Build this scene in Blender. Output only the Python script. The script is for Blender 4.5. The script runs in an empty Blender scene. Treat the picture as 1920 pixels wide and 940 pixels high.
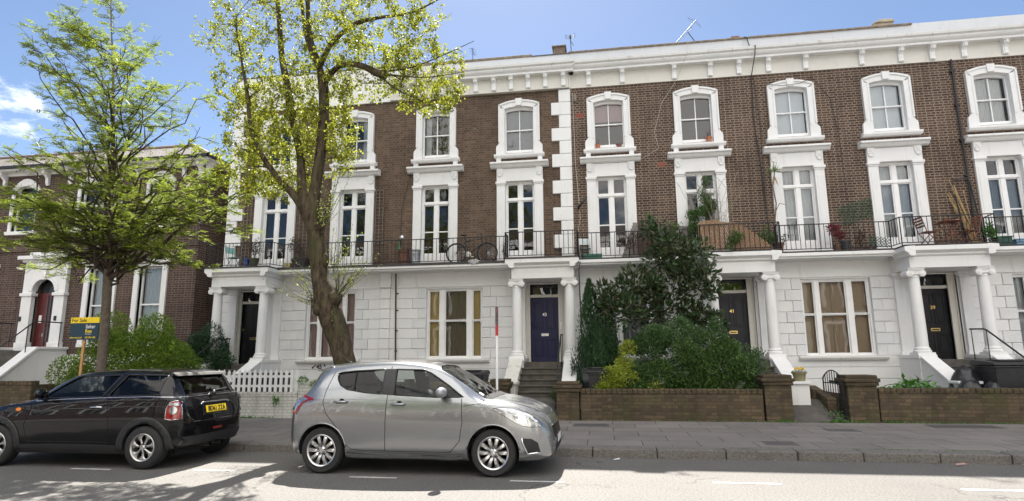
import bpy, bmesh, math, random
import numpy as np
from mathutils import Vector, Matrix
from mathutils.bvhtree import BVHTree

random.seed(7)
R = math.radians
scene = bpy.context.scene
COL = scene.collection

# ------------------------------------------------------------ camera
cam_d = bpy.data.cameras.new('camera')
cam_d.sensor_width = 36.0
cam_d.lens = 1116.46 / 1920 * 36.0
cam_d.clip_start = 0.1
cam_d.clip_end = 2000
cam = bpy.data.objects.new('camera', cam_d)
COL.objects.link(cam)
cam.matrix_world = (Matrix.Translation((10.2448, -17.1478, 1.5673)) @ Matrix.Rotation(0.1517, 4, 'Z')
                    @ Matrix.Rotation(math.pi / 2 + 0.1739, 4, 'X') @ Matrix.Rotation(-0.0083, 4, 'Z'))
scene.camera = cam

# ------------------------------------------------------------ light and exposure
SUN_DIR = Vector((0.15, -0.78, -1.0)).normalized()       # direction the light travels
sun_el = math.asin(-SUN_DIR.z)
to_sun = -SUN_DIR
sun_az = math.atan2(to_sun.x, to_sun.y)                  # clockwise from +Y
EXPOSURE = 1.72
scene.view_settings.view_transform = 'Standard'
scene.view_settings.look = 'None'
scene.view_settings.exposure = EXPOSURE
scene.view_settings.gamma = 1.0
scene.view_settings.use_curve_mapping = False

sd = bpy.data.lights.new('sun', 'SUN')
sd.energy = 5.0
sd.angle = R(0.55)
sd.color = (1.0, 0.95, 0.88)
sun = bpy.data.objects.new('sun', sd)
COL.objects.link(sun)
sun.rotation_euler = SUN_DIR.to_track_quat('-Z', 'Y').to_euler()
sun.location = (0, 20, 40)

world = bpy.data.worlds.new('World')
scene.world = world
world.use_nodes = True
wt = world.node_tree
wt.nodes.clear()
wo = wt.nodes.new('ShaderNodeOutputWorld')
bg = wt.nodes.new('ShaderNodeBackground')
sky = wt.nodes.new('ShaderNodeTexSky')
sky.sky_type = 'NISHITA'
sky.sun_disc = False
sky.sun_elevation = sun_el
sky.sun_rotation = sun_az
sky.altitude = 50
sky.air_density = 0.8
sky.dust_density = 0.3
sky.ozone_density = 1.6
bg.inputs['Strength'].default_value = 0.05
# clouds: low bank on the left; unseen cover added behind the camera as fill
tc = wt.nodes.new('ShaderNodeTexCoord')
mp = wt.nodes.new('ShaderNodeMapping')
mp.inputs['Scale'].default_value = (1.0, 1.0, 2.4)
mp.inputs['Location'].default_value = (3.1, 1.7, 0.4)
nz = wt.nodes.new('ShaderNodeTexNoise')
nz.inputs['Scale'].default_value = 2.6
nz.inputs['Detail'].default_value = 9
nz.inputs['Roughness'].default_value = 0.62
wt.links.new(tc.outputs['Generated'], mp.inputs['Vector'])
wt.links.new(mp.outputs['Vector'], nz.inputs['Vector'])

def wdot(vec):
    n = wt.nodes.new('ShaderNodeVectorMath'); n.operation = 'DOT_PRODUCT'
    wt.links.new(tc.outputs['Generated'], n.inputs[0])
    n.inputs[1].default_value = Vector(vec).normalized()
    return n.outputs['Value']

def wmath(op, a, b=None, clamp=False):
    n = wt.nodes.new('ShaderNodeMath'); n.operation = op; n.use_clamp = clamp
    for i, v in enumerate((a, b)):
        if v is None: continue
        if isinstance(v, (int, float)): n.inputs[i].default_value = v
        else: wt.links.new(v, n.inputs[i])
    return n.outputs[0]

def wrange(v, a, b, c, d):
    n = wt.nodes.new('ShaderNodeMapRange'); n.clamp = True; n.interpolation_type = 'SMOOTHSTEP'
    wt.links.new(v, n.inputs['Value'])
    for k, q in zip(('From Min', 'From Max', 'To Min', 'To Max'), (a, b, c, d)):
        n.inputs[k].default_value = q
    return n.outputs['Result']
m1 = wrange(wdot((-0.737, 0.615, 0.275)), 0.994, 0.9999, 0.0, 0.13)     # low bank on the left
m2 = wrange(wdot((0.1, -0.62, 0.78)), 0.62, 0.86, 0.0, 0.34)              # bright cover added behind the camera to light the facade
m3 = wrange(wdot((0.62, 0.62, 0.47)), 0.985, 0.998, 0.0, 0.12)         # corner wisp on the right
bias = wmath('ADD', wmath('ADD', m1, m2), m3)
cl = wrange(wmath('ADD', nz.outputs['Fac'], bias), 0.64, 0.76, 0.0, 1.0)
mixc = wt.nodes.new('ShaderNodeMix'); mixc.data_type = 'RGBA'
wt.links.new(cl, mixc.inputs['Factor'])
wt.links.new(sky.outputs['Color'], mixc.inputs['A'])
mixc.inputs['B'].default_value = (15.5, 15.0, 14.3, 1)
wt.links.new(mixc.outputs['Result'], bg.inputs['Color'])
wt.links.new(bg.outputs['Background'], wo.inputs['Surface'])

# ------------------------------------------------------------ material helpers
MATS = {}

def new_mat(name):
    m = bpy.data.materials.new(name); m.use_nodes = True
    return m, m.node_tree, m.node_tree.nodes, m.node_tree.links, m.node_tree.nodes['Principled BSDF']

def N(nt, typ, **kw):
    n = nt.nodes.new(typ)
    for k, v in kw.items():
        if hasattr(n, k) and not k[0].isupper(): setattr(n, k, v)
        else: n.inputs[k.replace('_', ' ')].default_value = v
    return n

def mixrgb(nt, fac, a, b, blend='MIX'):
    n = nt.nodes.new('ShaderNodeMix'); n.data_type = 'RGBA'; n.blend_type = blend
    for sock, v in (('Factor', fac), ('A', a), ('B', b)):
        if isinstance(v, bpy.types.NodeSocket): nt.links.new(v, n.inputs[sock])
        elif isinstance(v, (int, float)): n.inputs[sock].default_value = v
        else: n.inputs[sock].default_value = (*v, 1)
    return n.outputs['Result']

def noise(nt, vec, scale, detail=4, rough=0.55, sx=1, sy=1, sz=1):
    if (sx, sy, sz) != (1, 1, 1):
        mpn = nt.nodes.new('ShaderNodeMapping'); mpn.inputs['Scale'].default_value = (sx, sy, sz)
        nt.links.new(vec, mpn.inputs['Vector']); vec = mpn.outputs['Vector']
    n = nt.nodes.new('ShaderNodeTexNoise')
    n.inputs['Scale'].default_value = scale; n.inputs['Detail'].default_value = detail
    n.inputs['Roughness'].default_value = rough
    nt.links.new(vec, n.inputs['Vector'])
    return n.outputs['Fac']

def ramp(nt, fac, a, b, c=0.0, d=1.0):
    n = nt.nodes.new('ShaderNodeMapRange'); n.clamp = True
    nt.links.new(fac, n.inputs['Value'])
    for k, q in zip(('From Min', 'From Max', 'To Min', 'To Max'), (a, b, c, d)):
        n.inputs[k].default_value = q
    return n.outputs['Result']

def bump(nt, bsdf, h, strength, dist=0.01):
    b = nt.nodes.new('ShaderNodeBump'); b.inputs['Strength'].default_value = strength
    b.inputs['Distance'].default_value = dist
    nt.links.new(h, b.inputs['Height']); nt.links.new(b.outputs['Normal'], bsdf.inputs['Normal'])

def plain(name, col, rough=0.6, metal=0.0, var=0.12, scale=6.0, bmp=0.0, bscale=60.0, coat=0.0, spec=None, dirt=None):
    if name in MATS: return MATS[name]
    m, nt, nodes, links, b = new_mat(name)
    tcn = nodes.new('ShaderNodeTexCoord'); v = tcn.outputs['Object']
    f = noise(nt, v, scale)
    f = ramp(nt, f, 0.3, 0.7)
    lo = tuple(c * (1 - var) for c in col); hi = tuple(min(1, c * (1 + var)) for c in col)
    c = mixrgb(nt, f, lo, hi)
    if dirt:
        d = ramp(nt, noise(nt, v, dirt[1], 6, 0.65), 0.5, 0.75, 0, dirt[2])
        c = mixrgb(nt, d, c, dirt[0])
    links.new(c, b.inputs['Base Color'])
    b.inputs['Roughness'].default_value = rough; b.inputs['Metallic'].default_value = metal
    if coat: b.inputs['Coat Weight'].default_value = coat; b.inputs['Coat Roughness'].default_value = 0.03
    if spec is not None: b.inputs['Specular IOR Level'].default_value = spec
    if bmp: bump(nt, b, noise(nt, v, bscale, 5), bmp)
    MATS[name] = m
    return m

def brick_mat(name, c1, c2, mortar, msize=0.012, stain=(0.3, 0.24, 0.18), stain_amt=0.5, moss=0.0, bw=0.225, rh=0.073, pale=0.0):
    m, nt, nodes, links, b = new_mat(name)
    tcn = nodes.new('ShaderNodeTexCoord')
    sep = nodes.new('ShaderNodeSeparateXYZ'); links.new(tcn.outputs['Object'], sep.inputs[0])
    add = nodes.new('ShaderNodeMath'); add.operation = 'ADD'
    links.new(sep.outputs['X'], add.inputs[0]); links.new(sep.outputs['Y'], add.inputs[1])
    cmb = nodes.new('ShaderNodeCombineXYZ'); links.new(add.outputs[0], cmb.inputs[0]); links.new(sep.outputs['Z'], cmb.inputs[1])
    # slight waviness of the courses
    nv = nodes.new('ShaderNodeTexNoise'); nv.inputs['Scale'].default_value = 1.3
    links.new(cmb.outputs[0], nv.inputs['Vector'])
    wob = nodes.new('ShaderNodeVectorMath'); wob.operation = 'MULTIPLY_ADD'
    links.new(nv.outputs['Color'], wob.inputs[0]); wob.inputs[1].default_value = (0.02, 0.012, 0); links.new(cmb.outputs[0], wob.inputs[2])
    br = nodes.new('ShaderNodeTexBrick')
    links.new(wob.outputs[0], br.inputs['Vector'])
    br.inputs['Scale'].default_value = 1.0
    br.inputs['Brick Width'].default_value = bw; br.inputs['Row Height'].default_value = rh
    br.inputs['Mortar Size'].default_value = msize; br.inputs['Mortar Smooth'].default_value = 0.3
    br.inputs['Color1'].default_value = (*c1, 1); br.inputs['Color2'].default_value = (*c2, 1)
    br.squash = 0.52; br.squash_frequency = 2
    br.inputs['Mortar'].default_value = (*mortar, 1); br.inputs['Bias'].default_value = -0.1
    v = tcn.outputs['Object']
    big = ramp(nt, noise(nt, v, 0.7, 5, 0.6), 0.3, 0.7, 0.72, 1.22)
    mul = nodes.new('ShaderNodeVectorMath'); mul.operation = 'SCALE'
    links.new(br.outputs['Color'], mul.inputs[0]); links.new(big, mul.inputs['Scale'])
    f = ramp(nt, noise(nt, v, 3.4, 6, 0.7, 1, 1, 1.6), 0.62, 0.72, 0, stain_amt)
    c = mixrgb(nt, f, mul.outputs[0], stain)
    soot = ramp(nt, noise(nt, v, 1.3, 7, 0.7, 2.2, 2.2, 0.4), 0.52, 0.74, 0, 0.6)
    c = mixrgb(nt, soot, c, tuple(x * 0.45 for x in c1))
    if pale:
        f3 = ramp(nt, noise(nt, v, 7.0, 3, 0.6, 0.5, 0.5, 2.2), 0.69, 0.72, 0, pale)
        c = mixrgb(nt, f3, c, (0.42, 0.36, 0.27))
    if moss:
        f2 = ramp(nt, noise(nt, v, 2.6, 6, 0.7), 0.45, 0.7, 0, moss)
        c = mixrgb(nt, f2, c, (0.05, 0.065, 0.02))
    links.new(c, b.inputs['Base Color'])
    b.inputs['Roughness'].default_value = 0.88; b.inputs['Specular IOR Level'].default_value = 0.25
    mix = nodes.new('ShaderNodeMath'); mix.operation = 'MULTIPLY_ADD'
    links.new(noise(nt, v, 70, 4), mix.inputs[0]); mix.inputs[1].default_value = 0.5
    inv = nodes.new('ShaderNodeMath'); inv.operation = 'SUBTRACT'; inv.inputs[0].default_value = 1.0
    links.new(br.outputs['Fac'], inv.inputs[1]); links.new(inv.outputs[0], mix.inputs[2])
    bump(nt, b, mix.outputs[0], 0.8, 0.008)
    MATS[name] = m
    return m

def stucco_mat(name, col=(0.78, 0.78, 0.775), grime=0.25, gcol=(0.32, 0.28, 0.22), bmp=0.08, bscale=25, lowdirt=False):
    m, nt, nodes, links, b = new_mat(name)
    tcn = nodes.new('ShaderNodeTexCoord'); v = tcn.outputs['Object']
    c = mixrgb(nt, ramp(nt, noise(nt, v, 1.6, 5), 0.3, 0.7), tuple(x * 0.93 for x in col), col)
    streak = ramp(nt, noise(nt, v, 2.2, 7, 0.7, 3.0, 3.0, 0.45), 0.56, 0.82, 0, grime)
    c = mixrgb(nt, streak, c, gcol)
    blot = ramp(nt, noise(nt, v, 9.0, 6, 0.7), 0.64, 0.74, 0, grime * 0.8)
    c = mixrgb(nt, blot, c, gcol)
    links.new(c, b.inputs['Base Color'])
    b.inputs['Roughness'].default_value = 0.62; b.inputs['Specular IOR Level'].default_value = 0.35
    bump(nt, b, noise(nt, v, bscale, 5, 0.6), bmp, 0.02)
    MATS[name] = m
    return m

def leaf_mat(name, cols, trans=0.45, rough=0.45, tcol=None):
    m, nt, nodes, links, b = new_mat(name)
    geo = nodes.new('ShaderNodeNewGeometry')
    cr = nodes.new('ShaderNodeValToRGB')
    el = cr.color_ramp.elements
    el[0].position = 0.0; el[0].color = (*cols[0], 1)
    el[1].position = 1.0; el[1].color = (*cols[-1], 1)
    for i, c in enumerate(cols[1:-1]):
        e = el.new((i + 1) / (len(cols) - 1)); e.color = (*c, 1)
    links.new(geo.outputs['Random Per Island'], cr.inputs['Fac'])
    links.new(cr.outputs['Color'], b.inputs['Base Color'])
    b.inputs['Roughness'].default_value = rough
    out = nodes['Material Output']
    tr = nodes.new('ShaderNodeBsdfTranslucent')
    if tcol:
        links.new(mixrgb(nt, 1.0, cr.outputs['Color'], tcol, 'MULTIPLY'), tr.inputs['Color'])
    else:
        links.new(cr.outputs['Color'], tr.inputs['Color'])
    mx = nodes.new('ShaderNodeMixShader'); mx.inputs[0].default_value = trans
    links.new(b.outputs[0], mx.inputs[1]); links.new(tr.outputs[0], mx.inputs[2])
    links.new(mx.outputs[0], out.inputs['Surface'])
    MATS[name] = m
    return m

def glass_mat(name, tint=(0.85, 0.9, 0.92), ior=1.6, rough=0.01, wave=0.02, boost=0.06):
    m, nt, nodes, links, b = new_mat(name)
    nodes.remove(b)
    out = nodes['Material Output']
    tp = nodes.new('ShaderNodeBsdfTransparent'); tp.inputs[0].default_value = (*tint, 1)
    gl = nodes.new('ShaderNodeBsdfGlossy'); gl.inputs['Roughness'].default_value = rough
    gl.inputs['Color'].default_value = (1, 1, 1, 1)
    fr = nodes.new('ShaderNodeFresnel'); fr.inputs['IOR'].default_value = ior
    ad = nodes.new('ShaderNodeMath'); ad.operation = 'ADD'; ad.inputs[1].default_value = boost; ad.use_clamp = True
    links.new(fr.outputs[0], ad.inputs[0])
    mx = nodes.new('ShaderNodeMixShader')
    links.new(ad.outputs[0], mx.inputs[0]); links.new(tp.outputs[0], mx.inputs[1]); links.new(gl.outputs[0], mx.inputs[2])
    if wave:
        tcn = nodes.new('ShaderNodeTexCoord')
        bp = nodes.new('ShaderNodeBump'); bp.inputs['Strength'].default_value = wave; bp.inputs['Distance'].default_value = 0.5
        links.new(noise(nt, tcn.outputs['Object'], 1.7, 1), bp.inputs['Height'])
        links.new(bp.outputs[0], gl.inputs['Normal'])
    links.new(mx.outputs[0], out.inputs['Surface'])
    MATS[name] = m
    return m

def curtain_mat(name, col, trans=0.3):
    m, nt, nodes, links, b = new_mat(name)
    tcn = nodes.new('ShaderNodeTexCoord')
    c = mixrgb(nt, noise(nt, tcn.outputs['Object'], 9, 4, 0.6, 6, 1, 0.4), tuple(x * 0.75 for x in col), col)
    links.new(c, b.inputs['Base Color']); b.inputs['Roughness'].default_value = 0.9
    MATS[name] = m
    return m

# ------------------------------------------------------------ mesh builder
def wloc(o):
    v = Vector((0, 0, 0))
    while o is not None:
        v += o.location; o = o.parent
    return v

class MB:
    def __init__(s): s.v = []; s.f = []
    def add(s, vs, fs):
        o = len(s.v); s.v.extend([tuple(p) for p in vs]); s.f.extend([tuple(i + o for i in f) for f in fs]); return s
    def box(s, x0, x1, y0, y1, z0, z1):
        x0, x1 = sorted((x0, x1)); y0, y1 = sorted((y0, y1)); z0, z1 = sorted((z0, z1))
        return s.add([(x0, y0, z0), (x1, y0, z0), (x1, y1, z0), (x0, y1, z0), (x0, y0, z1), (x1, y0, z1), (x1, y1, z1), (x0, y1, z1)],
                     [(0, 3, 2, 1), (4, 5, 6, 7), (0, 1, 5, 4), (1, 2, 6, 5), (2, 3, 7, 6), (3, 0, 4, 7)])
    def obox(s, c, ax, ay, az):
        c = Vector(c); ax = Vector(ax); ay = Vector(ay); az = Vector(az)
        vs = [c + i * ax + j * ay + k * az for k in (-1, 1) for i, j in ((-1, -1), (1, -1), (1, 1), (-1, 1))]
        return s.add(vs, [(0, 3, 2, 1), (4, 5, 6, 7), (0, 1, 5, 4), (1, 2, 6, 5), (2, 3, 7, 6), (3, 0, 4, 7)])
    def ext(s, pts, axis, a, b):
        n = len(pts); vs = []
        for t in (a, b):
            for p, q in pts:
                vs.append({'x': (t, p, q), 'y': (p, t, q), 'z': (p, q, t)}[axis])
        fs = [tuple(range(n)), tuple(range(2 * n - 1, n - 1, -1))]
        fs += [(i, (i + 1) % n, (i + 1) % n + n, i + n) for i in range(n)]
        return s.add(vs, fs)
    def tube(s, pts, r, n=6, cap=True):
        pts = [Vector(p) for p in pts]
        rs = r if isinstance(r, (list, tuple)) else [r] * len(pts)
        o = len(s.v); ring = []
        up = Vector((0, 0, 1)); prev = None
        for i, p in enumerate(pts):
            t = (pts[min(i + 1, len(pts) - 1)] - pts[max(i - 1, 0)])
            if t.length < 1e-9: t = Vector((0, 0, 1))
            t.normalize()
            if prev is None:
                a = t.cross(Vector((0, 1, 0)) if abs(t.y) < 0.9 else Vector((1, 0, 0))).normalized()
            else:
                a = (prev - t * prev.dot(t))
                a = a.normalized() if a.length > 1e-6 else t.orthogonal().normalized()
            prev = a; b = t.cross(a)
            for k in range(n):
                th = 2 * math.pi * k / n
                s.v.append(tuple(p + rs[i] * (math.cos(th) * a + math.sin(th) * b)))
        for i in range(len(pts) - 1):
            for k in range(n):
                s.f.append((o + i * n + k, o + i * n + (k + 1) % n, o + (i + 1) * n + (k + 1) % n, o + (i + 1) * n + k))
        if cap:
            s.f.append(tuple(o + k for k in range(n - 1, -1, -1))); s.f.append(tuple(o + (len(pts) - 1) * n + k for k in range(n)))
        return s
    def lathe(s, c, prof, n=20, axis='z', cap=True):
        o = len(s.v)
        for r, h in prof:
            for k in range(n):
                th = 2 * math.pi * k / n; x, y = r * math.cos(th), r * math.sin(th)
                if axis == 'z': s.v.append((c[0] + x, c[1] + y, c[2] + h))
                elif axis == 'y': s.v.append((c[0] + x, c[1] + h, c[2] + y))
                else: s.v.append((c[0] + h, c[1] + x, c[2] + y))
        for i in range(len(prof) - 1):
            for k in range(n):
                s.f.append((o + i * n + k, o + i * n + (k + 1) % n, o + (i + 1) * n + (k + 1) % n, o + (i + 1) * n + k))
        if cap and prof[0][0] > 1e-5: s.f.append(tuple(o + k for k in range(n - 1, -1, -1)))
        if cap and prof[-1][0] > 1e-5: s.f.append(tuple(o + (len(prof) - 1) * n + k for k in range(n)))
        return s
    def blob(s, c, r, nu=10, nv=6, jit=0.0, seed=0):
        rnd = random.Random(seed); o = len(s.v)
        for j in range(nv + 1):
            ph = math.pi * j / nv
            for i in range(nu):
                th = 2 * math.pi * i / nu; k = 1 + jit * (rnd.random() - 0.5)
                s.v.append((c[0] + r[0] * k * math.sin(ph) * math.cos(th), c[1] + r[1] * k * math.sin(ph) * math.sin(th), c[2] + r[2] * k * math.cos(ph)))
        for j in range(nv):
            for i in range(nu):
                s.f.append((o + j * nu + i, o + (j + 1) * nu + i, o + (j + 1) * nu + (i + 1) % nu, o + j * nu + (i + 1) % nu))
        return s
    def wave(s, x0, x1, z0, z1, y, amp=0.025, per=0.11, n=None, seed=1):
        rnd = random.Random(seed); n = n or max(8, int((x1 - x0) / per * 8)); o = len(s.v)
        ph = rnd.random() * 6
        for i in range(n + 1):
            t = i / n; x = x0 + (x1 - x0) * t
            yy = y + amp * math.sin(2 * math.pi * (x - x0) / per + ph + 1.3 * math.sin(7 * t + ph)) * (0.6 + 0.4 * math.sin(5 * t + ph * 2))
            s.v += [(x, yy, z0), (x, yy, z1)]
        for i in range(n): s.f.append((o + 2 * i, o + 2 * i + 2, o + 2 * i + 3, o + 2 * i + 1))
        return s
    def build(s, name, mat, parent=None, local=False, bevel=0.0, smooth=False, recalc=True, seg=1, angle=40, flat_off=None):
        me = bpy.data.meshes.new(name)
        vs = s.v
        if parent is not None and not local:
            w = wloc(parent); vs = [(a - w.x, b - w.y, c - w.z) for a, b, c in s.v]
        me.from_pydata(vs, [], s.f)
        if recalc:
            bm = bmesh.new(); bm.from_mesh(me); bmesh.ops.recalc_face_normals(bm, faces=bm.faces); bm.to_mesh(me); bm.free()
        o = bpy.data.objects.new(name, me); COL.objects.link(o)
        for mm in (mat if isinstance(mat, (list, tuple)) else [mat]): me.materials.append(mm)
        if parent is not None: o.parent = parent
        if smooth:
            me.polygons.foreach_set('use_smooth', [True] * len(me.polygons))
            if smooth == 'auto':
                me.set_sharp_from_angle(angle=R(angle))
        if bevel:
            md = o.modifiers.new('bevel', 'BEVEL'); md.width = bevel; md.segments = seg; md.limit_method = 'ANGLE'; md.angle_limit = R(40)
        return o

def thing(name, label, cat, loc=(0, 0, 0), rz=0.0, group=None):
    o = bpy.data.objects.new(name, None); COL.objects.link(o)
    o.location = loc; o.rotation_euler = (0, 0, rz); o.empty_display_size = 0.2
    o['label'] = label; o['category'] = cat
    if group: o['group'] = group
    return o

def tag(o, label, cat, group=None, kind=None):
    o['label'] = label; o['category'] = cat
    if group: o['group'] = group
    if kind: o['kind'] = kind
    return o

def struct(o, label=None, cat=None):
    o['kind'] = 'structure'
    if label: o['label'] = label
    if cat: o['category'] = cat
    return o

def rebase(o, loc):
    """move a top level mesh's origin to loc without moving its geometry"""
    loc = Vector(loc)
    o.data.transform(Matrix.Translation(-loc)); o.location = loc
    return o

def copy_tree(o, loc=None, rz=None, parent=None, **props):
    c = o.copy(); COL.objects.link(c); c.parent = parent
    for ch in list(o.children): copy_tree(ch, parent=c)
    if loc is not None: c.location = loc
    if rz is not None: c.rotation_euler = (0, 0, rz)
    for k, v in props.items(): c[k] = v
    return c

def text_mesh(name, body, size, mat, parent=None, loc=(0, 0, 0), rot=(90, 0, 0), align='CENTER', ext=0.002, sx=1.0, bold=0.0):
    cu = bpy.data.curves.new(name, 'FONT'); cu.body = body; cu.size = size
    cu.align_x = align; cu.extrude = ext; cu.offset = bold
    o = bpy.data.objects.new(name, cu); COL.objects.link(o)
    bpy.context.view_layer.update()
    dg = bpy.context.evaluated_depsgraph_get()
    me = bpy.data.meshes.new_from_object(o.evaluated_get(dg))
    bpy.data.objects.remove(o); bpy.data.curves.remove(cu)
    me.name = name; me.materials.clear(); me.materials.append(mat)
    me.transform(Matrix.Rotation(R(rot[2]), 4, 'Z') @ Matrix.Rotation(R(rot[0]), 4, 'X') @ Matrix.Diagonal((sx, 1, 1, 1)))
    o = bpy.data.objects.new(name, me); COL.objects.link(o)
    if parent is not None:
        o.parent = parent; o.location = Vector(loc) - (wloc(parent) if not parent.get('_local') else Vector())
    else: o.location = loc
    return o

# ------------------------------------------------------------ shared materials
WHITE = stucco_mat('white_stucco', (0.79, 0.79, 0.785), 0.36)
WHITE_WEATHER = stucco_mat('white_stucco_weathered', (0.74, 0.735, 0.72), 0.85, (0.26, 0.22, 0.16))
WHITE_ROUGH = stucco_mat('white_vermiculated', (0.76, 0.765, 0.77), 0.25, bmp=1.0, bscale=38)
WHITE_GREEN = stucco_mat('white_mossy', (0.66, 0.65, 0.6), 0.95, (0.16, 0.15, 0.09), bmp=0.3)
CREAM = stucco_mat('cream_stucco', (0.68, 0.655, 0.60), 0.3)
PAINT = plain('white_paint', (0.82, 0.82, 0.82), 0.4, var=0.04)
BRICK_A = brick_mat('brown_brick', (0.088, 0.058, 0.043), (0.155, 0.103, 0.073), (0.155, 0.12, 0.088), 0.011, (0.17, 0.075, 0.05), 0.4, pale=0.6)
BRICK_B = brick_mat('dark_brick_pale_mortar', (0.055, 0.036, 0.030), (0.112, 0.073, 0.054), (0.25, 0.195, 0.15), 0.013, (0.16, 0.12, 0.09), 0.35)
BRICK_L = brick_mat('purple_brown_brick', (0.058, 0.036, 0.032), (0.10, 0.062, 0.05), (0.17, 0.135, 0.115), 0.011)
BRICK_W = brick_mat('mossy_garden_brick', (0.080, 0.057, 0.040), (0.150, 0.108, 0.066), (0.080, 0.068, 0.048), 0.010, (0.028, 0.023, 0.017), 0.75, moss=0.5)
BRICK_P = brick_mat('painted_white_brick', (0.66, 0.65, 0.60), (0.72, 0.71, 0.67), (0.50, 0.49, 0.44), 0.010, (0.25, 0.22, 0.16), 0.8, moss=0.0)
COPING = plain('stone_coping', (0.20, 0.16, 0.12), 0.9, var=0.35, scale=7, bmp=0.3)
SLATE = brick_mat('slate_roof', (0.13, 0.115, 0.11), (0.18, 0.16, 0.15), (0.06, 0.05, 0.045), 0.010, bw=0.25, rh=0.19)
IRON = plain('black_iron', (0.018, 0.018, 0.02), 0.5, 0.0, var=0.3)
PIPE = plain('black_pipe', (0.02, 0.02, 0.022), 0.5)
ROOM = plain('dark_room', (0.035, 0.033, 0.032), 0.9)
GLASS = glass_mat('window_glass', wave=.006, boost=.02)
GLASS_G = glass_mat('ground_window_glass', ior=1.42, wave=.004, boost=0.0)
BRASS = plain('brass', (0.75, 0.55, 0.22), 0.3, 1.0, var=0.05)
STEEL = plain('steel', (0.55, 0.55, 0.56), 0.3, 1.0, var=0.05)
STEP = plain('worn_stone', (0.085, 0.076, 0.066), 0.85, var=0.35, scale=5, bmp=0.25, dirt=((0.05, 0.055, 0.03), 3.0, 0.6))
TERRA = plain('terracotta', (0.42, 0.16, 0.09), 0.8, var=0.15)
BLACKPL = plain('black_plastic', (0.022, 0.022, 0.024), 0.45, var=0.25, bmp=0.05)
WOODB = plain('brown_wood', (0.15, 0.06, 0.035), 0.55, var=0.3, scale=14)
EARTH = plain('garden_soil', (0.055, 0.042, 0.028), 0.95, var=0.4, scale=9, bmp=0.5, bscale=22)
def bark_mat(name, c0, c1, moss, sc=9):
    m, nt, nodes, links, b = new_mat(name)
    v = nodes.new('ShaderNodeTexCoord').outputs['Object']
    f = noise(nt, v, sc, 8, 0.7, 1, 1, .28)
    c = mixrgb(nt, ramp(nt, f, .38, .62), c0, c1)
    c = mixrgb(nt, ramp(nt, noise(nt, v, 1.8, 5, .6), .48, .66, 0, .75), c, moss)
    c = mixrgb(nt, ramp(nt, noise(nt, v, 5, 5, .6), .62, .7, 0, .7), c, tuple(x * .45 for x in c0))
    links.new(c, b.inputs['Base Color']); b.inputs['Roughness'].default_value = .92; b.inputs['Specular IOR Level'].default_value = .15
    bump(nt, b, f, 1.0, .035); MATS[name] = m; return m
BARK = bark_mat('bark', (0.030, 0.023, 0.016), (0.115, 0.090, 0.060), (0.050, 0.052, 0.022), 13)
BARK2 = plain('grey_bark', (0.13, 0.105, 0.08), 0.9, var=0.3, scale=14, bmp=0.7, bscale=34)
TWIG = plain('twig_brown', (0.05, 0.036, 0.026), 0.9)
# ============================================================ GROUND
def sheet(name, x0, x1, y0, y1, z, mat):
    m = MB(); m.add([(x0, y0, z), (x1, y0, z), (x1, y1, z), (x0, y1, z)], [(0, 1, 2, 3)])
    return m.build(name, mat, recalc=False)

def asphalt():
    m, nt, nodes, links, b = new_mat('asphalt')
    v = nodes.new('ShaderNodeTexCoord').outputs['Object']
    big = ramp(nt, noise(nt, v, 0.55, 5, 0.6), 0.3, 0.7)
    c = mixrgb(nt, big, (0.145, 0.138, 0.128), (0.19, 0.182, 0.168))
    fine = ramp(nt, noise(nt, v, 34, 6, 0.85), 0.38, 0.56)
    c = mixrgb(nt, fine, tuple(x for x in (0.07, 0.066, 0.06)), c)
    vo = nodes.new('ShaderNodeTexVoronoi'); vo.inputs['Scale'].default_value = 34; links.new(v, vo.inputs['Vector'])
    st = ramp(nt, vo.outputs['Distance'], 0.10, 0.16, 1, 0)
    sel = ramp(nt, noise(nt, v, 17, 2), 0.48, 0.55, 0, 0.9)
    mm = nodes.new('ShaderNodeMath'); mm.operation = 'MULTIPLY'; links.new(st, mm.inputs[0]); links.new(sel, mm.inputs[1])
    c = mixrgb(nt, mm.outputs[0], c, (0.3, 0.28, 0.25))
    crack = nodes.new('ShaderNodeTexVoronoi'); crack.feature = 'DISTANCE_TO_EDGE'; crack.inputs['Scale'].default_value = 0.42
    wv = nodes.new('ShaderNodeTexNoise'); wv.inputs['Scale'].default_value = 2.2; wv.inputs['Detail'].default_value = 6; links.new(v, wv.inputs['Vector'])
    ad = nodes.new('ShaderNodeVectorMath'); ad.operation = 'MULTIPLY_ADD'; links.new(wv.outputs['Color'], ad.inputs[0]); ad.inputs[1].default_value = (0.9, 0.9, 0.9); links.new(v, ad.inputs[2])
    links.new(ad.outputs[0], crack.inputs['Vector'])
    ck = ramp(nt, crack.outputs['Distance'], 0.003, 0.009, 0.7, 0)
    gate = ramp(nt, noise(nt, v, 0.35, 2), 0.5, 0.58)
    m2 = nodes.new('ShaderNodeMath'); m2.operation = 'MULTIPLY'; links.new(ck, m2.inputs[0]); links.new(gate, m2.inputs[1])
    c = mixrgb(nt, m2.outputs[0], c, (0.04, 0.038, 0.035))
    oil = ramp(nt, noise(nt, v, 1.6, 5, 0.6), 0.66, 0.8, 0, 0.35)
    c = mixrgb(nt, oil, c, (0.05, 0.048, 0.045))
    links.new(c, b.inputs['Base Color']); b.inputs['Roughness'].default_value = 0.85
    bump(nt, b, noise(nt, v, 120, 3, 0.7), 0.7, 0.008)
    return m

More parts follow.
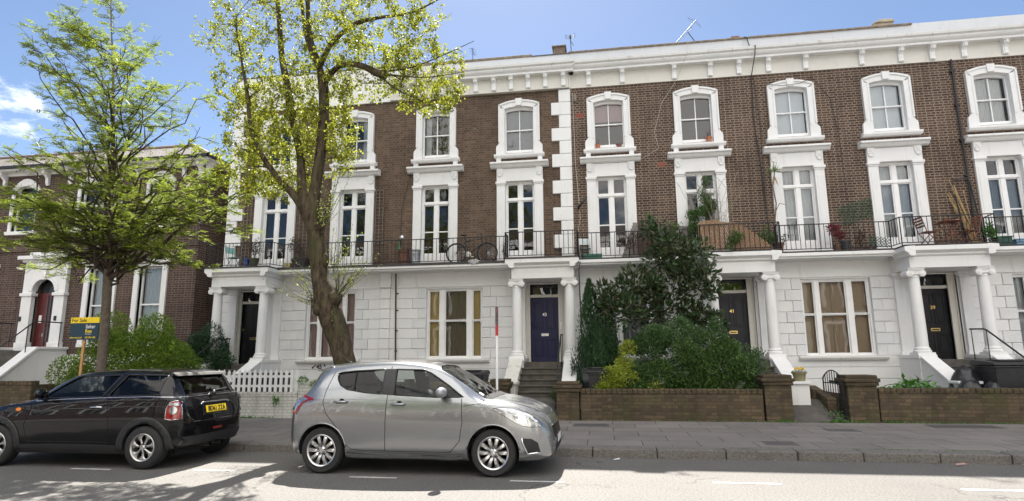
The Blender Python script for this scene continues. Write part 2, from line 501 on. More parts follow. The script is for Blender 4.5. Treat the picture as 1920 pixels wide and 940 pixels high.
def paving():
    m, nt, nodes, links, b = new_mat('paving_slabs')
    tcn = nodes.new('ShaderNodeTexCoord'); v = tcn.outputs['Object']
    br = nodes.new('ShaderNodeTexBrick'); links.new(v, br.inputs['Vector'])
    br.offset = 0.5
    br.inputs['Scale'].default_value = 1.0
    br.inputs['Brick Width'].default_value = 0.9; br.inputs['Row Height'].default_value = 0.6
    br.inputs['Mortar Size'].default_value = 0.008; br.inputs['Mortar Smooth'].default_value = 0.2
    br.inputs['Color1'].default_value = (0.19, 0.17, 0.158, 1); br.inputs['Color2'].default_value = (0.245, 0.220, 0.205, 1)
    br.inputs['Mortar'].default_value = (0.028, 0.026, 0.02, 1); br.inputs['Bias'].default_value = 0
    sc = nodes.new('ShaderNodeVectorMath'); sc.operation = 'SCALE'; links.new(br.outputs['Color'], sc.inputs[0])
    links.new(ramp(nt, noise(nt, v, 1.1, 6, 0.65), 0.3, 0.7, 0.82, 1.15), sc.inputs['Scale'])
    c = mixrgb(nt, ramp(nt, noise(nt, v, 5, 6, 0.7), 0.58, 0.75, 0, 0.45), sc.outputs[0], (0.085, 0.08, 0.072))
    c = mixrgb(nt, ramp(nt, noise(nt, v, 90, 2), 0.45, 0.6, 0.25, 0), c, (0.06, 0.055, 0.05))
    sp = ramp(nt, noise(nt, v, 26, 2), 0.71, 0.73, 0, 0.6)
    c = mixrgb(nt, sp, c, (0.28, 0.27, 0.25))
    links.new(c, b.inputs['Base Color']); b.inputs['Roughness'].default_value = 0.85
    bump(nt, b, br.outputs['Fac'], -0.6, 0.01)
    return m

KY = -7.44
WY = -3.35
ASPH = asphalt()
struct(rebase(sheet('ground', -300, 300, -300, 300, -0.05, plain('ground_far', (0.16, 0.15, 0.13), 0.9)), (0, 0, -0.05)), 'grey town ground reaching away behind the houses')
struct(rebase(sheet('road', -60, 70, -15.6, KY, 0.0, ASPH), (0, -11.5, 0)), 'light grey asphalt road, half in shade')
pm = paving()
m = MB(); m.box(-60, 70, KY + 0.30, WY + 0.12, -0.04, 0.12)
struct(rebase(m.build('pavement', pm), (0, -5.2, 0)), 'grey paving slabs between kerb and garden walls')
m = MB()
rk = random.Random(4); x = -40.0
while x < 50:
    L = 0.9 + rk.random() * 0.12; dz = rk.uniform(-0.006, 0.006); dy = rk.uniform(-0.006, 0.006)
    m.box(x, x + L - 0.012, KY + dy, KY + 0.295, -0.03, 0.126 + dz); x += L
kmat = plain('granite_kerb', (0.155, 0.143, 0.132), 0.85, var=0.35, scale=30, bmp=0.8, bscale=40, dirt=((0.06, 0.05, 0.04), 3.0, 0.6))
struct(rebase(m.build('kerb', kmat, bevel=0.018, seg=2), (0, KY, 0)), 'rough granite kerb stones at the road edge')
struct(rebase(sheet('far_pavement', -60, 70, -20.5, -15.62, 0.1, pm), (0, -18, 0.1)))
m = MB(); m.box(-60, 70, -15.62, -15.45, -0.03, 0.11)
struct(rebase(m.build('far_kerb', kmat), (0, -15.5, 0)))
m = MB(); m.add([(-60, WY + 0.1, 0.10), (70, WY + 0.1, 0.10), (70, 6, 0.16), (-60, 6, 0.16)], [(0, 1, 2, 3)])
struct(rebase(m.build('garden_soil', EARTH, recalc=False), (0, -2, 0.1)), 'dark soil of the front gardens')
# garden paths to the doors
pmat = plain('path_asphalt', (0.085, 0.076, 0.07), 0.85, var=0.35, scale=3, bmp=0.4, dirt=((0.035, 0.04, 0.02), 2.0, .6))
def ramp_path(name, xa, xb, lab, xa2=None, xb2=None, mt=pmat):
    xa2 = xa if xa2 is None else xa2; xb2 = xb if xb2 is None else xb2
    m = MB(); ys = (WY - .02, -2.35, -1.0); zs = (.126, .52, .54); xl = (xa, xa2, xa2); xr = (xb, xb2, xb2); V = []
    for y, z, l, r in zip(ys, zs, xl, xr): V += [(l, y, z), (r, y, z), (l, y, .05), (r, y, .05)]
    F = []
    for k in range(2):
        o = 4 * k; F += [(o, o + 1, o + 5, o + 4), (o + 2, o + 6, o + 7, o + 3), (o, o + 4, o + 6, o + 2), (o + 1, o + 3, o + 7, o + 5)]
    F += [(0, 2, 3, 1), (8, 9, 11, 10)]
    m.add(V, F); struct(rebase(m.build(name, mt), ((xa + xb) / 2, -2, .1)), lab)
ramp_path('garden_path', 14.1, 15.25, 'dark path rising through the open iron gate', 13.0, 15.0)
ramp_path('path', 8.0, 9.11, 'short dark path rising between the walls to the steps of the blue door', 7.95, 9.2)
ramp_path('path', 18.0, 19.7, 'path at the foot of the right hand steps behind the wall')
# moss and weeds fringe is added with the plants

# painted bay marks
MARK = plain('worn_white_line', (0.62, 0.61, 0.58), 0.8, var=0.25, scale=25)
def mark(x0, x1, y, dy, w=0.055, lab=''):
    mm = MB(); rr = random.Random(int(x0 * 10)); n = 14; o = 0
    top, bot = [], []
    for i in range(n + 1):
        t = i / n; xx = x0 + (x1 - x0) * t; yy = y + dy * t
        top.append((xx, yy + w / 2 + rr.uniform(-.008, .008), 0.004)); bot.append((xx, yy - w / 2 + rr.uniform(-.008, .008), 0.004))
    mm.add(top + bot, [(i, n + 1 + i, n + 2 + i, i + 1) for i in range(n)])
    oo = rebase(mm.build('road_marking', MARK, recalc=False), (x0, y, 0.004)); struct(oo, lab)
mark(2.55, 3.2, -9.20, 0.0, lab='thin white bay line beside the black car')
mark(4.45, 5.05, -9.10, 0.0, lab='thin white bay line in the sunlit gap between the cars')
mark(6.85, 7.50, -9.32, 0.0, lab='thin white bay line under the side of the silver car')
mark(9.0, 9.68, -9.33, 0.0, lab='thin white bay line beside the front wheel of the silver car')
mark(11.5, 12.3, -9.15, 0.0, lab='white bay line in the sunlit road, middle right')
mark(14.25, 15.1, -9.22, 0.0, 0.075, lab='white bay line in the sunlit road, far right')

# covers in the pavement
def cover(cx, cy, w, d, lab, z=0.124):
    t = thing('utility_cover', lab, 'utility cover', (cx, cy, z), group='utility covers in the pavement')
    f = MB()
    f.box(cx - w / 2, cx + w / 2, cy - d / 2, cy - d / 2 + .035, z - .01, z + .004).box(cx - w / 2, cx + w / 2, cy + d / 2 - .035, cy + d / 2, z - .01, z + .004)
    f.box(cx - w / 2, cx - w / 2 + .035, cy - d / 2 + .035, cy + d / 2 - .035, z - .01, z + .004).box(cx + w / 2 - .035, cx + w / 2, cy - d / 2 + .035, cy + d / 2 - .035, z - .01, z + .004)
    f.build('frame', plain('cover_concrete', (0.12, 0.115, 0.11), 0.8), t)
    g = MB().box(cx - w / 2 + .04, cx + w / 2 - .04, cy - d / 2 + .04, cy + d / 2 - .04, z - .01, z + .001)
    g.build('plate', plain('cover_iron', (0.085, 0.08, 0.078), 0.7, 0.0, var=0.3, scale=30), t)
cover(9.9, -4.25, 0.75, 0.5, 'long paved cover against the garden wall below the shrubs')
cover(13.0, -6.55, 0.5, 0.4, 'small dark diamond looking cover near the kerb')
cover(14.6, -4.7, 0.55, 0.38, 'small cover beside a pale patch outside the gate')
cover(17.1, -3.95, 1.2, 0.5, 'long cover along the foot of the right garden wall')

# ============================================================ HOUSES
def holes_sheet(mb, x0, x1, z0, z1, holes, y=0.0, depth=0.3):
    xs = sorted({x0, x1, *[h[0] for h in holes], *[h[1] for h in holes]})
    zs = sorted({z0, z1, *[h[2] for h in holes], *[h[3] for h in holes]})
    xs = [a for a in xs if x0 <= a <= x1]; zs = [a for a in zs if z0 <= a <= z1]
    idx = {}
    def vid(a, b):
        if (a, b) not in idx: idx[(a, b)] = len(mb.v); mb.v.append((a, y, b))
        return idx[(a, b)]
    for i in range(len(xs) - 1):
        for j in range(len(zs) - 1):
            cx, cz = (xs[i] + xs[i + 1]) / 2, (zs[j] + zs[j + 1]) / 2
            if any(h[0] < cx < h[1] and h[2] < cz < h[3] for h in holes): continue
            mb.f.append((vid(xs[i], zs[j]), vid(xs[i + 1], zs[j]), vid(xs[i + 1], zs[j + 1]), vid(xs[i], zs[j + 1])))
    for a, b, c, d in holes:
        c = max(c, z0); d = min(d, z1)
        mb.add([(a, y, c), (b, y, c), (b, y, d), (a, y, d), (a, y + depth, c), (b, y + depth, c), (b, y + depth, d), (a, y + depth, d)],
               [(0, 4, 5, 1), (1, 5, 6, 2), (2, 6, 7, 3), (3, 7, 4, 0)])

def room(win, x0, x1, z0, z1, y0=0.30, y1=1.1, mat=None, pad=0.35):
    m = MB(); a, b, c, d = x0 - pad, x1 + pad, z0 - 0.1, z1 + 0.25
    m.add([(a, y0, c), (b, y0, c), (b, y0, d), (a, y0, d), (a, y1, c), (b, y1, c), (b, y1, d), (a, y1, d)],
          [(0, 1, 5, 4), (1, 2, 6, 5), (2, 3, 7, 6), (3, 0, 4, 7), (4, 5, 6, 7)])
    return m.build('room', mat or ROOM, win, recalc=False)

def bars(m, x0, x1, z0, z1, y0, y1, w):
    m.box(x0, x0 + w, y0, y1, z0, z1); m.box(x1 - w, x1, y0, y1, z0, z1)
    m.box(x0 + w, x1 - w, y0, y1, z0, z0 + w); m.box(x0 + w, x1 - w, y0, y1, z1 - w, z1)

C_WHITE = curtain_mat('white_curtain', (0.62, 0.62, 0.62))
C_SHEER = curtain_mat('sheer_curtain', (0.42, 0.42, 0.42))
C_GREYB = curtain_mat('grey_blind', (0.34, 0.35, 0.38))
C_PINK = curtain_mat('pink_blind', (0.52, 0.33, 0.33))
C_WBL = plain('white_blind', (0.66, 0.68, 0.71), 0.8, var=0.03)
C_MUST = curtain_mat('mustard_curtain', (0.62, 0.44, 0.18))
C_LACE = curtain_mat('lace_curtain', (0.23, 0.19, 0.13))
C_BROWN = curtain_mat('brown_shutter', (0.42, 0.30, 0.20))
C_ROSE = curtain_mat('rose_curtain', (0.50, 0.34, 0.32))

def arc(x0, x1, zs, zc, n=8):
    """points of a segmental arch from (x0,zs) to (x1,zs) with crown zc"""
    out = []
    for i in range(n + 1):
        t = i / n; out.append((x0 + (x1 - x0) * t, zs + (zc - zs) * (1 - (2 * t - 1) ** 2)))
    return out

def upper_window(h, c, corbel=True, cover=None, wear=WHITE):
    z0 = 7.68
    fr = MB()
    g = 0.41
    y0, y1 = 0.10, 0.15
    # frame with arched head
    for sx in (-1, 1):
        fr.box(c + sx * g, c + sx * (g + .045), y0 - .03, y1, z0 - .03, 9.10)
    fr.box(c - g, c + g, y0 - .03, y1, z0 - .03, z0 + .05)
    a_in = arc(c - g, c + g, 8.97, 9.02); a_out = [(c + g, 9.12), (c - g, 9.12)]
    fr.ext(a_in + a_out, 'y', y0 - .03, y1)
    fr.box(c - g, c + g, y0 - .035, y1, 8.34, 8.375)
    fr.box(c - .014, c + .014, y0 - .01, y1 - .01, z0 + .05, 8.34); fr.box(c - .014, c + .014, y0 - .02, y1 - .02, 8.375, 8.99)
    for sx in (-.22, .22):
        fr.tube([(c + sx - .025, y0 - .05, 8.335), (c + sx - .012, y0 - .055, 8.318), (c + sx + .012, y0 - .055, 8.318), (c + sx + .025, y0 - .05, 8.335)], .006, 4)
    w = fr.build('window', PAINT, h, bevel=0.004)
    pn = MB().add([(c - g, y1 - .02, z0), (c + g, y1 - .02, z0), (c + g, y1 - .02, 9.05), (c - g, y1 - .02, 9.05)], [(0, 1, 2, 3)])
    pn.build('pane', GLASS, w, recalc=False)
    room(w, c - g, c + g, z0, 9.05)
    # surround: shaped architrave
    s = MB()
    inner = [(c - .44, 7.60)] + [(c - .44, 7.9)] + arc(c - .44, c + .44, 9.03, 9.09)[0:] + [(c + .44, 7.9), (c + .44, 7.60)]
    for sx in (-1, 1):
        out = [(.44, 7.55), (.44, 9.03), (.54, 9.06), (.63, 9.15), (.63, 7.93), (.655, 7.885), (.70, 7.84), (.712, 7.78), (.71, 7.55)]
        s.ext([(c + sx * a, b) for a, b in out], 'y', -.085, 0.12)
        out2 = [(.44, 7.9), (.44, 9.03), (.50, 9.05), (.50, 7.9)]
        s.ext([(c + sx * a, b) for a, b in out2], 'y', -.10, -.08)
        s.ext([(c + sx * a, b) for a, b in [(.585, 7.95), (.585, 9.17), (.635, 9.17), (.635, 7.95)]], 'y', -.115, -.08)
    top = arc(c - .63, c + .63, 9.15, 9.285, 12); low = arc(c - .44, c + .44, 9.03, 9.09, 12)[::-1]
    s.ext(top + low, 'y', -.0855, 0.121)
    top2 = arc(c - .635, c + .635, 9.17, 9.30, 12); low2 = arc(c - .60, c + .60, 9.115, 9.245, 12)[::-1]
    s.ext(top2 + low2, 'y', -.115, -.08)
    s.ext([(c - .085, 9.10), (c - .105, 9.33), (c + .105, 9.33), (c + .085, 9.10)], 'y', -.14, -.05)
    s.build('surround', WHITE, w, bevel=0.006)
    # sill with corbels
    s = MB(); s.ext([(0.1, 7.60), (-.17, 7.555), (-.17, 7.50), (-.12, 7.455), (0.05, 7.455)], 'x', c - .765, c + .765)
    if corbel:
        for sx in (-1, 1):
            s.box(c + sx * .56, c + sx * .70, -.11, 0.03, 7.335, 7.46)
    s.build('sill', WHITE, w, bevel=0.005)
    if cover:
        mat, kind = cover
        m = MB()
        if kind == 'full': m.wave(c - g, c + g, z0, 9.05, .22, .004, .4)
        elif kind == 'slats':
            for i in range(34): m.box(c - g, c + g, .20, .215, z0 + .04 * i, z0 + .04 * i + .032)
        elif kind == 'top': m.wave(c - g, c + g, 8.50, 9.05, .22, .004, .4)
        elif kind == 'folds': m.wave(c - g, c + g, z0, 9.05, .25, .02, .07)
        elif kind == 'right': m.wave(c + .16, c + g, z0, 9.05, .24, .025, .09)
        elif kind == 'sides': m.wave(c - g, c - .22, z0, 9.05, .24, .02, .08); m.wave(c + .30, c + g, z0, 9.05, .24, .02, .08)
        m.build('curtain', mat, w, recalc=False)
    return w

def french_window(h, c, cover=None, hood=True, sidelong=False):
    zb, zt = 4.22, 6.70
    g = .40; y0, y1 = .10, .16
    f = MB()
    f.box(c - g - .045, c - g, y0 - .02, y1, zb, zt + .02); f.box(c + g, c + g + .045, y0 - .02, y1, zb, zt + .02)
    f.box(c - g, c + g, y0 - .02, y1, zt - .03, zt + .02)
    f.box(c - g, c + g, y0 - .03, y1, 6.14, 6.21)
    f.box(c - .055, c + .055, y0 - .012, y1, zb, 6.14); f.box(c - .055, c + .055, y0 - .012, y1, 6.21, zt - .03)
    for sx in (-1, 1):
        xa, xb = sorted((c + sx * .055, c + sx * g))
        f.box(xa, xb, y0, y1, zb, 4.60); f.box(xa, xb, y0 + .01, y1, 5.27, 5.305)
        bars(f, xa, xb, 4.6, 6.14, y0 + .005, y1 - .005, .03); bars(f, xa, xb, 6.21, zt - .03, y0 + .005, y1 - .005, .03)
    w = f.build('window', PAINT, h, bevel=0.004)
    MB().add([(c - g, y1 - .03, 4.3), (c + g, y1 - .03, 4.3), (c + g, y1 - .03, zt), (c - g, y1 - .03, zt)], [(0, 1, 2, 3)]).build('pane', GLASS, w, recalc=False)
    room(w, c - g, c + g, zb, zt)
    s = MB()
    for sx in (-1, 1):
        xa, xb = sorted((c + sx * .44, c + sx * .70))
        s.box(xa, xb, -.07, .12, 4.12, 6.60)
        s.box(xa + .05, xb - .05, -.078, -.06, 4.5, 6.45)
        s.box(xa - .02, xb + .02, -.10, .1, 4.12, 4.32)
        s.box(xa - .012, xb + .012, -.085, .1, 6.60, 6.645); s.box(xa - .03, xb + .03, -.11, .1, 6.645, 6.72)
    s.box(c - .70, c + .70, -.072, .12, 6.72, 7.12)
    s.build('surround', WHITE, w, bevel=0.006)
    for sx in (-1, 1):
        b = MB(); bx = c + sx * .60
        b.ext([(bx - .095, 7.14), (bx + .095, 7.14), (bx + .09, 6.98), (bx + .06, 6.90), (bx, 6.865), (bx - .06, 6.90), (bx - .09, 6.98)], 'y', -.105, -.07)
        b.lathe((bx, -.108, 7.05), [(.045, -.012), (.045, .01)], 10, 'y')
        b.lathe((bx - .035, -.108, 6.98), [(.028, -.01), (.028, .01)], 8, 'y'); b.lathe((bx + .035, -.108, 6.98), [(.028, -.01), (.028, .01)], 8, 'y')
        b.build('bracket', WHITE, w, bevel=0.006)
    t = MB(); t.ext([(0.05, 7.33), (-.12, 7.31), (-.25, 7.295), (-.25, 7.24), (-.20, 7.215), (-.15, 7.15), (-.10, 7.125), (0.05, 7.125)], 'x', c - .88, c + .88)
    t.build('hood', WHITE, w, bevel=0.006)
    if cover:
        mat, kind = cover; m = MB()
        if kind == 'folds': m.wave(c - g, c - .03, 4.3, 6.65, .24, .02, .075, seed=int(c)); m.wave(c + .03, c + g, 4.3, 6.65, .24, .02, .075, seed=int(c) + 3)
        elif kind == 'low': m.wave(c - g, c + g, 4.3, 6.1, .24, .022, .08, seed=5)
        m.build('curtain', mat, w, recalc=False)
    return w

def ground_window(h, x0, x1, m1, m2, cover=None):
    zb, zt = 1.48, 3.54; y0, y1 = .12, .19
    f = MB()
    bars(f, x0, x1, zb, zt, y0 - .03, y1, .05)
    for a, b in (m1, m2): f.box(a, b, y0 - .04, y1, zb + .05, zt - .05)
    segs = ((x0 + .05, m1[0]), (m1[1], m2[0]), (m2[1], x1 - .05))
    for a, b in segs:
        bars(f, a, b, zb + .05, 2.585, y0 + .01, y1 - .012, .028); bars(f, a, b, 2.585, zt - .05, y0 - .01, y1 - .03, .028)
        for q in (a + .02, b - .02): f.box(q - .012, q + .012, y0 - .02, y0, 2.50, 2.585)
    w = f.build('window', PAINT, h, bevel=0.004)
    MB().add([(x0, y1 - .025, zb), (x1, y1 - .025, zb), (x1, y1 - .025, zt), (x0, y1 - .025, zt)], [(0, 1, 2, 3)]).build('pane', GLASS_G, w, recalc=False)
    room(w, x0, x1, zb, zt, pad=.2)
    s = MB(); s.ext([(0.1, 1.49), (-.14, 1.475), (-.14, 1.43), (-.10, 1.37), (0.02, 1.36)], 'x', x0 - .21, x1 + .22)
    s.build('sill', WHITE_WEATHER, w, bevel=0.006)
    if cover:
        for j, (a, b) in enumerate(segs):
            if cover == 'must':
                if j == 1: MB().wave(a, b, zb, zt, .27, .02, .06, seed=2).build('curtain', C_LACE, w, recalc=False)
                else: MB().wave(a, b, zb, zt, .25, .006, .5).build('blind', C_MUST, w, recalc=False)
            elif cover == 'shut':
                k = MB(); n = 2 if j == 1 else 1
                for q in range(n):
                    aa = a + (b - a) * q / n; bb = a + (b - a) * (q + 1) / n
                    k.box(aa + .004, bb - .004, .26, .285, zb, zt)
                    k.box(aa + .05, bb - .05, .25, .262, zb + .15, 2.5); k.box(aa + .05, bb - .05, .25, .262, 2.65, zt - .1)
                k.build('shutter', C_BROWN, w)
            elif cover == 'rose': MB().wave(a, b, zb, zt, .25, .012, .1, seed=j).build('curtain', C_ROSE, w, recalc=False)
            elif cover == 'white': MB().wave(a, b, zb, zt, .25, .012, .1, seed=j).build('curtain', C_SHEER, w, recalc=False)
    return w

COURSES = [3.56, 3.25, 2.95, 2.655, 2.36, 2.065, 1.765, 1.475, 1.18, 0.88, 0.58, 0.28, 0.05]
def ground_floor(h, x0, x1, win, door, mat=WHITE, blocks=True):
    """rusticated stucco with openings; win=(a,b), door=(a,b)"""
    back = MB(); holes = []
    if win: holes.append((win[0], win[1], 1.48, 3.54))
    if door: holes.append((door[0], door[1], 0.2, 3.64))
    holes_sheet(back, x0, x1, 0.0, 4.06, holes, 0.012, 0.3)
    back.build('ground_wall', mat, h, recalc=False)
    # courses
    m = MB(); v = MB(); v2 = MB()
    for i in range(len(COURSES) - 1):
        zt, zb = COURSES[i], COURSES[i + 1] + .015
        spans = [(x0 + .004, x1 - .004)]
        cut = []
        if win and zt <= 3.57 and zb >= 1.47: cut.append((win[0], win[1]))
        if door: cut.append((door[0] - .12, door[1] + .12))
        for a, b in cut:
            ns = []
            for p, q in spans:
                if b <= p or a >= q: ns.append((p, q)); continue
                if a > p: ns.append((p, a))
                if b < q: ns.append((b, q))
            spans = ns
        for p, q in spans:
            if q - p < .03: continue
            aw = (.24, .42)[i % 2]
            if blocks and win and zt <= 3.57 and zb >= 1.47:
                if abs(q - win[0]) < .01 and q - p > .5:
                    v.box(q - aw, q, -.028, .01, zb, zt); m.box(p, q - aw - .008, -.014, .01, zb, zt); continue
                if abs(p - win[1]) < .01 and q - p > .5:
                    v2.box(p, p + aw, -.028, .01, zb, zt); m.box(p + aw + .008, q, -.014, .01, zb, zt); continue
            m.box(p, q, -.014, .01, zb, zt)
    m.build('rustication', mat, h, bevel=0.005)
    for vv in (v, v2):
        if vv.v: vv.build('rough_quoining', WHITE_ROUGH, h, bevel=0.008)
    s = MB(); s.box(x0, x1, -.03, .01, 3.585, 3.60); s.build('string_course', mat, h)

def column(c_x, y, z0=1.55, z1=3.63, r=.145):
    m = MB()
    m.box(c_x - .2, c_x + .2, y - .2, y + .2, z0 - .06, z0)
    prof = [(.19, 0), (.20, .02), (.195, .05), (.165, .065), (.175, .085), (.175, .10), (.155, .115), (r, .14)]
    H = z1 - z0
    for i in range(9):
        t = i / 8; prof.append((r * (1 - .14 * t ** 1.6), .14 + t * (H - .14 - .22)))
    prof += [(r * .95, H - .22), (r * .95, H - .205), (r * .86, H - .19), (r * .9, H - .15), (r * 1.12, H - .10)]
    m.lathe((c_x, y, z0), prof, 22)
    m.box(c_x - .185, c_x + .185, y - .175, y + .175, z1 - .055, z1 - .012); m.box(c_x - .20, c_x + .20, y - .19, y + .19, z1 - .02, z1)
    m.box(c_x - .13, c_x + .13, y - .155, y + .155, z1 - .15, z1 - .05)
    for sx in (-1, 1):
        for i, (rr, dd) in enumerate(((.082, 0), (.062, .012), (.035, .02))):
            m.lathe((c_x + sx * .148, y, z1 - .125), [(rr, -.165 - dd), (rr, .165 + dd)], 16, 'y')
    return m

def porch(h, x0, x1, door, dmat, number=None, nmat=None, box_mat=CREAM, left_open=True, steps=True, rail='right', cheek=(None, None)):
    """x0,x1: outer faces of the entablature"""
    root = wloc(h)
    e = MB()
    e.box(x0, x1, -1.00, .02, 3.64, 3.93)
    e.ext([(0.02, 3.925), (-1.01, 3.925), (-1.06, 3.96), (-1.06, 4.00), (-1.12, 4.035), (-1.17, 4.06), (-1.17, 4.17), (0.02, 4.19)], 'x', x0 - .02, x1 + .02)
    for sx, xx in ((-1, x0), (1, x1)):
        e.ext([(xx - sx * .1, 3.925), (xx + sx * .01, 3.925), (xx + sx * .06, 3.96), (xx + sx * .06, 4.0), (xx + sx * .12, 4.035), (xx + sx * .15, 4.062), (xx + sx * .15, 4.168), (xx - sx * .1, 4.185)], 'y', -1.168, -.35)
    po = e.build('porch', WHITE, h, bevel=0.006)
    cxs = (x0 + .13, x1 - .13)
    for cx in cxs:
        column(cx, -.82).build('column', WHITE, h, smooth='auto', angle=35)
    # pilasters against the wall behind the columns
    for cx in cxs:
        p = MB()
        p.box(cx - .13, cx + .13, -.10, .01, 1.55, 3.48); p.box(cx - .16, cx + .16, -.13, .01, 3.48, 3.54); p.box(cx - .19, cx + .19, -.17, .01, 3.54, 3.64)
        p.box(cx - .17, cx + .17, -.14, .01, 1.43, 1.56)
        p.build('pilaster', WHITE, h, bevel=0.006)
    # floor slab of the porch, podium blocks and steps
    f = MB(); f.box(x0 + .33, x1 - .33, -1.0, .3, .1, 1.37); 
    fl = f.build('porch_floor', STEP, h)
    for sx, cx in ((-1, cxs[0]), (1, cxs[1])):
        b = MB(); a0, a1 = cx - .19, cx + .19
        b.box(a0, a1, -1.03, .01, .05, 1.43); b.box(a0 - .02, a1 + .02, -1.06, .0, 1.40, 1.495)
        b.build('podium', WHITE, h, bevel=0.008)
    for sx, cx in ((-1, cxs[0]), (1, cxs[1])):
        k = MB()
        a0, a1 = cx - .155, cx + .155
        k.ext([(-1.03, .05), (-1.03, 1.43), (-1.10, 1.40), (-2.26, .84), (-2.26, .05)], 'x', a0, a1)
        k.ext([(-1.04, 1.47), (-1.10, 1.45), (-2.30, .88), (-2.30, .80), (-1.10, 1.38), (-1.04, 1.40)], 'x', a0 - .025, a1 + .025)
        k.box(a0 - .04, a1 + .04, -2.62, -2.24, .05, .87); k.box(a0 - .09, a1 + .09, -2.67, -2.20, .87, .93)
        k.build('stair_wall', (cheek[0] if sx < 0 else cheek[1]) or WHITE, h, bevel=0.008)
    if steps:
        s = MB(); n = 6; rh_ = (1.37 - .53) / n; td = .215
        for i in range(n):
            zt = 1.37 - i * rh_; y1_ = -1.0 - td * i
            s.box(cxs[0] + .15, cxs[1] - .15, y1_ - td - .0, y1_ + .02, .08, zt - rh_ - .035)
            s.box(cxs[0] + .152, cxs[1] - .152, y1_ - td - .03, y1_ + .02, zt - rh_ - .035, zt - rh_)
        s.build('steps', STEP, h, bevel=0.012, seg=2)
    # entrance: frame, door, fanlight
    a, b_ = door
    g = MB()
    holes_sheet(g, a - .17, b_ + .17, 1.33, 3.66, [(a, b_, 1.33, 3.61)], .10, .15)
    g.add([(a - .17, .012, 1.33), (a - .17, .10, 1.33), (a - .17, .10, 3.66), (a - .17, .012, 3.66)], [(0, 1, 2, 3)])
    g.add([(b_ + .17, .012, 1.33), (b_ + .17, .10, 1.33), (b_ + .17, .10, 3.66), (b_ + .17, .012, 3.66)], [(0, 1, 2, 3)])
    g.add([(a - .17, .012, 3.645), (b_ + .17, .012, 3.645), (b_ + .17, .10, 3.645), (a - .17, .10, 3.645)], [(0, 1, 2, 3)])
    g.add([(a - .17, .012, 1.372), (b_ + .17, .012, 1.372), (b_ + .17, .40, 1.372), (a - .17, .40, 1.372)], [(0, 1, 2, 3)])
    for z in ((3.22, 3.30),): g.box(a, b_, .16, .28, *z)
    for q in (a - .02, b_): g.box(q, q + .02, .15, .28, 1.37, 3.61)
    g.box(a - .17, a - .13, .07, .11, 1.37, 3.64); g.box(b_ + .13, b_ + .17, .07, .11, 1.37, 3.64)
    en = g.build('entrance', box_mat, h, recalc=False)
    MB().add([(a, .22, 3.3), (b_, .22, 3.3), (b_, .22, 3.6), (a, .22, 3.6)], [(0, 1, 2, 3)]).build('fanlight', GLASS, en, recalc=False)
    room(en, a, b_, 3.28, 3.58, .3, .9, pad=.02)
    d = MB(); d.box(a, b_, .22, .26, 1.38, 3.22)
    W = b_ - a
    dpan = MB()
    w1 = (.12 * W, .46 * W); w2 = (.54 * W, .88 * W)
    st = MB()
    for (u0, u1) in (w1, w2):
        for (q0, q1) in ((1.52, 2.03), (2.30, 3.10)):
            bars(dpan, a + u0, a + u1, q0, q1, .205, .222, .028)
            dpan.box(a + u0 + .055, a + u1 - .055, .208, .222, q0 + .055, q1 - .055)
    d.v += []; o = len(d.v)
    d.add(dpan.v, dpan.f)
    dd = d.build('door', dmat, h, bevel=0.004)
    hw = MB().box(a + W / 2 - .11, a + W / 2 + .11, .200, .222, 2.10, 2.18); hw.build('letterbox', nmat or BRASS, dd, bevel=0.004)
    MB().box(a + W / 2 - .085, a + W / 2 + .085, .196, .202, 2.12, 2.155).build('letter_flap', BLACKPL if nmat is None else STEEL, dd)
    if number:
        text_mesh('number', number, .13, nmat or BRASS, dd, (a + W / 2, .203, 2.68), bold=.002)
    kk = MB().lathe((a + .07, .19, 2.42), [(.012, .03), (.025, .0), (.028, -.02), (.0, -.04)], 10, 'y'); kk.build('knob', nmat or BRASS, dd, smooth=True)
    # handrail
    if rail:
        hx = cxs[1] - .25 if rail == 'right' else cxs[0] + .25
        r = MB(); r.tube([(hx, -.45, 2.12), (hx, -1.0, 2.10), (hx, -1.12, 2.07), (hx, -2.3, 1.42), (hx, -2.45, 1.30)], .02, 8)
        r.tube([(hx, -.5, 1.35), (hx, -.5, 2.12)], .012, 6); r.tube([(hx, -1.1, 1.2), (hx, -1.1, 2.08)], .012, 6); r.tube([(hx, -2.4, .4), (hx, -2.4, 1.34)], .014, 6)
        r.build('handrail', IRON, h, smooth=True)
    return po

def railing(h, path, z0=4.27, z1=4.93, step=.125, mat=IRON):
    m = MB()
    for (ax, ay), (bx, by) in zip(path[:-1], path[1:]):
        L = math.hypot(bx - ax, by - ay)
        if L < .01: continue
        m.tube([(ax, ay, z1), (bx, by, z1)], .014, 6); m.tube([(ax, ay, z0), (bx, by, z0)], .011, 4)
        n = max(1, int(round(L / step)))
        for i in range(n + 1):
            t = i / n; x, y = ax + (bx - ax) * t, ay + (by - ay) * t
            r = .014 if i in (0, n) else .0085
            m.tube([(x, y, 4.17 if (i % 8 == 0) else z0), (x, y, z1)], r, 4)
    return m.build('balcony_railing', mat, h, recalc=False)

def slab(h, x0, x1, px0=None, px1=None, mat=WHITE, edge=False):
    spans = [(x0, x1)] if px0 is None else [(x0, px0 - .15), (px1 + .15, x1)]
    le = plain('lead', (0.045, 0.043, 0.042), .6, var=.3)
    for a, b in spans:
        if b - a < .05: continue
        m = MB(); m.ext([(.02, 4.19), (-.66, 4.17), (-.66, 4.085), (-.60, 4.06), (-.60, 4.03), (.02, 4.02)], 'x', a, b)
        sl = m.build('balcony', mat, h, bevel=0.006)
        MB().box(a, b, (-.675 if edge else -.64), .0, (4.15 if edge else 4.19), (4.225 if edge else 4.215)).build('lead_sheet', le, sl)
    if px0 is not None:
        MB().box(px0 - .13, px1 + .13, (-1.185 if edge else -1.14), 0, 4.172 if edge else 4.191, 4.216).build('porch_lead', le, h)

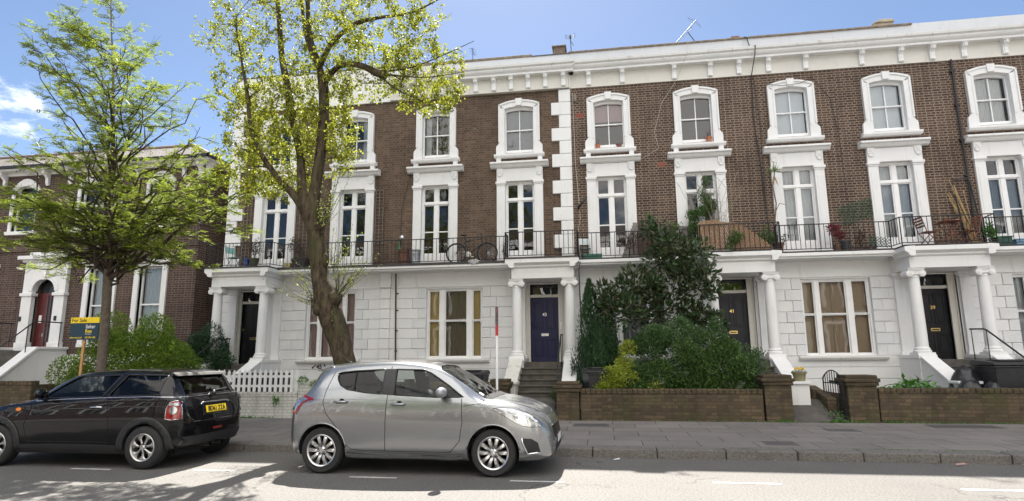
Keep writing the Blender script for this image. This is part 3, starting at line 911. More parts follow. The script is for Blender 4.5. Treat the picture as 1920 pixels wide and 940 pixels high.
def bracket_mb(m, bx, y, z0=9.60, z1=10.02):
    """scrolled cornice bracket"""
    w = .065
    pr = [(0, z0 + .02), (-.05, z0), (-.08, z0 + .03), (-.07, z0 + .10), (-.07, z0 + .22), (-.10, z0 + .28), (-.15, z0 + .31), (-.165, z1 - .05), (-.14, z1 - .02), (0, z1 - .02)]
    m.ext([(y + a, b) for a, b in pr], 'x', bx - w, bx + w)
    m.ext([(y + a * 1.12 - .004, b) for a, b in pr[1:-1]] + [(y - .02, z1 - .03), (y - .02, z0 + .03)], 'x', bx - w * .45, bx + w * .45)
    m.box(bx - w - .02, bx + w + .02, y - .18, y, z1 - .022, z1)

def cornice(h, x0, x1, y, brackets, end_l=False, end_r=False, mat=WHITE):
    f = MB(); f.box(x0, x1, y, .03, 9.565, 10.05); f.box(x0, x1, y - .035, y, 9.56, 9.60); f.build('frieze', CREAM, h, bevel=.004)
    pr = [(0.1, 10.02), (y - .20, 10.02), (y - .20, 10.08), (y - .26, 10.12), (y - .29, 10.16), (y - .29, 10.20), (y - .345, 10.235), (y - .36, 10.31), (y - .30, 10.33), (0.1, 10.37)]
    c = MB(); c.ext(pr[:5] + [(0.1, 10.16)], 'x', x0, x1 + (.16 if end_r else 0)); cc = c.build('cornice', mat, h, bevel=.004)
    c = MB(); c.ext(pr[4:] + [(0.1, 10.162)], 'x', x0, x1 + (.2 if end_r else 0)); c.build('cornice_top', WHITE_WEATHER, h, bevel=.004)
    for bx in brackets:
        b = MB(); bracket_mb(b, bx, y); b.build('bracket', WHITE, cc)
    return cc

def parapet(h, x0, x1, y, z1=10.74, cope=True, y1=.32):
    MB().box(x0, x1, y, y1, 10.16, z1).build('parapet', stucco_mat('parapet_render', (0.62, 0.63, 0.65), .3) if 'parapet_render' not in MATS else MATS['parapet_render'], h)
    if cope:
        m = MB(); xx = x0; rr = random.Random(int(x0 * 7))
        while xx < x1 - .05:
            L = min(.62 + rr.random() * .1, x1 - xx); m.box(xx, xx + L - .008, y - .05, y1 + .05, z1, z1 + .055 + rr.uniform(-.004, .004)); xx += L
        m.build('coping', COPING, h, bevel=.008)

def shell(h, x0, x1, roofz=10.12, left=False, y1=9.0, bmat=BRICK_A, right=False):
    MB().box(x0 + .01, x1 - .01, 1.2, y1, 0.05, roofz - .02).build('back_wall', bmat, h)
    MB().box(x0 + .005, x1 - .005, .03, y1 + .01, roofz - .015, roofz + .04).build('roof', plain('roof_felt', (.12, .115, .11), .9), h)
    if left: MB().box(x0, x0 + .012, .0, 1.21, 0.05, roofz).build('side_wall', bmat, h)
    m = MB(); m.box(x0 + .02, x0 + .10, .32, 1.2, .05, roofz - .03); m.box(x1 - .10, x1 - .02, .32, 1.2, .05, roofz - .03); m.build('party_wall', bmat, h)

DOOR_BLUE = plain('blue_door_paint', (0.013, 0.013, 0.055), .4, var=.08, spec=.3)
DOOR_BLACK = plain('black_door_paint', (0.010, 0.010, 0.012), .3, var=.1, spec=.35)
DOOR_GREY = plain('dark_grey_door_paint', (0.024, 0.024, 0.030), .45, var=.08, spec=.3)
W = dict(w1=0.0, w2=2.6, w3=5.27, w4=7.88, w5=10.58, w6=13.11, w7=15.75, w8=18.28, w9=20.94, w10=23.55)
HU = lambda c: (c - .45, c + .45, 7.58, 9.11)
HF = lambda c: (c - .46, c + .46, 4.20, 6.74)

def house(name, label, x0, x1, wins, gw, door, px, brick, number, dmat, nmat=None, covers=(None, None), fcovers=(None, None), gcover=None, corb=True, rail='right', cheek=(None, None), gw_m=None, blocks=True, left=False):
    h = thing(name, label, 'house', ((x0 + x1) / 2, 0, 0), group='white fronted brick terraced houses')
    b = MB(); holes_sheet(b, x0, x1, 4.06, 9.60, [HU(c) for c in wins] + [HF(c) for c in wins], 0, .32); b.build('brick_wall', brick, h, recalc=False)
    for c, cv in zip(wins, covers): upper_window(h, c, corb, cv)
    for c, cv in zip(wins, fcovers): french_window(h, c, cv)
    ground_floor(h, x0, x1, gw, (door[0] - .17, door[1] + .17) if door else None, blocks=blocks)
    if gw: ground_window(h, gw[0], gw[1], gw_m[0], gw_m[1], gcover)
    if door: porch(h, px[0], px[1], door, dmat, number, nmat, rail=rail, cheek=cheek)
    slab(h, x0, x1, *(px if px else (None, None)), edge=brick is BRICK_A)
    shell(h, x0, x1, left=left, bmat=brick)
    return h

# ---- number 45 (left end)
h45 = house('terraced_house', 'left end house of the terrace with plain parapet, half hidden by the leaning tree', -1.62, 3.76, (W['w1'], W['w2']), (1.21, 2.81), (-1.02, -.22), (-1.33, .42), BRICK_A, None, DOOR_BLACK,
            covers=(None, (C_WHITE, 'right')), fcovers=(None, None), gcover='rose', gw_m=((1.56, 1.66), (2.36, 2.46)), left=True, rail='left')
MB().box(-1.62, 3.76, -.05, .3, 9.565, 10.74).build('parapet', WHITE, h45)
MB().box(-1.64, 3.76, -.075, .32, 10.74, 10.78).build('coping', plain('dark_coping', (.08, .075, .07), .8), h45)
m = MB()
for i in range(13):
    z = 4.25 + i * .405
    L = (.30, .52)[i % 2] if False else (.50, .32)[i % 2]
    m.box(-1.66, -1.62 + L, -.06, .30, z, z + .395)
m.build('quoins', WHITE, h45, bevel=.012)
railing(h45, [(-1.50, -.3), (-1.50, -1.10), (.58, -1.10), (.72, -.62), (3.76, -.62)])
# street number painted low on the wall
t = text_mesh('number', '45', .18, plain('black_paint', (.012, .012, .012), .5), h45, (1.645, -.0225, 1.21), align='LEFT', bold=.006)
t = text_mesh('number', 'A', .10, MATS['black_paint'], h45, (1.875, -.0225, 1.275), align='LEFT', bold=.004)
ar = MB(); ar.ext([(1.50, 1.215), (1.51, 1.275), (1.53, 1.26), (1.62, 1.335), (1.635, 1.32), (1.55, 1.24), (1.565, 1.222)], 'y', -.0245, -.0205)
ar.build('arrow', MATS['black_paint'], h45)
# trellises on the brick
def trellis(x0, x1, z0, z1, lab):
    m = MB()
    nx = 3; nz = int((z1 - z0) / .11)
    for i in range(nx): xx = x0 + (x1 - x0 - .02) * i / (nx - 1); m.box(xx, xx + .02, -.055, -.035, z0, z1)
    for j in range(nz + 1): zz = z0 + (z1 - z0 - .018) * j / nz; m.box(x0 - .01, x1 + .01, -.036, -.022, zz, zz + .018)
    o = m.build('trellis', plain('grey_wood', (.16, .13, .115), .85, var=.3)); tag(rebase(o, (x0, -.04, z0)), lab, 'trellis', group='brown lattice trellises on the brick'); return o
trellis(-1.06, -.80, 4.4, 6.68, 'narrow brown trellis beside the left quoins under the alarm box')
trellis(3.36, 3.62, 4.95, 6.66, 'narrow brown trellis right of the second balcony window')
trellis(.86, 1.14, 4.4, 6.45, 'narrow brown trellis behind the forked tree trunk')

# ---- number 43
h43 = house('terraced_house', 'house with the dark blue front door and the bicycle on its balcony', 3.76, 9.42, (W['w3'], W['w4']), (5.03, 6.73), (8.13, 8.95), (7.75, 9.47), BRICK_A, '43', DOOR_BLUE, STEEL,
            covers=((C_WHITE, 'sides'), (C_GREYB, 'slats')), fcovers=(None, None), gcover='must', gw_m=((5.42, 5.57), (6.25, 6.41)), cheek=(WHITE_GREEN, None))
cornice(h43, 3.76, 9.42, -.10, [4.35, 4.9, 5.45, 6.0, 6.55, 7.12, 7.66, 8.19, 8.72, 9.27], end_r=True)
parapet(h43, 3.76, 9.44, .0, 10.72, cope=False)
MB().box(3.76, 8.30, -.03, .3, 10.72, 10.80).build('coping', COPING, h43, bevel=.01)
MB().box(8.30, 9.46, -.03, .3, 10.72, 10.745).build('lead_flashing', plain('dark_coping', (.08, .075, .07), .8), h43)
m = MB()
for i in range(13):
    z = 4.22 + i * .41; L = (.55, .32)[(i + 1) % 2]
    m.box(9.42 - L, 9.46, -.06, .02, z, z + .40)
m.build('quoins', WHITE, h43, bevel=.012)
MB().box(9.43, 9.455, -.10, .3, 9.57, 10.3).build('frieze_return', WHITE, h43)
m = MB()
for i in range(len(COURSES) - 1):
    m.box(3.62, 3.92, -.085, .0, COURSES[i + 1] + .012, COURSES[i])
m.box(3.60, 3.94, -.10, 0, 3.60, 4.03); m.build('pier', WHITE, h43, bevel=.01)
railing(h43, [(3.76, -.62), (7.60, -.62), (7.60, -1.10), (9.60, -1.10), (9.60, -.62)])
m = MB(); m.tube([(4.07, -.04, 4.05), (4.08, -.05, 3.9), (4.13, -.05, 1.5), (4.13, -.05, .2)], .022, 8)
for z in (3.4, 2.9, 2.3, 1.7): m.box(4.09, 4.17, -.06, 0, z, z + .03)
m.build('downpipe', PIPE, h43)
ch = MB(); ch.box(8.97, 9.33, .02, .45, 10.72, 11.0); ch.box(8.93, 9.37, -.02, .49, 10.99, 11.04); ch.box(8.90, 9.42, .0, .47, 10.74, 10.775)
ch.build('chimney', plain('chimney_brick', (.16, .12, .09), .9, var=.4, scale=12), h43, bevel=.01)
# intercom by the blue door
MB().box(8.985, 9.03, .075, .10, 2.28, 2.50).build('intercom', PAINT, h43, bevel=.006)

# ---- number 41
h41 = house('terraced_house', 'house with the dark grey door 41 behind the big glossy shrub', 9.42, 14.86, (W['w5'], W['w6']), (10.2, 12.0), (13.36, 14.18), (12.98, 14.68), BRICK_B, '41', DOOR_GREY,
            covers=((C_PINK, 'top'), None), fcovers=(None, None), gcover='white', gw_m=((10.62, 10.74), (11.46, 11.58)), rail=None)
cornice(h41, 9.42, 14.86, -.0, [10.03, 11.04, 12.56, 13.59, 14.4])
parapet(h41, 9.44, 14.86, .03)
railing(h41, [(9.60, -.62), (12.76, -.62), (12.83, -1.10), (14.83, -1.10), (14.86, -.62)])
# ---- number 39
h39 = house('terraced_house', 'house with the shuttered ground window and black door 39 beyond the open gate', 14.86, 20.05, (W['w7'], W['w8']), (15.56, 17.32), (18.50, 19.26), (17.88, 19.72), BRICK_B, '39', DOOR_BLACK,
            covers=((C_WBL, 'full'), (C_WBL, 'full')), fcovers=((C_WHITE, 'folds'), (C_WHITE, 'folds')), gcover='shut', gw_m=((15.92, 16.04), (16.73, 16.87)), corb=False, rail='right')
cornice(h39, 14.86, 20.05, -.0, [15.22, 16.24, 17.74, 18.77, 19.58])
parapet(h39, 14.86, 19.2, .03)
MB().box(19.2, 20.05, .03, .35, 10.16, 10.79).build('parapet', MATS['parapet_render'], h39)
railing(h39, [(14.86, -.62), (17.68, -.62), (17.72, -1.10), (19.88, -1.10), (19.92, -.62), (20.05, -.62)])
m = MB(); m.box(18.25, 18.75, .1, .5, 10.79, 10.93); m.ext([(18.22, 10.93), (18.8, 10.93), (18.72, 11.02), (18.4, 11.02)], 'y', .05, .55)
m.build('chimney', plain('stone_chimney', (.42, .36, .27), .9, var=.2), h39, bevel=.01)
# ---- number 37 (right edge)
h37 = house('terraced_house', 'last house of the terrace, cut off by the right edge', 20.05, 25.3, (W['w9'], W['w10']), (20.75, 22.5), (23.9, 24.7), (23.4, 25.2), BRICK_B, None, DOOR_BLACK,
            covers=((C_WHITE, 'folds'), None), fcovers=((C_SHEER, 'low'), None), gcover='white', gw_m=((21.1, 21.22), (22.0, 22.12)), corb=False)
cornice(h37, 20.05, 25.3, -.0, [20.39, 21.42, 22.4])
MB().box(20.05, 25.3, .03, .35, 10.16, 10.79).build('parapet', MATS['parapet_render'], h37)
railing(h37, [(20.05, -.62), (25.3, -.62)])
h30 = house('terraced_house', 'further house of the terrace past the right edge of the view', 25.3, 30.6, (26.2, 28.8), (26.2, 28.0), None, None, BRICK_B, None, DOOR_BLACK, gcover='white', gw_m=((26.6, 26.72), (27.4, 27.52)), corb=False)
cornice(h30, 25.3, 30.6, 0, []); MB().box(25.3, 30.6, .03, .35, 10.16, 10.79).build('parapet', MATS['parapet_render'], h30)

# pipes and cables on the front
m = MB(); m.tube([(20.02, -.07, 9.56), (20.0, -.08, 8.0), (20.02, -.08, 6.2), (20.0, -.08, 4.25)], .028, 8)
for z in (9.2, 8.2, 7.2, 6.2, 5.2): m.box(19.96, 20.08, -.09, 0, z, z + .035)
m.build('downpipe', PIPE, h39)
m = MB(); m.tube([(14.62, -.0, 10.8), (14.68, -.06, 10.74), (14.76, -.03, 10.45), (14.82, -.38, 10.3), (14.80, -.33, 10.05), (14.74, -.03, 9.55), (14.70, -.03, 8.3), (14.78, -.03, 6.9), (14.84, -.03, 5.4), (14.9, -.03, 4.3)], .014, 5)
m.tube([(14.74, -.03, 9.55), (14.80, -.03, 9.5), (14.86, -.03, 7.9), (14.84, -.03, 6.1), (14.86, -.03, 4.4)], .008, 5)
m.build('cable', PIPE, h41)
m = MB(); m.tube([(9.52, -.14, 4.2), (9.62, -.35, 4.18), (9.64, -.68, 4.1), (9.60, -.62, 3.9), (9.58, -.05, 3.6), (9.60, -.03, 2.4), (9.60, -.03, .3)], .016, 5); m.build('cable', PIPE, h41)
m = MB(); m.tube([(13.0, -.02, 10.75), (12.95, -.37, 10.3), (12.6, -.02, 9.55), (12.15, -.03, 8.9), (11.9, -.03, 8.0), (12.0, -.03, 7.5), (11.5, -.03, 7.2), (11.46, -.26, 7.32)], .006, 4)
m.build('aerial_cable', plain('pale_cable', (.5, .45, .38), .7), h41)
m = MB(); m.tube([(19.55, -.3, 10.3), (19.4, -.03, 9.6), (19.9, -.03, 9.5)], .006, 4); m.build('aerial_cable', MATS['pale_cable'], h39)
m = MB(); m.tube([(15.12, -.13, 9.2), (15.5, -.14, 9.12), (16.0, -.14, 9.15), (16.35, -.13, 9.3), (16.42, -.03, 9.3), (16.8, -.03, 8.7), (16.9, -.03, 7.9), (16.95, -.03, 7.2), (17.0, -.03, 5.0)], .008, 4); m.build('cable', PIPE, h39)
m = MB(); m.tube([(4.72, -.12, 7.47), (4.60, -.25, 7.30), (4.45, -.03, 7.1), (4.20, -.03, 6.0), (4.18, -.03, 4.3)], .007, 4); m.build('cable', PIPE, h43)
m = MB(); m.tube([(9.53, -.03, 9.4), (9.56, -.03, 7.2), (9.62, -.03, 6.2), (9.66, -.04, 5.5), (9.58, -.04, 5.1)], .008, 4); m.build('cable', MATS['pale_cable'], h41)
# soil pipe elbow and bell on the brick at the party wall
m = MB(); m.tube([(9.62, -.03, 5.78), (9.62, -.12, 5.82), (9.72, -.16, 5.92), (9.86, -.2, 6.08)], .035, 8); m.build('pipe_elbow', PIPE, h41, smooth=True)
m = MB(); m.lathe((9.60, -.04, 9.17), [(.02, .2), (.05, .12), (.05, 0), (.03, -.05)], 8); m.build('wall_lamp', plain('weathered_metal', (.22, .19, .16), .7), h41)
MB().box(11.96, 12.15, -.004, .0, 6.94, 7.07).build('red_brick', plain('red_brick', (.24, .07, .05), .9), h41)
MB().box(9.62, 9.85, -.004, .0, 8.62, 8.75).build('red_brick', MATS['red_brick'], h41)
# pots on the upper sills
def pot(x, y, z, r, h, mat, lab, cat='flower pot', group=None, n=14, stems=0, name='flower_pot'):
    t = thing(name, lab, cat, (x, y, z), group=group)
    m = MB().lathe((x, y, z), [(r * .72, 0), (r * .95, h * .8), (r * 1.08, h * .8), (r * 1.1, h), (r * .9, h), (r * .85, h * .85), (0, h * .85)], n)
    m.build('pot', mat, t, smooth='auto')
    if stems:
        s = MB(); rr = random.Random(int(x * 100))
        for i in range(stems):
            a = rr.random() * 6.28; s.tube([(x, y, z + h * .8), (x + .03 * math.cos(a), y + .03 * math.sin(a), z + h + .07), (x + .07 * math.cos(a), y + .05 * math.sin(a), z + h + .14 + rr.random() * .08)], .003, 3)
        s.build('stems', TWIG, t, recalc=False)
    return t
pot(10.24, -.05, 7.585, .075, .13, TERRA, 'terracotta pot with dry twigs, left pot under the pink blind', group='terracotta pots on upper sills', stems=5)
pot(10.86, -.05, 7.585, .085, .10, plain('brown_clay', (.2, .09, .07), .8), 'wide brown bowl pot, right pot under the pink blind', group='terracotta pots on upper sills')
pot(13.42, -.05, 7.585, .09, .15, TERRA, 'terracotta pot with a sprig on the sill of the plain dark upper window', group='terracotta pots on upper sills', stems=7)

# alarm box
t = thing('alarm_box', 'hexagonal orange burglar alarm box with blue label beside the left quoins', 'alarm box', (-1.0, -.02, 6.92))
m = MB(); hexa = [(-1.0 + .15 * math.cos(math.pi / 3 * i), 6.92 + .14 * math.sin(math.pi / 3 * i)) for i in range(6)]
m.ext(hexa, 'y', -.11, -.02); m.build('case', plain('alarm_orange', (.75, .30, .03), .4, var=.05), t, bevel=.015, seg=2)
MB().box(-1.08, -.92, -.118, -.108, 6.87, 6.97).build('label', plain('alarm_blue', (.03, .13, .5), .4), t)
text_mesh('lettering', 'ADT', .08, PAINT, t, (-1.0, -.121, 6.89), bold=.002)

# aerials
def tv_aerial(x, y, z, lab):
    t = thing('tv_aerial', lab, 'aerial', (x, y, z))
    MB().tube([(x + .02, y, z), (x, y, z + .75)], .012, 6).build('mast', IRON, t)
    a = MB()
    for sx in (-1, 1):
        for k in range(3):
            a.tube([(x + sx * .03, y, z + .60 + k * .05), (x + sx * .14, y - .05, z + .62 + k * .05 + sx * .01)], .006, 4)
        a.tube([(x + sx * .14, y - .05, z + .6 + sx * .01), (x + sx * .14, y - .05, z + .75 + sx * .01)], .006, 4)
    a.box(x - .03, x + .03, y - .03, y + .03, z + .62, z + .70)
    a.tube([(x, y, z + .55), (x + .1, y - .03, z + .35)], .008, 4)
    a.build('dipole', plain('aerial_metal', (.05, .05, .055), .5, .5), t); return t
tv_aerial(9.50, .25, 10.75, 'small upright television aerial on the parapet next to the chimney stub')
t = thing('tv_aerial', 'long slanting television aerial with crossed reflector leaning over the parapet', 'aerial', (13.38, .4, 10.8))
MB().tube([(13.38, .4, 10.85), (13.10, .4, 11.32)], .014, 6).build('mast', IRON, t)
a = MB(); a.tube([(12.68, .4, 10.95), (13.36, .4, 11.70)], .013, 5)
for i in range(10):
    q = i / 9; px_, pz_ = 12.72 + .6 * q, 10.99 + .66 * q
    a.tube([(px_, .28, pz_), (px_, .52, pz_)], .005, 3)
a.tube([(12.93, .4, 11.22), (12.97, .4, 11.17), (13.08, .4, 11.28)], .008, 4); a.tube([(13.19, .4, 11.50), (13.24, .4, 11.42), (13.12, .4, 11.33)], .008, 4)
a.build('boom', IRON, t)
a = MB(); 
for k in range(5):
    a.tube([(13.30 - k * .04, .3, 11.66 + k * .03), (13.30 - k * .04, .5, 11.66 + k * .03)], .004, 3); a.tube([(13.36 + k * .03, .3, 11.64 - k * .045), (13.36 + k * .03, .5, 11.64 - k * .045)], .004, 3)
a.tube([(13.34, .4, 11.67), (13.12, .4, 11.80)], .006, 3); a.tube([(13.34, .4, 11.67), (13.50, .4, 11.46)], .006, 3)
a.build('reflector', plain('aerial_grey', (.2, .24, .32), .5, .5), t)
ch = MB(); ch.box(14.28, 14.52, .1, .4, 10.79, 10.9); ch.box(14.24, 14.60, .08, .42, 10.78, 10.82); ch.build('chimney', plain('chimney_red', (.25, .12, .07), .9), h41)
t = thing('tv_aerial', 'thin aerial mast seen through the leaves above the cornice', 'aerial', (6.35, .3, 10.72))
MB().tube([(6.35, .3, 10.72), (6.35, .3, 11.35)], .01, 5).build('mast', IRON, t)
a = MB(); a.tube([(6.35, .1, 11.25), (6.35, .6, 11.25)], .007, 4)
for k in range(5): a.tube([(6.25, .12 + .1 * k, 11.25), (6.45, .12 + .1 * k, 11.25)], .004, 3)
a.build('dipole', IRON, t)
# ============================================================ LEFT HOUSE
hl = thing('brick_house', 'dark brick house with hipped slate roof and arched red front door on the left', 'house', (-7, 0, 0))
lw_up = [(-4.55, -3.68), (-7.15, -6.28), (-9.75, -8.88), (-12.35, -11.48)]
lw_gr = [(-6.45, -5.62), (-4.62, -3.79), (-11.0, -10.2)]
b = MB()
H = [(a, c, 5.85, 7.50) for a, c in lw_up] + [(a, c, 2.05, 4.5) for a, c in lw_gr] + [(-8.45, -7.60, 1.84, 4.30)]
holes_sheet(b, -14, -2.62, 0, 8.02, H, 0, .3)
b.build('brick_wall', BRICK_L, hl, recalc=False)
m = MB(); m.add([(-2.62, 0, 0), (-2.62, 9, 0), (-2.62, 9, 8.02), (-2.62, 0, 8.02)], [(0, 1, 2, 3)]); m.box(-13.9, -2.63, 1.2, 4.7, 0.02, 8.0)
m.box(-13.9, -13.8, .31, 1.2, 0, 8.0); m.build('side_wall', BRICK_L, hl, recalc=False)
r = MB(); e0, e1, f0, f1, zz, rz_ = -14.4, -2.25, -.38, 4.75, 8.06, 9.42
r.add([(e0, f0, zz), (e1, f0, zz), (e1, f1, zz), (e0, f1, zz), (-14.4, 2.2, rz_), (-4.8, 2.2, rz_)], [(0, 1, 5, 4), (1, 2, 5), (2, 3, 4, 5), (3, 0, 4), (0, 3, 2, 1)])
rf = r.build('roof', SLATE, hl)
m = MB(); m.tube([(e1, f0, zz + .03), (-4.8, 2.2, rz_ + .03)], .07, 6); m.tube([(-4.8, 2.2, rz_ + .03), (e0, 2.2, rz_ + .03)], .06, 6); m.build('ridge_tiles', plain('ridge_tile', (.24, .17, .14), .9, var=.3, scale=14), rf)
g = MB(); g.box(e0, e1 + .06, f0 - .08, f0, zz - .07, zz + .02); g.box(e1, e1 + .08, f0 - .08, f1, zz - .07, zz + .02); g.build('gutter', PIPE, hl)
g = MB(); g.box(e0, e1 - .02, f0 + .02, .0, zz - .13, zz - .06); g.box(-2.62, e1 - .02, .0, f1, zz - .13, zz - .06); g.box(e0, -2.6, -.04, 0, zz - .22, zz - .13); g.build('soffit', WHITE, hl)
for bx in (-2.72, -3.32, -5.0, -5.9, -7.6, -8.5, -10.2):
    m = MB(); m.ext([(0, 7.45), (-.05, 7.43), (-.09, 7.52), (-.10, 7.68), (-.2, 7.78), (-.27, 7.82), (-.27, 7.93), (0, 7.93)], 'x', bx - .055, bx + .055); m.build('bracket', WHITE, hl, bevel=.005)
m = MB(); m.ext([(-2.62, 7.45), (-2.57, 7.43), (-2.53, 7.52), (-2.52, 7.68), (-2.42, 7.78), (-2.32, 7.84), (-2.32, 7.93), (-2.62, 7.93)], 'y', .03, .14); m.build('bracket', WHITE, hl)
def lwin(x0, x1, z0, z1, arch, cur=None):
    f = MB(); bars(f, x0, x1, z0, z1, .1, .16, .05); mid = (z0 + z1) / 2; f.box(x0 + .05, x1 - .05, .09, .15, mid - .025, mid + .025)
    w = f.build('window', PAINT, hl)
    MB().add([(x0, .14, z0), (x1, .14, z0), (x1, .14, z1), (x0, .14, z1)], [(0, 1, 2, 3)]).build('pane', GLASS, w, recalc=False)
    room(w, x0, x1, z0, z1, pad=.1)
    if cur: MB().wave(x0, x1, z0, z1, .24, .015, .09).build('curtain', cur, w, recalc=False)
    s = MB()
    if arch:
        s.ext(arc(x0, x1, z1 - .22, z1 - .02) + arc(x0 - .14, x1 + .14, z1 - .18, z1 + .24)[::-1], 'y', -.07, .1)
        s.box(x0 - .12, x0, -.05, .1, z0, z1 - .2); s.box(x1, x1 + .02, -.03, .1, z0, z1 - .2)
    else:
        s.box(x0 - .18, x0, -.06, .1, z0, z1 + .12); s.box(x1, x1 + .18, -.06, .1, z0, z1 + .12); s.box(x0, x1, -.06, .1, z1, z1 + .12); s.box(x0 - .24, x1 + .24, -.14, 0, z1 + .12, z1 + .24)
    s.box(x0 - .14, x1 + .14, -.12, .1, z0 - .12, z0); s.build('surround', WHITE, w, bevel=.006)
for i, (a, c) in enumerate(lw_up): lwin(a, c, 5.85, 7.48, True)
for i, (a, c) in enumerate(lw_gr): lwin(a, c, 2.05, 4.5, False, C_WHITE)
m = MB(); m.box(-14, -2.60, -.05, 0, 5.15, 5.3); m.build('string_course', BRICK_L, hl)
# door case
x0, x1 = -8.45, -7.60
s = MB()
for sx, xx in ((-1, x0), (1, x1)):
    a0, a1 = sorted((xx, xx + sx * .38)); s.box(a0, a1, -.14, .05, 1.84, 3.62); s.box(a0 - .04, a1 + .04, -.19, .05, 3.62, 3.72); s.box(a0 - .03, a1 + .03, -.17, .05, 1.84, 2.1)
    s.box(a0, a1, -.13, .05, 3.72, 4.75)
cx, rr_ = (x0 + x1) / 2, (x1 - x0) / 2
pts = [(cx + rr_ * math.cos(t), 3.78 + rr_ * .95 * math.sin(t)) for t in np.linspace(0, math.pi, 15)]
s.ext(pts + [(x0, 4.75), (x1, 4.75)], 'y', -.13, .05)
pts2 = [(cx + (rr_ + .14) * math.cos(t), 3.78 + (rr_ + .12) * math.sin(t)) for t in np.linspace(0, math.pi, 15)]
s.ext(pts2 + [(x, z) for x, z in reversed([(cx + rr_ * math.cos(t), 3.78 + rr_ * .95 * math.sin(t)) for t in np.linspace(0, math.pi, 15)])], 'y', -.165, -.13)
s.ext([(cx - .08, 4.15), (cx + .08, 4.15), (cx + .13, 4.72), (cx - .13, 4.72)], 'y', -.22, -.13)
s.box(x0 - .45, x1 + .45, -.2, .05, 4.75, 4.83); s.box(x0 - .52, x1 + .52, -.33, .05, 4.83, 4.95); s.box(x0 - .2, x1 + .2, -.2, .05, 4.95, 5.08)
s.build('door_case', WHITE, hl, bevel=.01)
RED = plain('dark_red_door', (.10, .022, .022), .3, var=.15, coat=.3)
d = MB(); d.box(x0, x1, .14, .2, 1.84, 3.75); 
for k in range(4): d.box(x0 + .36 + k * .12, x0 + .40 + k * .12, .11, .15, 1.95, 3.65)
dd = d.build('door', RED, hl)
m = MB(); 
for k in range(4): m.box(x0 + .405 + k * .12, x0 + .475 + k * .12, .125, .139, 2.1, 3.6)
m.build('door_pane', plain('dark_glass', (.02, .022, .025), .05), dd)
MB().box(x0 + .10, x0 + .2, .125, .14, 2.75, 3.0).build('notice', PAINT, dd)
MB().box(x0 + .3, x0 + .335, .12, .14, 2.3, 2.4).build('handle', STEEL, dd)
MB().ext([(x0, 3.75), (x1, 3.75)] + [(cx + rr_ * math.cos(t), 3.75 + rr_ * .98 * math.sin(t)) for t in np.linspace(0, math.pi, 13)][1:-1], 'y', .16, .18).build('fanlight', MATS['dark_glass'], hl)
MB().box(x1 + .12, x1 + .2, -.17, -.13, 2.8, 2.95).build('door_bell', BLACKPL, hl)
MB().box(-8.83, -8.73, -.17, -.13, 2.8, 2.95).build('entry_lamp', BLACKPL, hl)
k = MB(); k.ext([(0, .05), (0, 1.86), (-1.06, 1.86), (-2.95, .35), (-2.95, .05)], 'x', -7.28, -7.0); k.ext([(0, 1.86), (-1.07, 1.86), (-2.98, .34), (-2.98, .42), (-1.09, 1.94), (0, 1.94)], 'x', -7.33, -6.95)
k.ext([(0, .05), (0, 1.86), (-1.06, 1.86), (-2.95, .35), (-2.95, .05)], 'x', -9.2, -8.9); k.ext([(0, 1.86), (-1.07, 1.86), (-2.98, .34), (-2.98, .42), (-1.09, 1.94), (0, 1.94)], 'x', -9.25, -8.85)
k.box(-7.0, -2.7, -.06, 0, .05, 1.7); k.build('stair_wall', WHITE, hl, bevel=.01)
s = MB(); s.box(-8.9, -7.28, -1.05, 0.3, .05, 1.83)
for i in range(9): s.box(-8.9, -7.28, -1.05 - .22 * (i + 1), -1.05 - .22 * i, .05, 1.83 - (i + 1) * .185)
s.build('steps', STEP, hl, bevel=.01)
for rx in (-7.14, -9.0):
    r = MB(); r.tube([(rx, -.15, 2.72), (rx, -1.1, 2.72), (rx, -2.95, 1.22)], .02, 8); r.tube([(rx, -.2, 1.9), (rx, -.2, 2.72)], .013); r.tube([(rx, -1.3, 1.7), (rx, -1.3, 2.6)], .013); r.tube([(rx, -2.8, .4), (rx, -2.8, 1.35)], .013)
    r.build('handrail', IRON, hl, smooth=True)

# ============================================================ GARDEN WALLS
def gwall(x0, x1, z1, lab, mat=BRICK_W, y0=WY, th=.225, cope=True, extra=None):
    m = MB(); m.box(x0, x1, y0, y0 + th, .02, z1)
    if extra: extra(m)
    o = m.build('garden_wall', mat, bevel=.012)
    t = thing('garden_wall', lab, 'wall', ((x0 + x1) / 2, y0 + th / 2, .1), group='low front garden walls')
    o.data.transform(Matrix.Translation(-Vector(t.location))); o.parent = t; o.name = 'brickwork'
    if cope:
        c = MB(); rr = random.Random(int(x0 * 13)); x = x0
        while x < x1 - .03:
            L = min(.115, x1 - x); dz = rr.uniform(-.006, .006); c.box(x + .003, x + L - .004, y0 - .012 + rr.uniform(-.006, .006), y0 + th + .012, z1, z1 + .10 + dz); x += .115
        c.build('coping', mat, t, bevel=.01)
    return t
def pier(x0, x1, z1, lab, mat=BRICK_W, y0=WY - .02, d=.5):
    t = thing('gate_pier', lab, 'brick pier', ((x0 + x1) / 2, y0 + d / 2, .1), group='brick gate piers')
    MB().box(x0, x1, y0, y0 + d, .02, z1 - .22).build('shaft', mat, t, bevel=.01)
    c = MB(); c.box(x0 - .035, x1 + .035, y0 - .035, y0 + d + .035, z1 - .22, z1 - .145); c.box(x0 - .06, x1 + .06, y0 - .06, y0 + d + .06, z1 - .143, z1 - .07)
    c.box(x0 - .02, x1 + .02, y0 - .02, y0 + d + .02, z1 - .07, z1); c.build('cap', mat, t, bevel=.012)
    return t
gwall(-14, -4.57, .90, 'brown brick garden wall at the far left below the white stair', extra=lambda m: m.box(-4.795, -4.57, WY + .226, -2.5, .02, .90))
gwall(-3.7, -.3, .6, 'low brown wall under the hedge behind the black car')
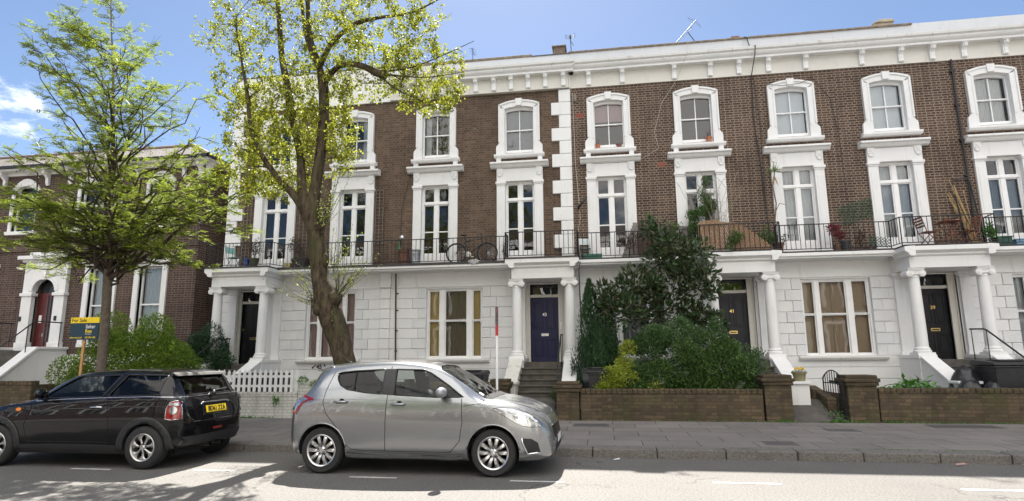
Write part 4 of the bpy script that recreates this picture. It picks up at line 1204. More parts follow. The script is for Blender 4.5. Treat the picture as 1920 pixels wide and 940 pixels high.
# white painted wall and pickets
tw = gwall(-.28, 2.86, .62, 'low white painted brick wall below the picket fence', BRICK_P)
tp = thing('garden_wall', 'rough white painted wall end with a weed between picket fence and silver car', 'wall', (3.3, -3.2, .1), group='low front garden walls')
MB().box(2.87, 4.3, WY - .01, WY + .3, .02, .98).build('brickwork', BRICK_P, tp, bevel=.03, seg=3)
m = MB(); 
for q, (a, b_, zz) in enumerate(((2.9, 3.3, 1.04), (3.3, 3.85, 1.0), (3.85, 4.28, .93))): m.box(a, b_, WY + .0, WY + .28, .96, zz)
m.build('broken_top', WHITE_GREEN, tp, bevel=.04, seg=3)
tf = thing('picket_fence', 'white picket fence standing on the low white wall', 'fence', (1.6, -3.2, .72))
rr = random.Random(3)
for i in range(19):
    x = .30 + i * .1395; dz = rr.uniform(-.012, .012); w = .036
    m = MB(); m.ext([(x - w, .735), (x - w, 1.215 + dz), (x, 1.27 + dz), (x + w, 1.215 + dz), (x + w, .735)], 'y', WY + .04, WY + .06); m.build('picket', PAINT, tf)
m = MB(); m.box(.24, 2.86, WY + .062, WY + .09, .84, .90); m.box(.24, 2.86, WY + .062, WY + .09, 1.07, 1.13); m.build('rail', PAINT, tf)
for x in (.3, 2.83): MB().box(x - .035, x + .035, WY + .09, WY + .15, .72, 1.22).build('post', PAINT, tf)
gwall(4.3, 7.62, .86, 'brown brick wall behind the silver car below the ground window', BRICK_W)
t = pier(7.62, 8.0, 1.02, 'plain brown brick pier left of the steps of the blue door', BRICK_W)
pier(9.13, 9.63, .96, 'mossy brick pier right of the steps of the blue door')
gwall(9.66, 13.56, .70, 'mossy brick wall in front of the big shrubs')
pier(13.60, 14.15, 1.10, 'mossy brick gate pier left of the open gateway')
pier(15.26, 15.84, 1.09, 'yellow patched brick pier carrying the iron gate')
gwall(15.87, 24.5, .72, 'long brick garden wall on the right with sooty top')
t = thing('garden_wall', 'old inner brick wall sloping beside the path behind the gate', 'wall', (14.95, -2.2, .1), group='low front garden walls')
m = MB(); m.ext([(-2.9, .05), (-2.9, .58), (-1.6, .80), (-1.6, .05)], 'x', 15.0, 15.2); m.ext([(14.93, .05), (15.7, .05), (15.7, .62), (14.93, .74)], 'y', -2.2, -2.0)
m.build('brickwork', BRICK_W, t, bevel=.02, seg=2)
# gate
t = thing('iron_gate', 'arched black iron gate standing open at the brick pier', 'gate', (15.24, -3.20, .20), rz=R(96))
t['_local'] = 1
g = MB(); wd = .92
for i in range(9):
    x = .02 + i * (wd - .04) / 8; zt = .78 + .20 * math.sin(math.pi * (x / wd)) ** .8
    g.tube([(x, 0, .06), (x, 0, zt)], .0095 if 0 < i < 8 else .016, 6)
g.build('bars', IRON, t, local=True)
g = MB(); pts = [(wd * k / 16, 0, .78 + .20 * math.sin(math.pi * k / 16) ** .8) for k in range(17)]
g.tube(pts, .014, 6); g.tube([(0, 0, .70), (wd, 0, .70)], .012, 6); g.tube([(0, 0, .10), (wd, 0, .10)], .014, 6); g.tube([(0, 0, .40), (wd, 0, .40)], .010, 6)
g.box(.3, .6, -.012, .012, .70, .76)
g.build('frame', IRON, t, local=True)
g = MB(); g.box(-.06, -.01, -.03, .03, -.12, .80); g.build('post', IRON, t, local=True)
# plinth with flowers
t = pot(14.60, -2.44, .932, .155, .21, plain('olive_pot', (.22, .20, .11), .75), 'olive green pot of yellow pansies at the foot of the white stair wall')
s = MB(); rr = random.Random(5)
lv = MB()
for i in range(120):
    a = rr.random() * 6.28; r_ = .14 * math.sqrt(rr.random()); p = Vector((14.6 + r_ * math.cos(a), -2.44 + r_ * math.sin(a), 1.13 + rr.random() * .05)); d = .02
    u = Vector((rr.uniform(-1, 1), rr.uniform(-1, 1), rr.uniform(-.4, .4))).normalized() * d; w_ = u.cross(Vector((0, 0, 1))).normalized() * d * .6
    lv.add([p - u, p + w_, p + u, p - w_], [(0, 1, 2, 3)])
lv.build('leaves', leaf_mat('pansy_leaf', [(.05, .10, .03), (.09, .16, .04)]), t, recalc=False)
fl = MB()
for i in range(9):
    a = rr.random() * 6.28; r_ = .13 * math.sqrt(rr.random()); fl.blob((14.6 + r_ * math.cos(a), -2.50 + r_ * .6 * math.sin(a), 1.19 + rr.random() * .04), (.026, .014, .024), 7, 4)
fl.build('flowers', plain('pansy_yellow', (.75, .48, .02), .6, var=.2, scale=40), t)

# ============================================================ BINS AND BAGS
def wheelie(x, y, rz, lab, w=.58, d=.62, hgt=1.02, z=.12, grp='black wheelie bins'):
    t = thing('wheelie_bin', lab, 'wheelie bin', (x, y, z), rz, group=grp); t['_local'] = 1
    b = MB(); a0, a1 = w * .42, w * .5; b0, b1 = d * .40, d * .5
    o = [(-a0, -b0, .06), (a0, -b0, .06), (a0, b0, .06), (-a0, b0, .06), (-a1, -b1, hgt - .1), (a1, -b1, hgt - .1), (a1, b1, hgt - .1), (-a1, b1, hgt - .1)]
    b.add(o, [(0, 3, 2, 1), (4, 5, 6, 7), (0, 1, 5, 4), (1, 2, 6, 5), (2, 3, 7, 6), (3, 0, 4, 7)])
    for q in (-.17, 0, .17): b.ext([(q * w - .02, .2), (q * w + .02, .2), (q * w + .02, hgt - .2), (q * w - .02, hgt - .2)], 'y', -b1 + .01, -b1 + .035) if False else None
    b.box(-a1 - .012, a1 + .012, -b1 - .012, b1 + .012, hgt - .15, hgt - .1); b.build('body', BLACKPL, t, local=True, bevel=.02, seg=2)
    l = MB(); l.ext([(-b1 - .03, hgt - .095), (-b1 - .03, hgt - .06), (-b1 + .05, hgt - .02), (b1 - .1, hgt + .02), (b1 + .02, hgt - .02), (b1 + .03, hgt - .095)], 'x', -a1 - .025, a1 + .025)
    l.box(-a1 * .6, a1 * .6, -b1 + .1, b1 - .2, hgt - .01, hgt + .03); l.build('lid', BLACKPL, t, local=True, bevel=.015, seg=2)
    h_ = MB(); h_.tube([(-a1 * .8, b1 + .07, hgt - .06), (a1 * .8, b1 + .07, hgt - .06)], .014, 6); h_.build('handle', BLACKPL, t, local=True)
    for sx in (-1, 1):
        m = MB(); m.lathe((sx * a1 * .9, b0, .1), [(.02, -.03), (.1, -.03), (.1, .03), (.02, .03)], 14, 'x'); m.build('wheel', BLACKPL, t, local=True)
    return t
wheelie(18.75, -2.55, R(6), 'big black wheelie bin at the right edge beside the rubbish bags', .86, .72, 1.24)
wheelie(19.72, -2.5, R(-4), 'second black wheelie bin, cut by the right edge', .86, .72, 1.22)
wheelie(6.25, -2.55, R(3), 'left bin of the pair behind the silver car windscreen', .66, .6, 1.08)
wheelie(7.0, -2.5, R(-3), 'right bin of the pair behind the silver car windscreen', .68, .6, 1.07)
wheelie(9.98, -2.6, R(20), 'lone black bin between the cypress and the yellow shrub', .46, .5, 1.12)
wheelie(1.05, -2.5, R(0), 'black bin behind the picket fence, left one', .6, .6, 1.02)
wheelie(1.78, -2.5, R(4), 'black bin behind the picket fence, right one', .6, .6, 1.02)
BAG = plain('black_bin_bag', (.016, .017, .02), .38, var=.2)
def binbag(x, y, z, rx, ry, rz_, lab, seed):
    t = thing('rubbish_bag', lab, 'rubbish bag', (x, y, z), group='black rubbish bags')
    bm = bmesh.new(); bmesh.ops.create_icosphere(bm, subdivisions=4, radius=1)
    rr = random.Random(seed); fs = [(Vector((rr.uniform(-1, 1), rr.uniform(-1, 1), rr.uniform(-1, 1))).normalized(), rr.uniform(2.5, 7), rr.random() * 6) for _ in range(9)]
    from mathutils import noise as mn_
    for v in bm.verts:
        n = v.co.copy(); k = 1 + .09 * mn_.ridged_multi_fractal(n * 1.6 + Vector((seed, 0, 0)), 1.0, 2.0, 4, 1.0, 2.0) - .08 + sum(abs(math.sin(f * n.dot(d) * 2 + p)) for d, f, p in fs) * .028 - .12
        up = max(0, n.z); k *= 1 + .25 * up ** 6
        v.co = Vector((n.x * rx * k, n.y * ry * k, max(n.z * rz_ * k + rz_ * .8, 0)))
        v.co += Vector((z * 0, 0, 0))
    me = bpy.data.meshes.new('sack'); bm.to_mesh(me); bm.free(); me.materials.append(BAG)
    me.polygons.foreach_set('use_smooth', [True] * len(me.polygons))
    o = bpy.data.objects.new('sack', me); COL.objects.link(o); o.parent = t
    k = MB(); k.tube([(x, y, z + rz_ * 1.75), (x + .03, y - .02, z + rz_ * 1.95)], [.05, .02], 6); k.build('knot', BAG, t)
    return t
binbag(17.95, -2.75, .12, .36, .3, .40, 'lower left rubbish bag against the big wheelie bin', 1)
binbag(18.12, -2.30, .40, .32, .3, .40, 'upper rubbish bag leaning on the big wheelie bin', 2)
binbag(18.28, -2.92, .12, .24, .22, .38, 'small rubbish bag right in front of the big wheelie bin', 8)

# ============================================================ SIGN AND POLE
t = thing('for_sale_sign', 'yellow and navy for sale board on a wooden post by the left tree', 'for sale sign', (-3.38, -3.12, .1))
MB().box(-3.43, -3.36, -3.12, -3.075, .1, 2.10).build('post', plain('pine_post', (.50, .28, .11), .7, var=.2, scale=14), t)
NAVY = plain('navy_board', (.008, .035, .06), .5, var=.05); YEL = plain('yellow_board', (.85, .62, .01), .5, var=.03)
bd = MB(); bd.box(-3.82, -2.97, -3.14, -3.12, 2.06, 2.645); bo = bd.build('board', NAVY, t)
MB().box(-3.822, -2.968, -3.146, -3.118, 2.50, 2.65).build('yellow_band', YEL, bo)
TXB = plain('sign_black', (.012, .012, .012), .6)
def stxt(body, size, mat, x, z, sx=1.0, bold=.0, y=-3.149):
    text_mesh('lettering', body, size, mat, bo, (x, y, z), align='LEFT', bold=bold, sx=sx, ext=.001)
stxt('For Sale', .135, TXB, -3.79, 2.53, 1.02, .001)
stxt('Salter', .135, PAINT, -3.36, 2.36, .93, .001, -3.142); stxt('Rex', .125, YEL, -3.36, 2.245, 1.0, .003, -3.142)
stxt('estate agents', .035, PAINT, -3.36, 2.20, 1.0, 0, -3.142)
stxt('salter-rex.co.uk', .062, YEL, -3.81, 2.10, .93, .001, -3.142); stxt('020 7482 4488', .058, YEL, -3.35, 2.10, .88, .001, -3.142)
t = thing('marker_pole', 'thin white pole with red and black top behind the bonnet of the silver car', 'pole', (8.4, -6.9, .12))
MB().lathe((8.4, -6.9, .1), [(.021, 0), (.021, 1.80)], 12).build('pole', PAINT, t, smooth='auto')
MB().lathe((8.4, -6.9, 1.90), [(.0255, 0), (.0255, .17), (0, .17)], 12).build('red_band', plain('worn_red', (.45, .03, .04), .6, var=.3, scale=40), t, smooth='auto')
MB().lathe((8.4, -6.9, 2.07), [(.0257, .002), (.0257, .33), (0, .33)], 12).build('sticker_band', plain('torn_stickers', (.07, .07, .08), .6, var=.9, scale=45, dirt=((.5, .05, .06), 12, .7)), t, smooth='auto')

# ============================================================ BALCONY THINGS
BZ = 4.216
def tub(x, y, r, h, mat, lab, cat, name, z=BZ, taper=.85, stripes=False):
    t = thing(name, lab, cat, (x, y, z))
    MB().lathe((x, y, z), [(r * taper, 0), (r * (taper + 1) / 2, h * .5), (r, h * .97), (r * 1.05, h), (r * .92, h), (r * .88, h * .85), (0, h * .85)], 18).build('shell', mat, t, smooth='auto')
    m = MB()
    for zz in (.2, .75): m.lathe((x, y, z + h * zz), [(r * (taper + (1 - taper) * zz) + .004, 0), (r * (taper + (1 - taper) * zz) + .008, .015), (r * (taper + (1 - taper) * zz) + .004, .03)], 18)
    m.build('hoop', STEEL if 'metal' in name else IRON, t); return t
tub(4.42, -.38, .17, .46, WOODB, 'round dark wooden tub beside the grey metal bin on the balcony', 'tub', 'wooden_tub')
tub(4.78, -.36, .16, .44, plain('galvanised', (.38, .40, .43), .4, .6, var=.2, scale=10), 'grey galvanised bin beside the wooden tub on the balcony', 'metal bin', 'metal_bin')
t = thing('garden_ornament', 'green bottle shaped ornament standing above the wooden tub', 'ornament', (4.26, -.3, BZ + .39)); MB().lathe((4.26, -.3, BZ + .40), [(.05, 0), (.04, .1), (.015, .2), (.015, .32), (0, .33)], 10).build('bottle', plain('green_glaze', (.03, .35, .10), .3), t, smooth=True)
t = thing('wall_lamp', 'round lamp on a bent arm on the brick above the wooden tub', 'lamp', (4.25, -.05, 5.05)); MB().lathe((4.27, -.16, 5.1), [(0, -.03), (.07, -.02), (.075, .0), (.0, .04)], 14, 'y').build('disc', STEEL, t, smooth=True); MB().tube([(4.2, 0, 4.95), (4.22, -.1, 5.0), (4.27, -.14, 5.1)], .01).build('arm', IRON, t)
pot(-.40, -.75, BZ, .10, .30, plain('blue_glaze', (.02, .05, .28), .2, coat=.5), 'tall blue glazed pot on the left balcony', n=16)
pot(-.16, -.75, BZ, .14, .30, plain('olive_glaze', (.06, .065, .03), .5), 'dark olive pot with a reddish bush on the left balcony', n=16, stems=6)
t = thing('planter', 'dark flared planter on the left balcony beside the trunk', 'planter', (1.18, -.4, BZ)); m = MB(); m.add([(1.0, -.52, BZ), (1.34, -.52, BZ), (1.34, -.26, BZ), (1.0, -.26, BZ), (.92, -.56, BZ + .3), (1.42, -.56, BZ + .3), (1.42, -.2, BZ + .3), (.92, -.2, BZ + .3)], [(0, 3, 2, 1), (4, 5, 6, 7), (0, 1, 5, 4), (1, 2, 6, 5), (2, 3, 7, 6), (3, 0, 4, 7)]); m.build('box', plain('dark_planter', (.035, .03, .028), .6), t)
t = thing('storage_box', 'small yellowish box on the left balcony', 'box', (.76, -.4, BZ)); MB().box(.67, .87, -.5, -.32, BZ, BZ + .14).build('tub', plain('straw_box', (.55, .48, .2), .7), t, bevel=.01); MB().box(.66, .88, -.51, -.31, BZ + .14, BZ + .165).build('lid', MATS['straw_box'], t)

def folding_chair(x, y, rz, mat, lab, z=BZ, s=1.0, fabric=None):
    t = thing('folding_chair', lab, 'chair', (x, y, z), rz); t['_local'] = 1; t.scale = (s, s, s)
    m = MB()
    for sx in (-.2, .2):
        m.tube([(sx, -.20, 0), (sx, .16, .42)], .013, 5); m.tube([(sx * .9, .20, 0), (sx * .9, -.17, .40), ], .013, 5); m.tube([(sx, .14, .40), (sx, .26, .86)], .014, 5)
    m.build('frame', mat, t, local=True)
    q = MB()
    if fabric: q.box(-.19, .19, -.19, .17, .40, .415)
    else:
        for i in range(6): q.box(-.2, .2, -.2 + i * .062, -.155 + i * .062, .405, .42)
    q.build('seat', fabric or mat, t, local=True)
    q = MB()
    if fabric: q.obox((0, .225, .72), (.2, 0, 0), (0, .008, -.002), (0, .035, .13))
    else:
        for i in range(4): q.obox((0, .19 + i * .022, .58 + i * .085), (.2, 0, 0), (0, .007, 0), (0, .006, .026))
    q.build('backrest', fabric or mat, t, local=True)
    return t
TEALF = plain('pale_teal_fabric', (.22, .42, .40), .7)
folding_chair(-.80, -.80, R(70), plain('teal_frame', (.12, .25, .24), .5), 'pale teal folding chair at the left end of the balcony', fabric=TEALF, s=.78)
TEAK = plain('red_brown_teak', (.21, .075, .04), .55, var=.3, scale=16)
folding_chair(18.50, -.78, R(95), TEAK, 'red brown slatted folding chair left of the balcony table', s=.86)
folding_chair(19.50, -.72, R(-85), TEAK, 'red brown slatted folding chair right of the balcony table', s=.86)
folding_chair(9.78, -.42, R(10), plain('grey_chair_frame', (.35, .37, .38), .4, .5), 'grey metal chair with pale back on the balcony right of the quoins', s=.74, fabric=plain('pale_fabric', (.5, .55, .55), .8))
t = thing('balcony_table', 'small slatted teak folding table with a white paper on it', 'table', (19.0, -.80, BZ))
m = MB(); 
for i in range(7): m.box(18.78, 19.24, -1.02 + i * .065, -.965 + i * .065, BZ + .60, BZ + .62)
m.build('tabletop', TEAK, t)
for yy in (-.95, -.65):
    m = MB(); m.tube([(18.80, yy, BZ), (19.2, yy, BZ + .6)], .014, 5); m.build('leg', TEAK, t)
    m = MB(); m.tube([(19.22, yy, BZ), (18.82, yy, BZ + .6)], .014, 5); m.build('leg', TEAK, t)
t = thing('paper', 'white sheet of paper lying on the balcony table', 'paper', (19.02, -.82, BZ + .625)); m = MB(); m.obox((19.02, -.82, BZ + .635), (.15, .02, .01), (-.02, .11, 0), (0, 0, .004)); m.build('sheet', PAINT, t)
# dark frame and canes
t = thing('mattress_frame', 'black bent metal frame leaning on the brick behind the right teak chair', 'frame', (19.82, -.25, BZ))
MB().tube([(19.62, -.35, BZ), (19.60, -.10, 6.0), (19.66, -.08, 6.12), (20.0, -.08, 6.14), (20.03, -.10, 6.05), (20.05, -.35, BZ)], .022, 6).build('frame', IRON, t, smooth=True)
rr = random.Random(9)
t = thing('bamboo_canes', 'bundle of tan bamboo canes leaning inside the black frame', 'canes', (19.85, -.3, BZ))
m = MB()
for i in range(13): m.tube([(19.86 + rr.uniform(-.08, .1), -.35, BZ), (19.66 + rr.uniform(-.22, .2), -.12, BZ + rr.uniform(1.0, 2.0))], .009, 4)
m.build('canes', plain('bamboo', (.42, .29, .13), .6, var=.3), t)
# long green planter
def planterbox(x0, x1, mat, lab, h=.24, y0=-.52, y1=-.30):
    t = thing('planter', lab, 'planter', ((x0 + x1) / 2, y0, BZ)); m = MB(); m.box(x0 + .02, x1 - .02, y0, y1, BZ, BZ + h - .03); m.box(x0, x1, y0 - .02, y1 + .02, BZ + h - .03, BZ + h); m.build('trough', mat, t, bevel=.008); return t
planterbox(20.22, 20.60, plain('green_plastic', (.015, .07, .05), .5), 'dark green trough planter on the far right balcony')
t = planterbox(20.64, 20.86, plain('pale_blue_tub', (.18, .35, .5), .5), 'small pale blue tub on the far right balcony', h=.16)
# screens
def screen(name, lab, poly, y, mat, lean=0, step=.05, tilt=0.0):
    t = thing(name, lab, 'screen', (poly[0][0], y, BZ)); m = MB()
    xs = [p[0] for p in poly]; x = min(xs)
    def zr(xx):
        zs = []
        for (a, b), (c, d) in zip(poly, poly[1:] + poly[:1]):
            if (a - xx) * (c - xx) <= 0 and a != c: zs.append(b + (d - b) * (xx - a) / (c - a))
        return (min(zs), max(zs)) if len(zs) > 1 else (0, 0)
    rr = random.Random(3); i = 0
    while x < max(xs) - .01:
        z0, z1 = zr(x + step / 2)
        if z1 - z0 > .03:
            dx = tilt * (z1 - z0); yo = rr.uniform(-.006, .006)
            m.add([(x, y + yo, z0), (x + step - .008, y + yo, z0), (x + step - .008 - dx, y + yo, z1), (x - dx, y + yo, z1),
                   (x, y + .012 + yo, z0), (x + step - .008, y + .012 + yo, z0), (x + step - .008 - dx, y + .012 + yo, z1), (x - dx, y + .012 + yo, z1)],
                  [(0, 1, 2, 3), (7, 6, 5, 4), (0, 4, 5, 1), (1, 5, 6, 2), (2, 6, 7, 3), (3, 7, 4, 0)])
        x += step; i += 1
    m.build('slats', mat, t); return t
BAMB = plain('weathered_cedar', (.26, .165, .10), .8, var=.45, scale=20)
screen('cedar_screen', 'weathered cedar slat screen behind the railing above door 41, left upright part', [(12.80, 4.24), (12.80, 4.98), (12.9, 5.04), (13.36, 5.08), (13.36, 4.24)], -1.06, BAMB, step=.055)
screen('cedar_screen', 'collapsed fan of cedar slats sliding right behind the railing above door 41', [(13.36, 4.24), (13.36, 5.06), (14.2, 4.96), (14.68, 4.30), (14.68, 4.24)], -1.05, BAMB, step=.05, tilt=.45)
screen('reed_screen', 'dark reed screen behind the railing above the magnolia', [(10.80, 4.22), (11.15, 5.2), (11.6, 5.1), (12.7, 5.02), (12.74, 4.22)], -.55, plain('dark_reed', (.075, .05, .04), .9, var=.5, scale=25), step=.03)
# green lattices
def lattice(lab, c, w, h, ang, y, n=7, mat=None):
    t = thing('lattice', lab, 'trellis', (c[0], y, c[1])); m = MB()
    ca, sa = math.cos(R(ang)), math.sin(R(ang))
    def P(u, v): return (c[0] + u * ca - v * sa, y, c[1] + u * sa + v * ca)
    for i in range(-n, n + 1):
        k = i / n * (w + h) / 2
        for s in (1, -1):
            a, b = [], []
            pts = []
            for q in (-1, 1):
                for tt in np.linspace(-1, 1, 41):
                    pass
            lst = [(k + s * v, v) for v in np.linspace(-h / 2, h / 2, 40) if abs(k + s * v) <= w / 2]
            if len(lst) > 2: m.tube([P(*lst[0]), P(*lst[-1])], .007, 4)
    m.build('lattice', mat or plain('green_trellis', (.02, .10, .06), .6), t); return t
lattice('green diamond lattice fixed askew on the brick between two balcony windows', (17.18, 5.36), .95, .55, 18, -.05, 7)
lattice('collapsed green lattice lying on the balcony floor behind the railing', (17.45, 4.42), .55, .26, -10, -.5, 5)
t = thing('balcony_clutter', 'green plastic tray of clutter on the balcony behind the grey chair', 'tray', (9.95, -.4, BZ)); MB().box(9.72, 10.25, -.56, -.34, BZ, BZ + .13).build('tray', plain('emerald_plastic', (.01, .12, .08), .4), t, bevel=.01)

# ---- bicycle
def bicycle(x, y, z, s=.88):
    t = thing('bicycle', 'dark mountain bicycle leaning inside the balcony railing', 'bicycle', (x, y, z), rz=R(4)); t['_local'] = 1; t.scale = (s, s, s)
    rub = plain('tyre_rubber', (.02, .02, .02), .8); fr = plain('bike_paint', (.02, .02, .024), .35)
    def wheel(cx):
        r0 = .33; w = MB()
        pts = [(cx + r0 * math.cos(a), 0, r0 + r0 * math.sin(a)) for a in np.linspace(0, 2 * math.pi, 33)]
        w.tube(pts, .02, 6, cap=False); wo_ = w.build('wheel', rub, t, local=True, smooth=True)
        r = MB(); r.tube([(cx + .30 * math.cos(a), 0, r0 + .30 * math.sin(a)) for a in np.linspace(0, 2 * math.pi, 33)], .010, 4, cap=False); r.build('rim', STEEL, wo_, local=True)
        sp = MB()
        for k in range(24):
            a = 2 * math.pi * k / 24; sp.tube([(cx, (-.02, .02)[k % 2], r0), (cx + .30 * math.cos(a + .12), 0, r0 + .30 * math.sin(a + .12))], .0018, 3)
        sp.lathe((cx, 0, r0), [(.018, -.04), (.018, .04)], 8, 'y'); sp.build('spokes', STEEL, wo_, local=True)
    wheel(-.52); wheel(.52)
    f = MB(); bb = (-.10, 0, .29); st = (-.23, 0, .78); hd = (.33, 0, .80); hb = (.36, 0, .66); ra = (-.52, 0, .33)
    f.tube([bb, st], .015, 8); f.tube([(-.21, 0, .72), hd], .015, 8); f.tube([bb, hb], .018, 8); f.tube([hd, hb], .018, 8)
    for q in (-.05, .05): f.tube([(bb[0], q * .5, bb[2]), (ra[0], q, ra[2])], .009, 6); f.tube([(-.21, q * .4, .70), (ra[0], q, ra[2])], .008, 6); f.tube([(.37, q, .62), (.52, q, .33)], .011, 6)
    f.build('frame', fr, t, local=True, smooth=True)
    h = MB(); h.tube([hd, (.31, 0, .95)], .013, 6); h.tube([(.28, -.28, .97), (.33, -.12, .95), (.33, .12, .95), (.28, .28, .97)], .012, 6); h.build('handlebar', fr, t, local=True, smooth=True)
    m = MB(); m.tube([st, (-.26, 0, .92)], .012, 6); m.blob((-.27, 0, .94), (.13, .06, .03), 10, 6); m.build('saddle', rub, t, local=True, smooth=True)
    c = MB(); c.lathe((bb[0], -.04, bb[2]), [(.02, -.008), (.09, -.005), (.09, .005), (.02, .008)], 18, 'y'); c.tube([(bb[0], -.06, bb[2]), (bb[0] + .14, -.07, bb[2] - .1)], .01, 5); c.tube([(bb[0], .06, bb[2]), (bb[0] - .14, .07, bb[2] + .1)], .01, 5)
    c.box(bb[0] + .10, bb[0] + .19, -.15, -.07, bb[2] - .115, bb[2] - .09); c.box(bb[0] - .19, bb[0] - .1, .07, .15, bb[2] + .09, bb[2] + .115); c.tube([(bb[0], -.045, bb[2] + .09), (ra[0], -.045, ra[2] + .03)], .005, 4); c.tube([(bb[0], -.045, bb[2] - .09), (ra[0], -.045, ra[2] - .03)], .005, 4)
    c.build('chainset', STEEL, t, local=True)
    return t
bicycle(6.50, -.42, BZ)
pc = MB(); rr = random.Random(2)
t = thing('crumpled_bag', 'crumpled pale plastic bag hanging over the balcony edge below the bicycle', 'plastic bag', (6.62, -.66, 4.2))
bm = bmesh.new(); bmesh.ops.create_icosphere(bm, subdivisions=3, radius=1)
for v in bm.verts:
    k = 1 + .45 * math.sin(7 * v.co.x + 3 * v.co.z) * math.sin(9 * v.co.y + 5 * v.co.z); v.co = Vector((v.co.x * .17 * k, v.co.y * .05 * k, v.co.z * .07 * k))
me = bpy.data.meshes.new('plastic'); bm.to_mesh(me); bm.free(); me.materials.append(plain('grey_plastic', (.42, .42, .43), .3)); o = bpy.data.objects.new('plastic', me); COL.objects.link(o); o.parent = t
# litter
def litter(x, y, s, mat, lab):
    m = MB(); m.add([(x - s, y - s * .5, .135 if y > KY else .006), (x + s, y - s * .4, .02 + (.13 if y > KY else 0)), (x + s * .8, y + s * .5, .03 + (.13 if y > KY else 0)), (x - s * .7, y + s * .6, .012 + (.13 if y > KY else 0))], [(0, 1, 2), (0, 2, 3)])
    o = m.build('litter', mat, recalc=False); tag(rebase(o, (x, y, 0.01)), lab, 'litter', group='scraps of litter in the gutter')
litter(10.36, -7.66, .05, PAINT, 'crumpled white scrap in the gutter right of the silver car')
litter(15.1, -7.58, .07, plain('pink_paper', (.5, .3, .25), .8), 'flat pinkish scrap in the gutter below the iron gate')
m = MB(); rr = random.Random(12)
for i in range(420):
    x = rr.uniform(9.6, 19) if rr.random() < .8 else rr.uniform(2, 6); y = KY - abs(rr.gauss(0, .07)) - .012; a = rr.random() * 6.28; s = rr.uniform(.008, .02); z = .006 + rr.random() * .006
    u = Vector((math.cos(a), math.sin(a), rr.uniform(-.2, .2))) * s; w_ = Vector((-math.sin(a), math.cos(a), rr.uniform(-.2, .2))) * s * .6; p = Vector((x, y, z + .004))
    m.add([p - u, p + w_, p + u, p - w_], [(0, 1, 2, 3)])
o = m.build('gutter_debris', leaf_mat('dry_petals', [(.10, .05, .03), (.35, .2, .15), (.45, .33, .28), (.12, .09, .05)], .1), recalc=False)
tag(rebase(o, (14, KY, 0)), 'brown petals and dust lying along the kerb', 'debris', kind='stuff')
# ============================================================ CARS
def interp(tab, x):
    """monotone cubic through a table"""
    n = len(tab)
    if x <= tab[0][0]: return tab[0][1]
    if x >= tab[-1][0]: return tab[-1][1]
    xs = [t[0] for t in tab]; ys = [t[1] for t in tab]
    i = max(k for k in range(n - 1) if xs[k] <= x)
    d = [(ys[k + 1] - ys[k]) / (xs[k + 1] - xs[k]) for k in range(n - 1)]
    def m(k):
        if k == 0: return d[0]
        if k == n - 1: return d[-1]
        if d[k - 1] * d[k] <= 0: return 0
        return 2 * d[k - 1] * d[k] / (d[k - 1] + d[k])
    h = xs[i + 1] - xs[i]; t = (x - xs[i]) / h; m0, m1 = m(i), m(i + 1)
    return (2 * t**3 - 3 * t**2 + 1) * ys[i] + (t**3 - 2 * t**2 + t) * h * m0 + (-2 * t**3 + 3 * t**2) * ys[i + 1] + (t**3 - t**2) * h * m1

def cr(pts, sub=4):
    out = []
    for i in range(len(pts) - 1):
        p0 = pts[max(i - 1, 0)]; p1 = pts[i]; p2 = pts[i + 1]; p3 = pts[min(i + 2, len(pts) - 1)]
        for k in range(sub):
            t = k / sub
            out.append(tuple(.5 * ((2 * b) + (-a + c) * t + (2 * a - 5 * b + 4 * c - d) * t * t + (-a + 3 * b - 3 * c + d) * t**3) for a, b, c, d in zip(p0, p1, p2, p3)))
    out.append(pts[-1]); return out

class Car:
    def __init__(s, T, L):
        s.T = T; s.L = L
    def ring(s, x, inset=0.0, floor=None, sub=4):
        T = s.T; zt = interp(T['zt'], x) - inset; zb = interp(T['zb'], x); w = interp(T['w'], x) - inset
        if floor is not None: zb = floor
        belt = min(interp(T['belt'], x), zt - .035); wr = min(interp(T['wr'], x) - inset, w - .02)
        sh = interp(T['sh'], x) if 'sh' in T else .0
        if floor is not None:
            pts = [(0, zb), (w - .10, zb), (w - .03, zb + .03), (w - .02, (zb + belt) / 2), (w - .04, belt)]
        else:
            pts = [(0, zb), (w - .16, zb), (w - .055, zb + .03), (w - .012, zb + .12), (w, zb + .45 * (belt - zb)), (w - .004, zb + .75 * (belt - zb)), (w - .03 - sh, belt - .012)]
        edge = T['edge'] if 'edge' in T else .075
        ez = min(edge, (zt - belt) * .9)
        q = max(0.0, (zt - ez - belt))
        if q > .1: pts += [(w - .05 - sh + (wr - w + .05 + sh) * .5 + .022, belt + q * .5)]
        pts += [(wr, zt - ez), (wr - .075, zt - ez * .38), (wr * .62, zt - ez * .10), (wr * .3, zt - .006), (0, zt)]
        # constant count
        c = cr(pts, sub)
        # resample to a constant number of points by arc length
        P = np.array(c); d = np.r_[0, np.cumsum(np.hypot(*np.diff(P, axis=0).T))]
        n = s.N; key = [0]
        t = np.linspace(0, d[-1], n)
        return np.c_[np.interp(t, d, P[:, 0]), np.interp(t, d, P[:, 1])]
    N = 44
    def shell(s, xs, inset=0.0, floor=None):
        V = []; F = []; n = s.N
        for x in xs:
            r = s.ring(x, inset, floor)
            full = [(x, y, z) for y, z in r] + [(x, -y, z) for y, z in r[-2:0:-1]]
            V += full
        m = 2 * n - 2
        for i in range(len(xs) - 1):
            for k in range(m): F.append((i * m + k, i * m + (k + 1) % m, (i + 1) * m + (k + 1) % m, (i + 1) * m + k))
        F.append(tuple(range(m - 1, -1, -1))); F.append(tuple((len(xs) - 1) * m + k for k in range(m)))
        return V, F

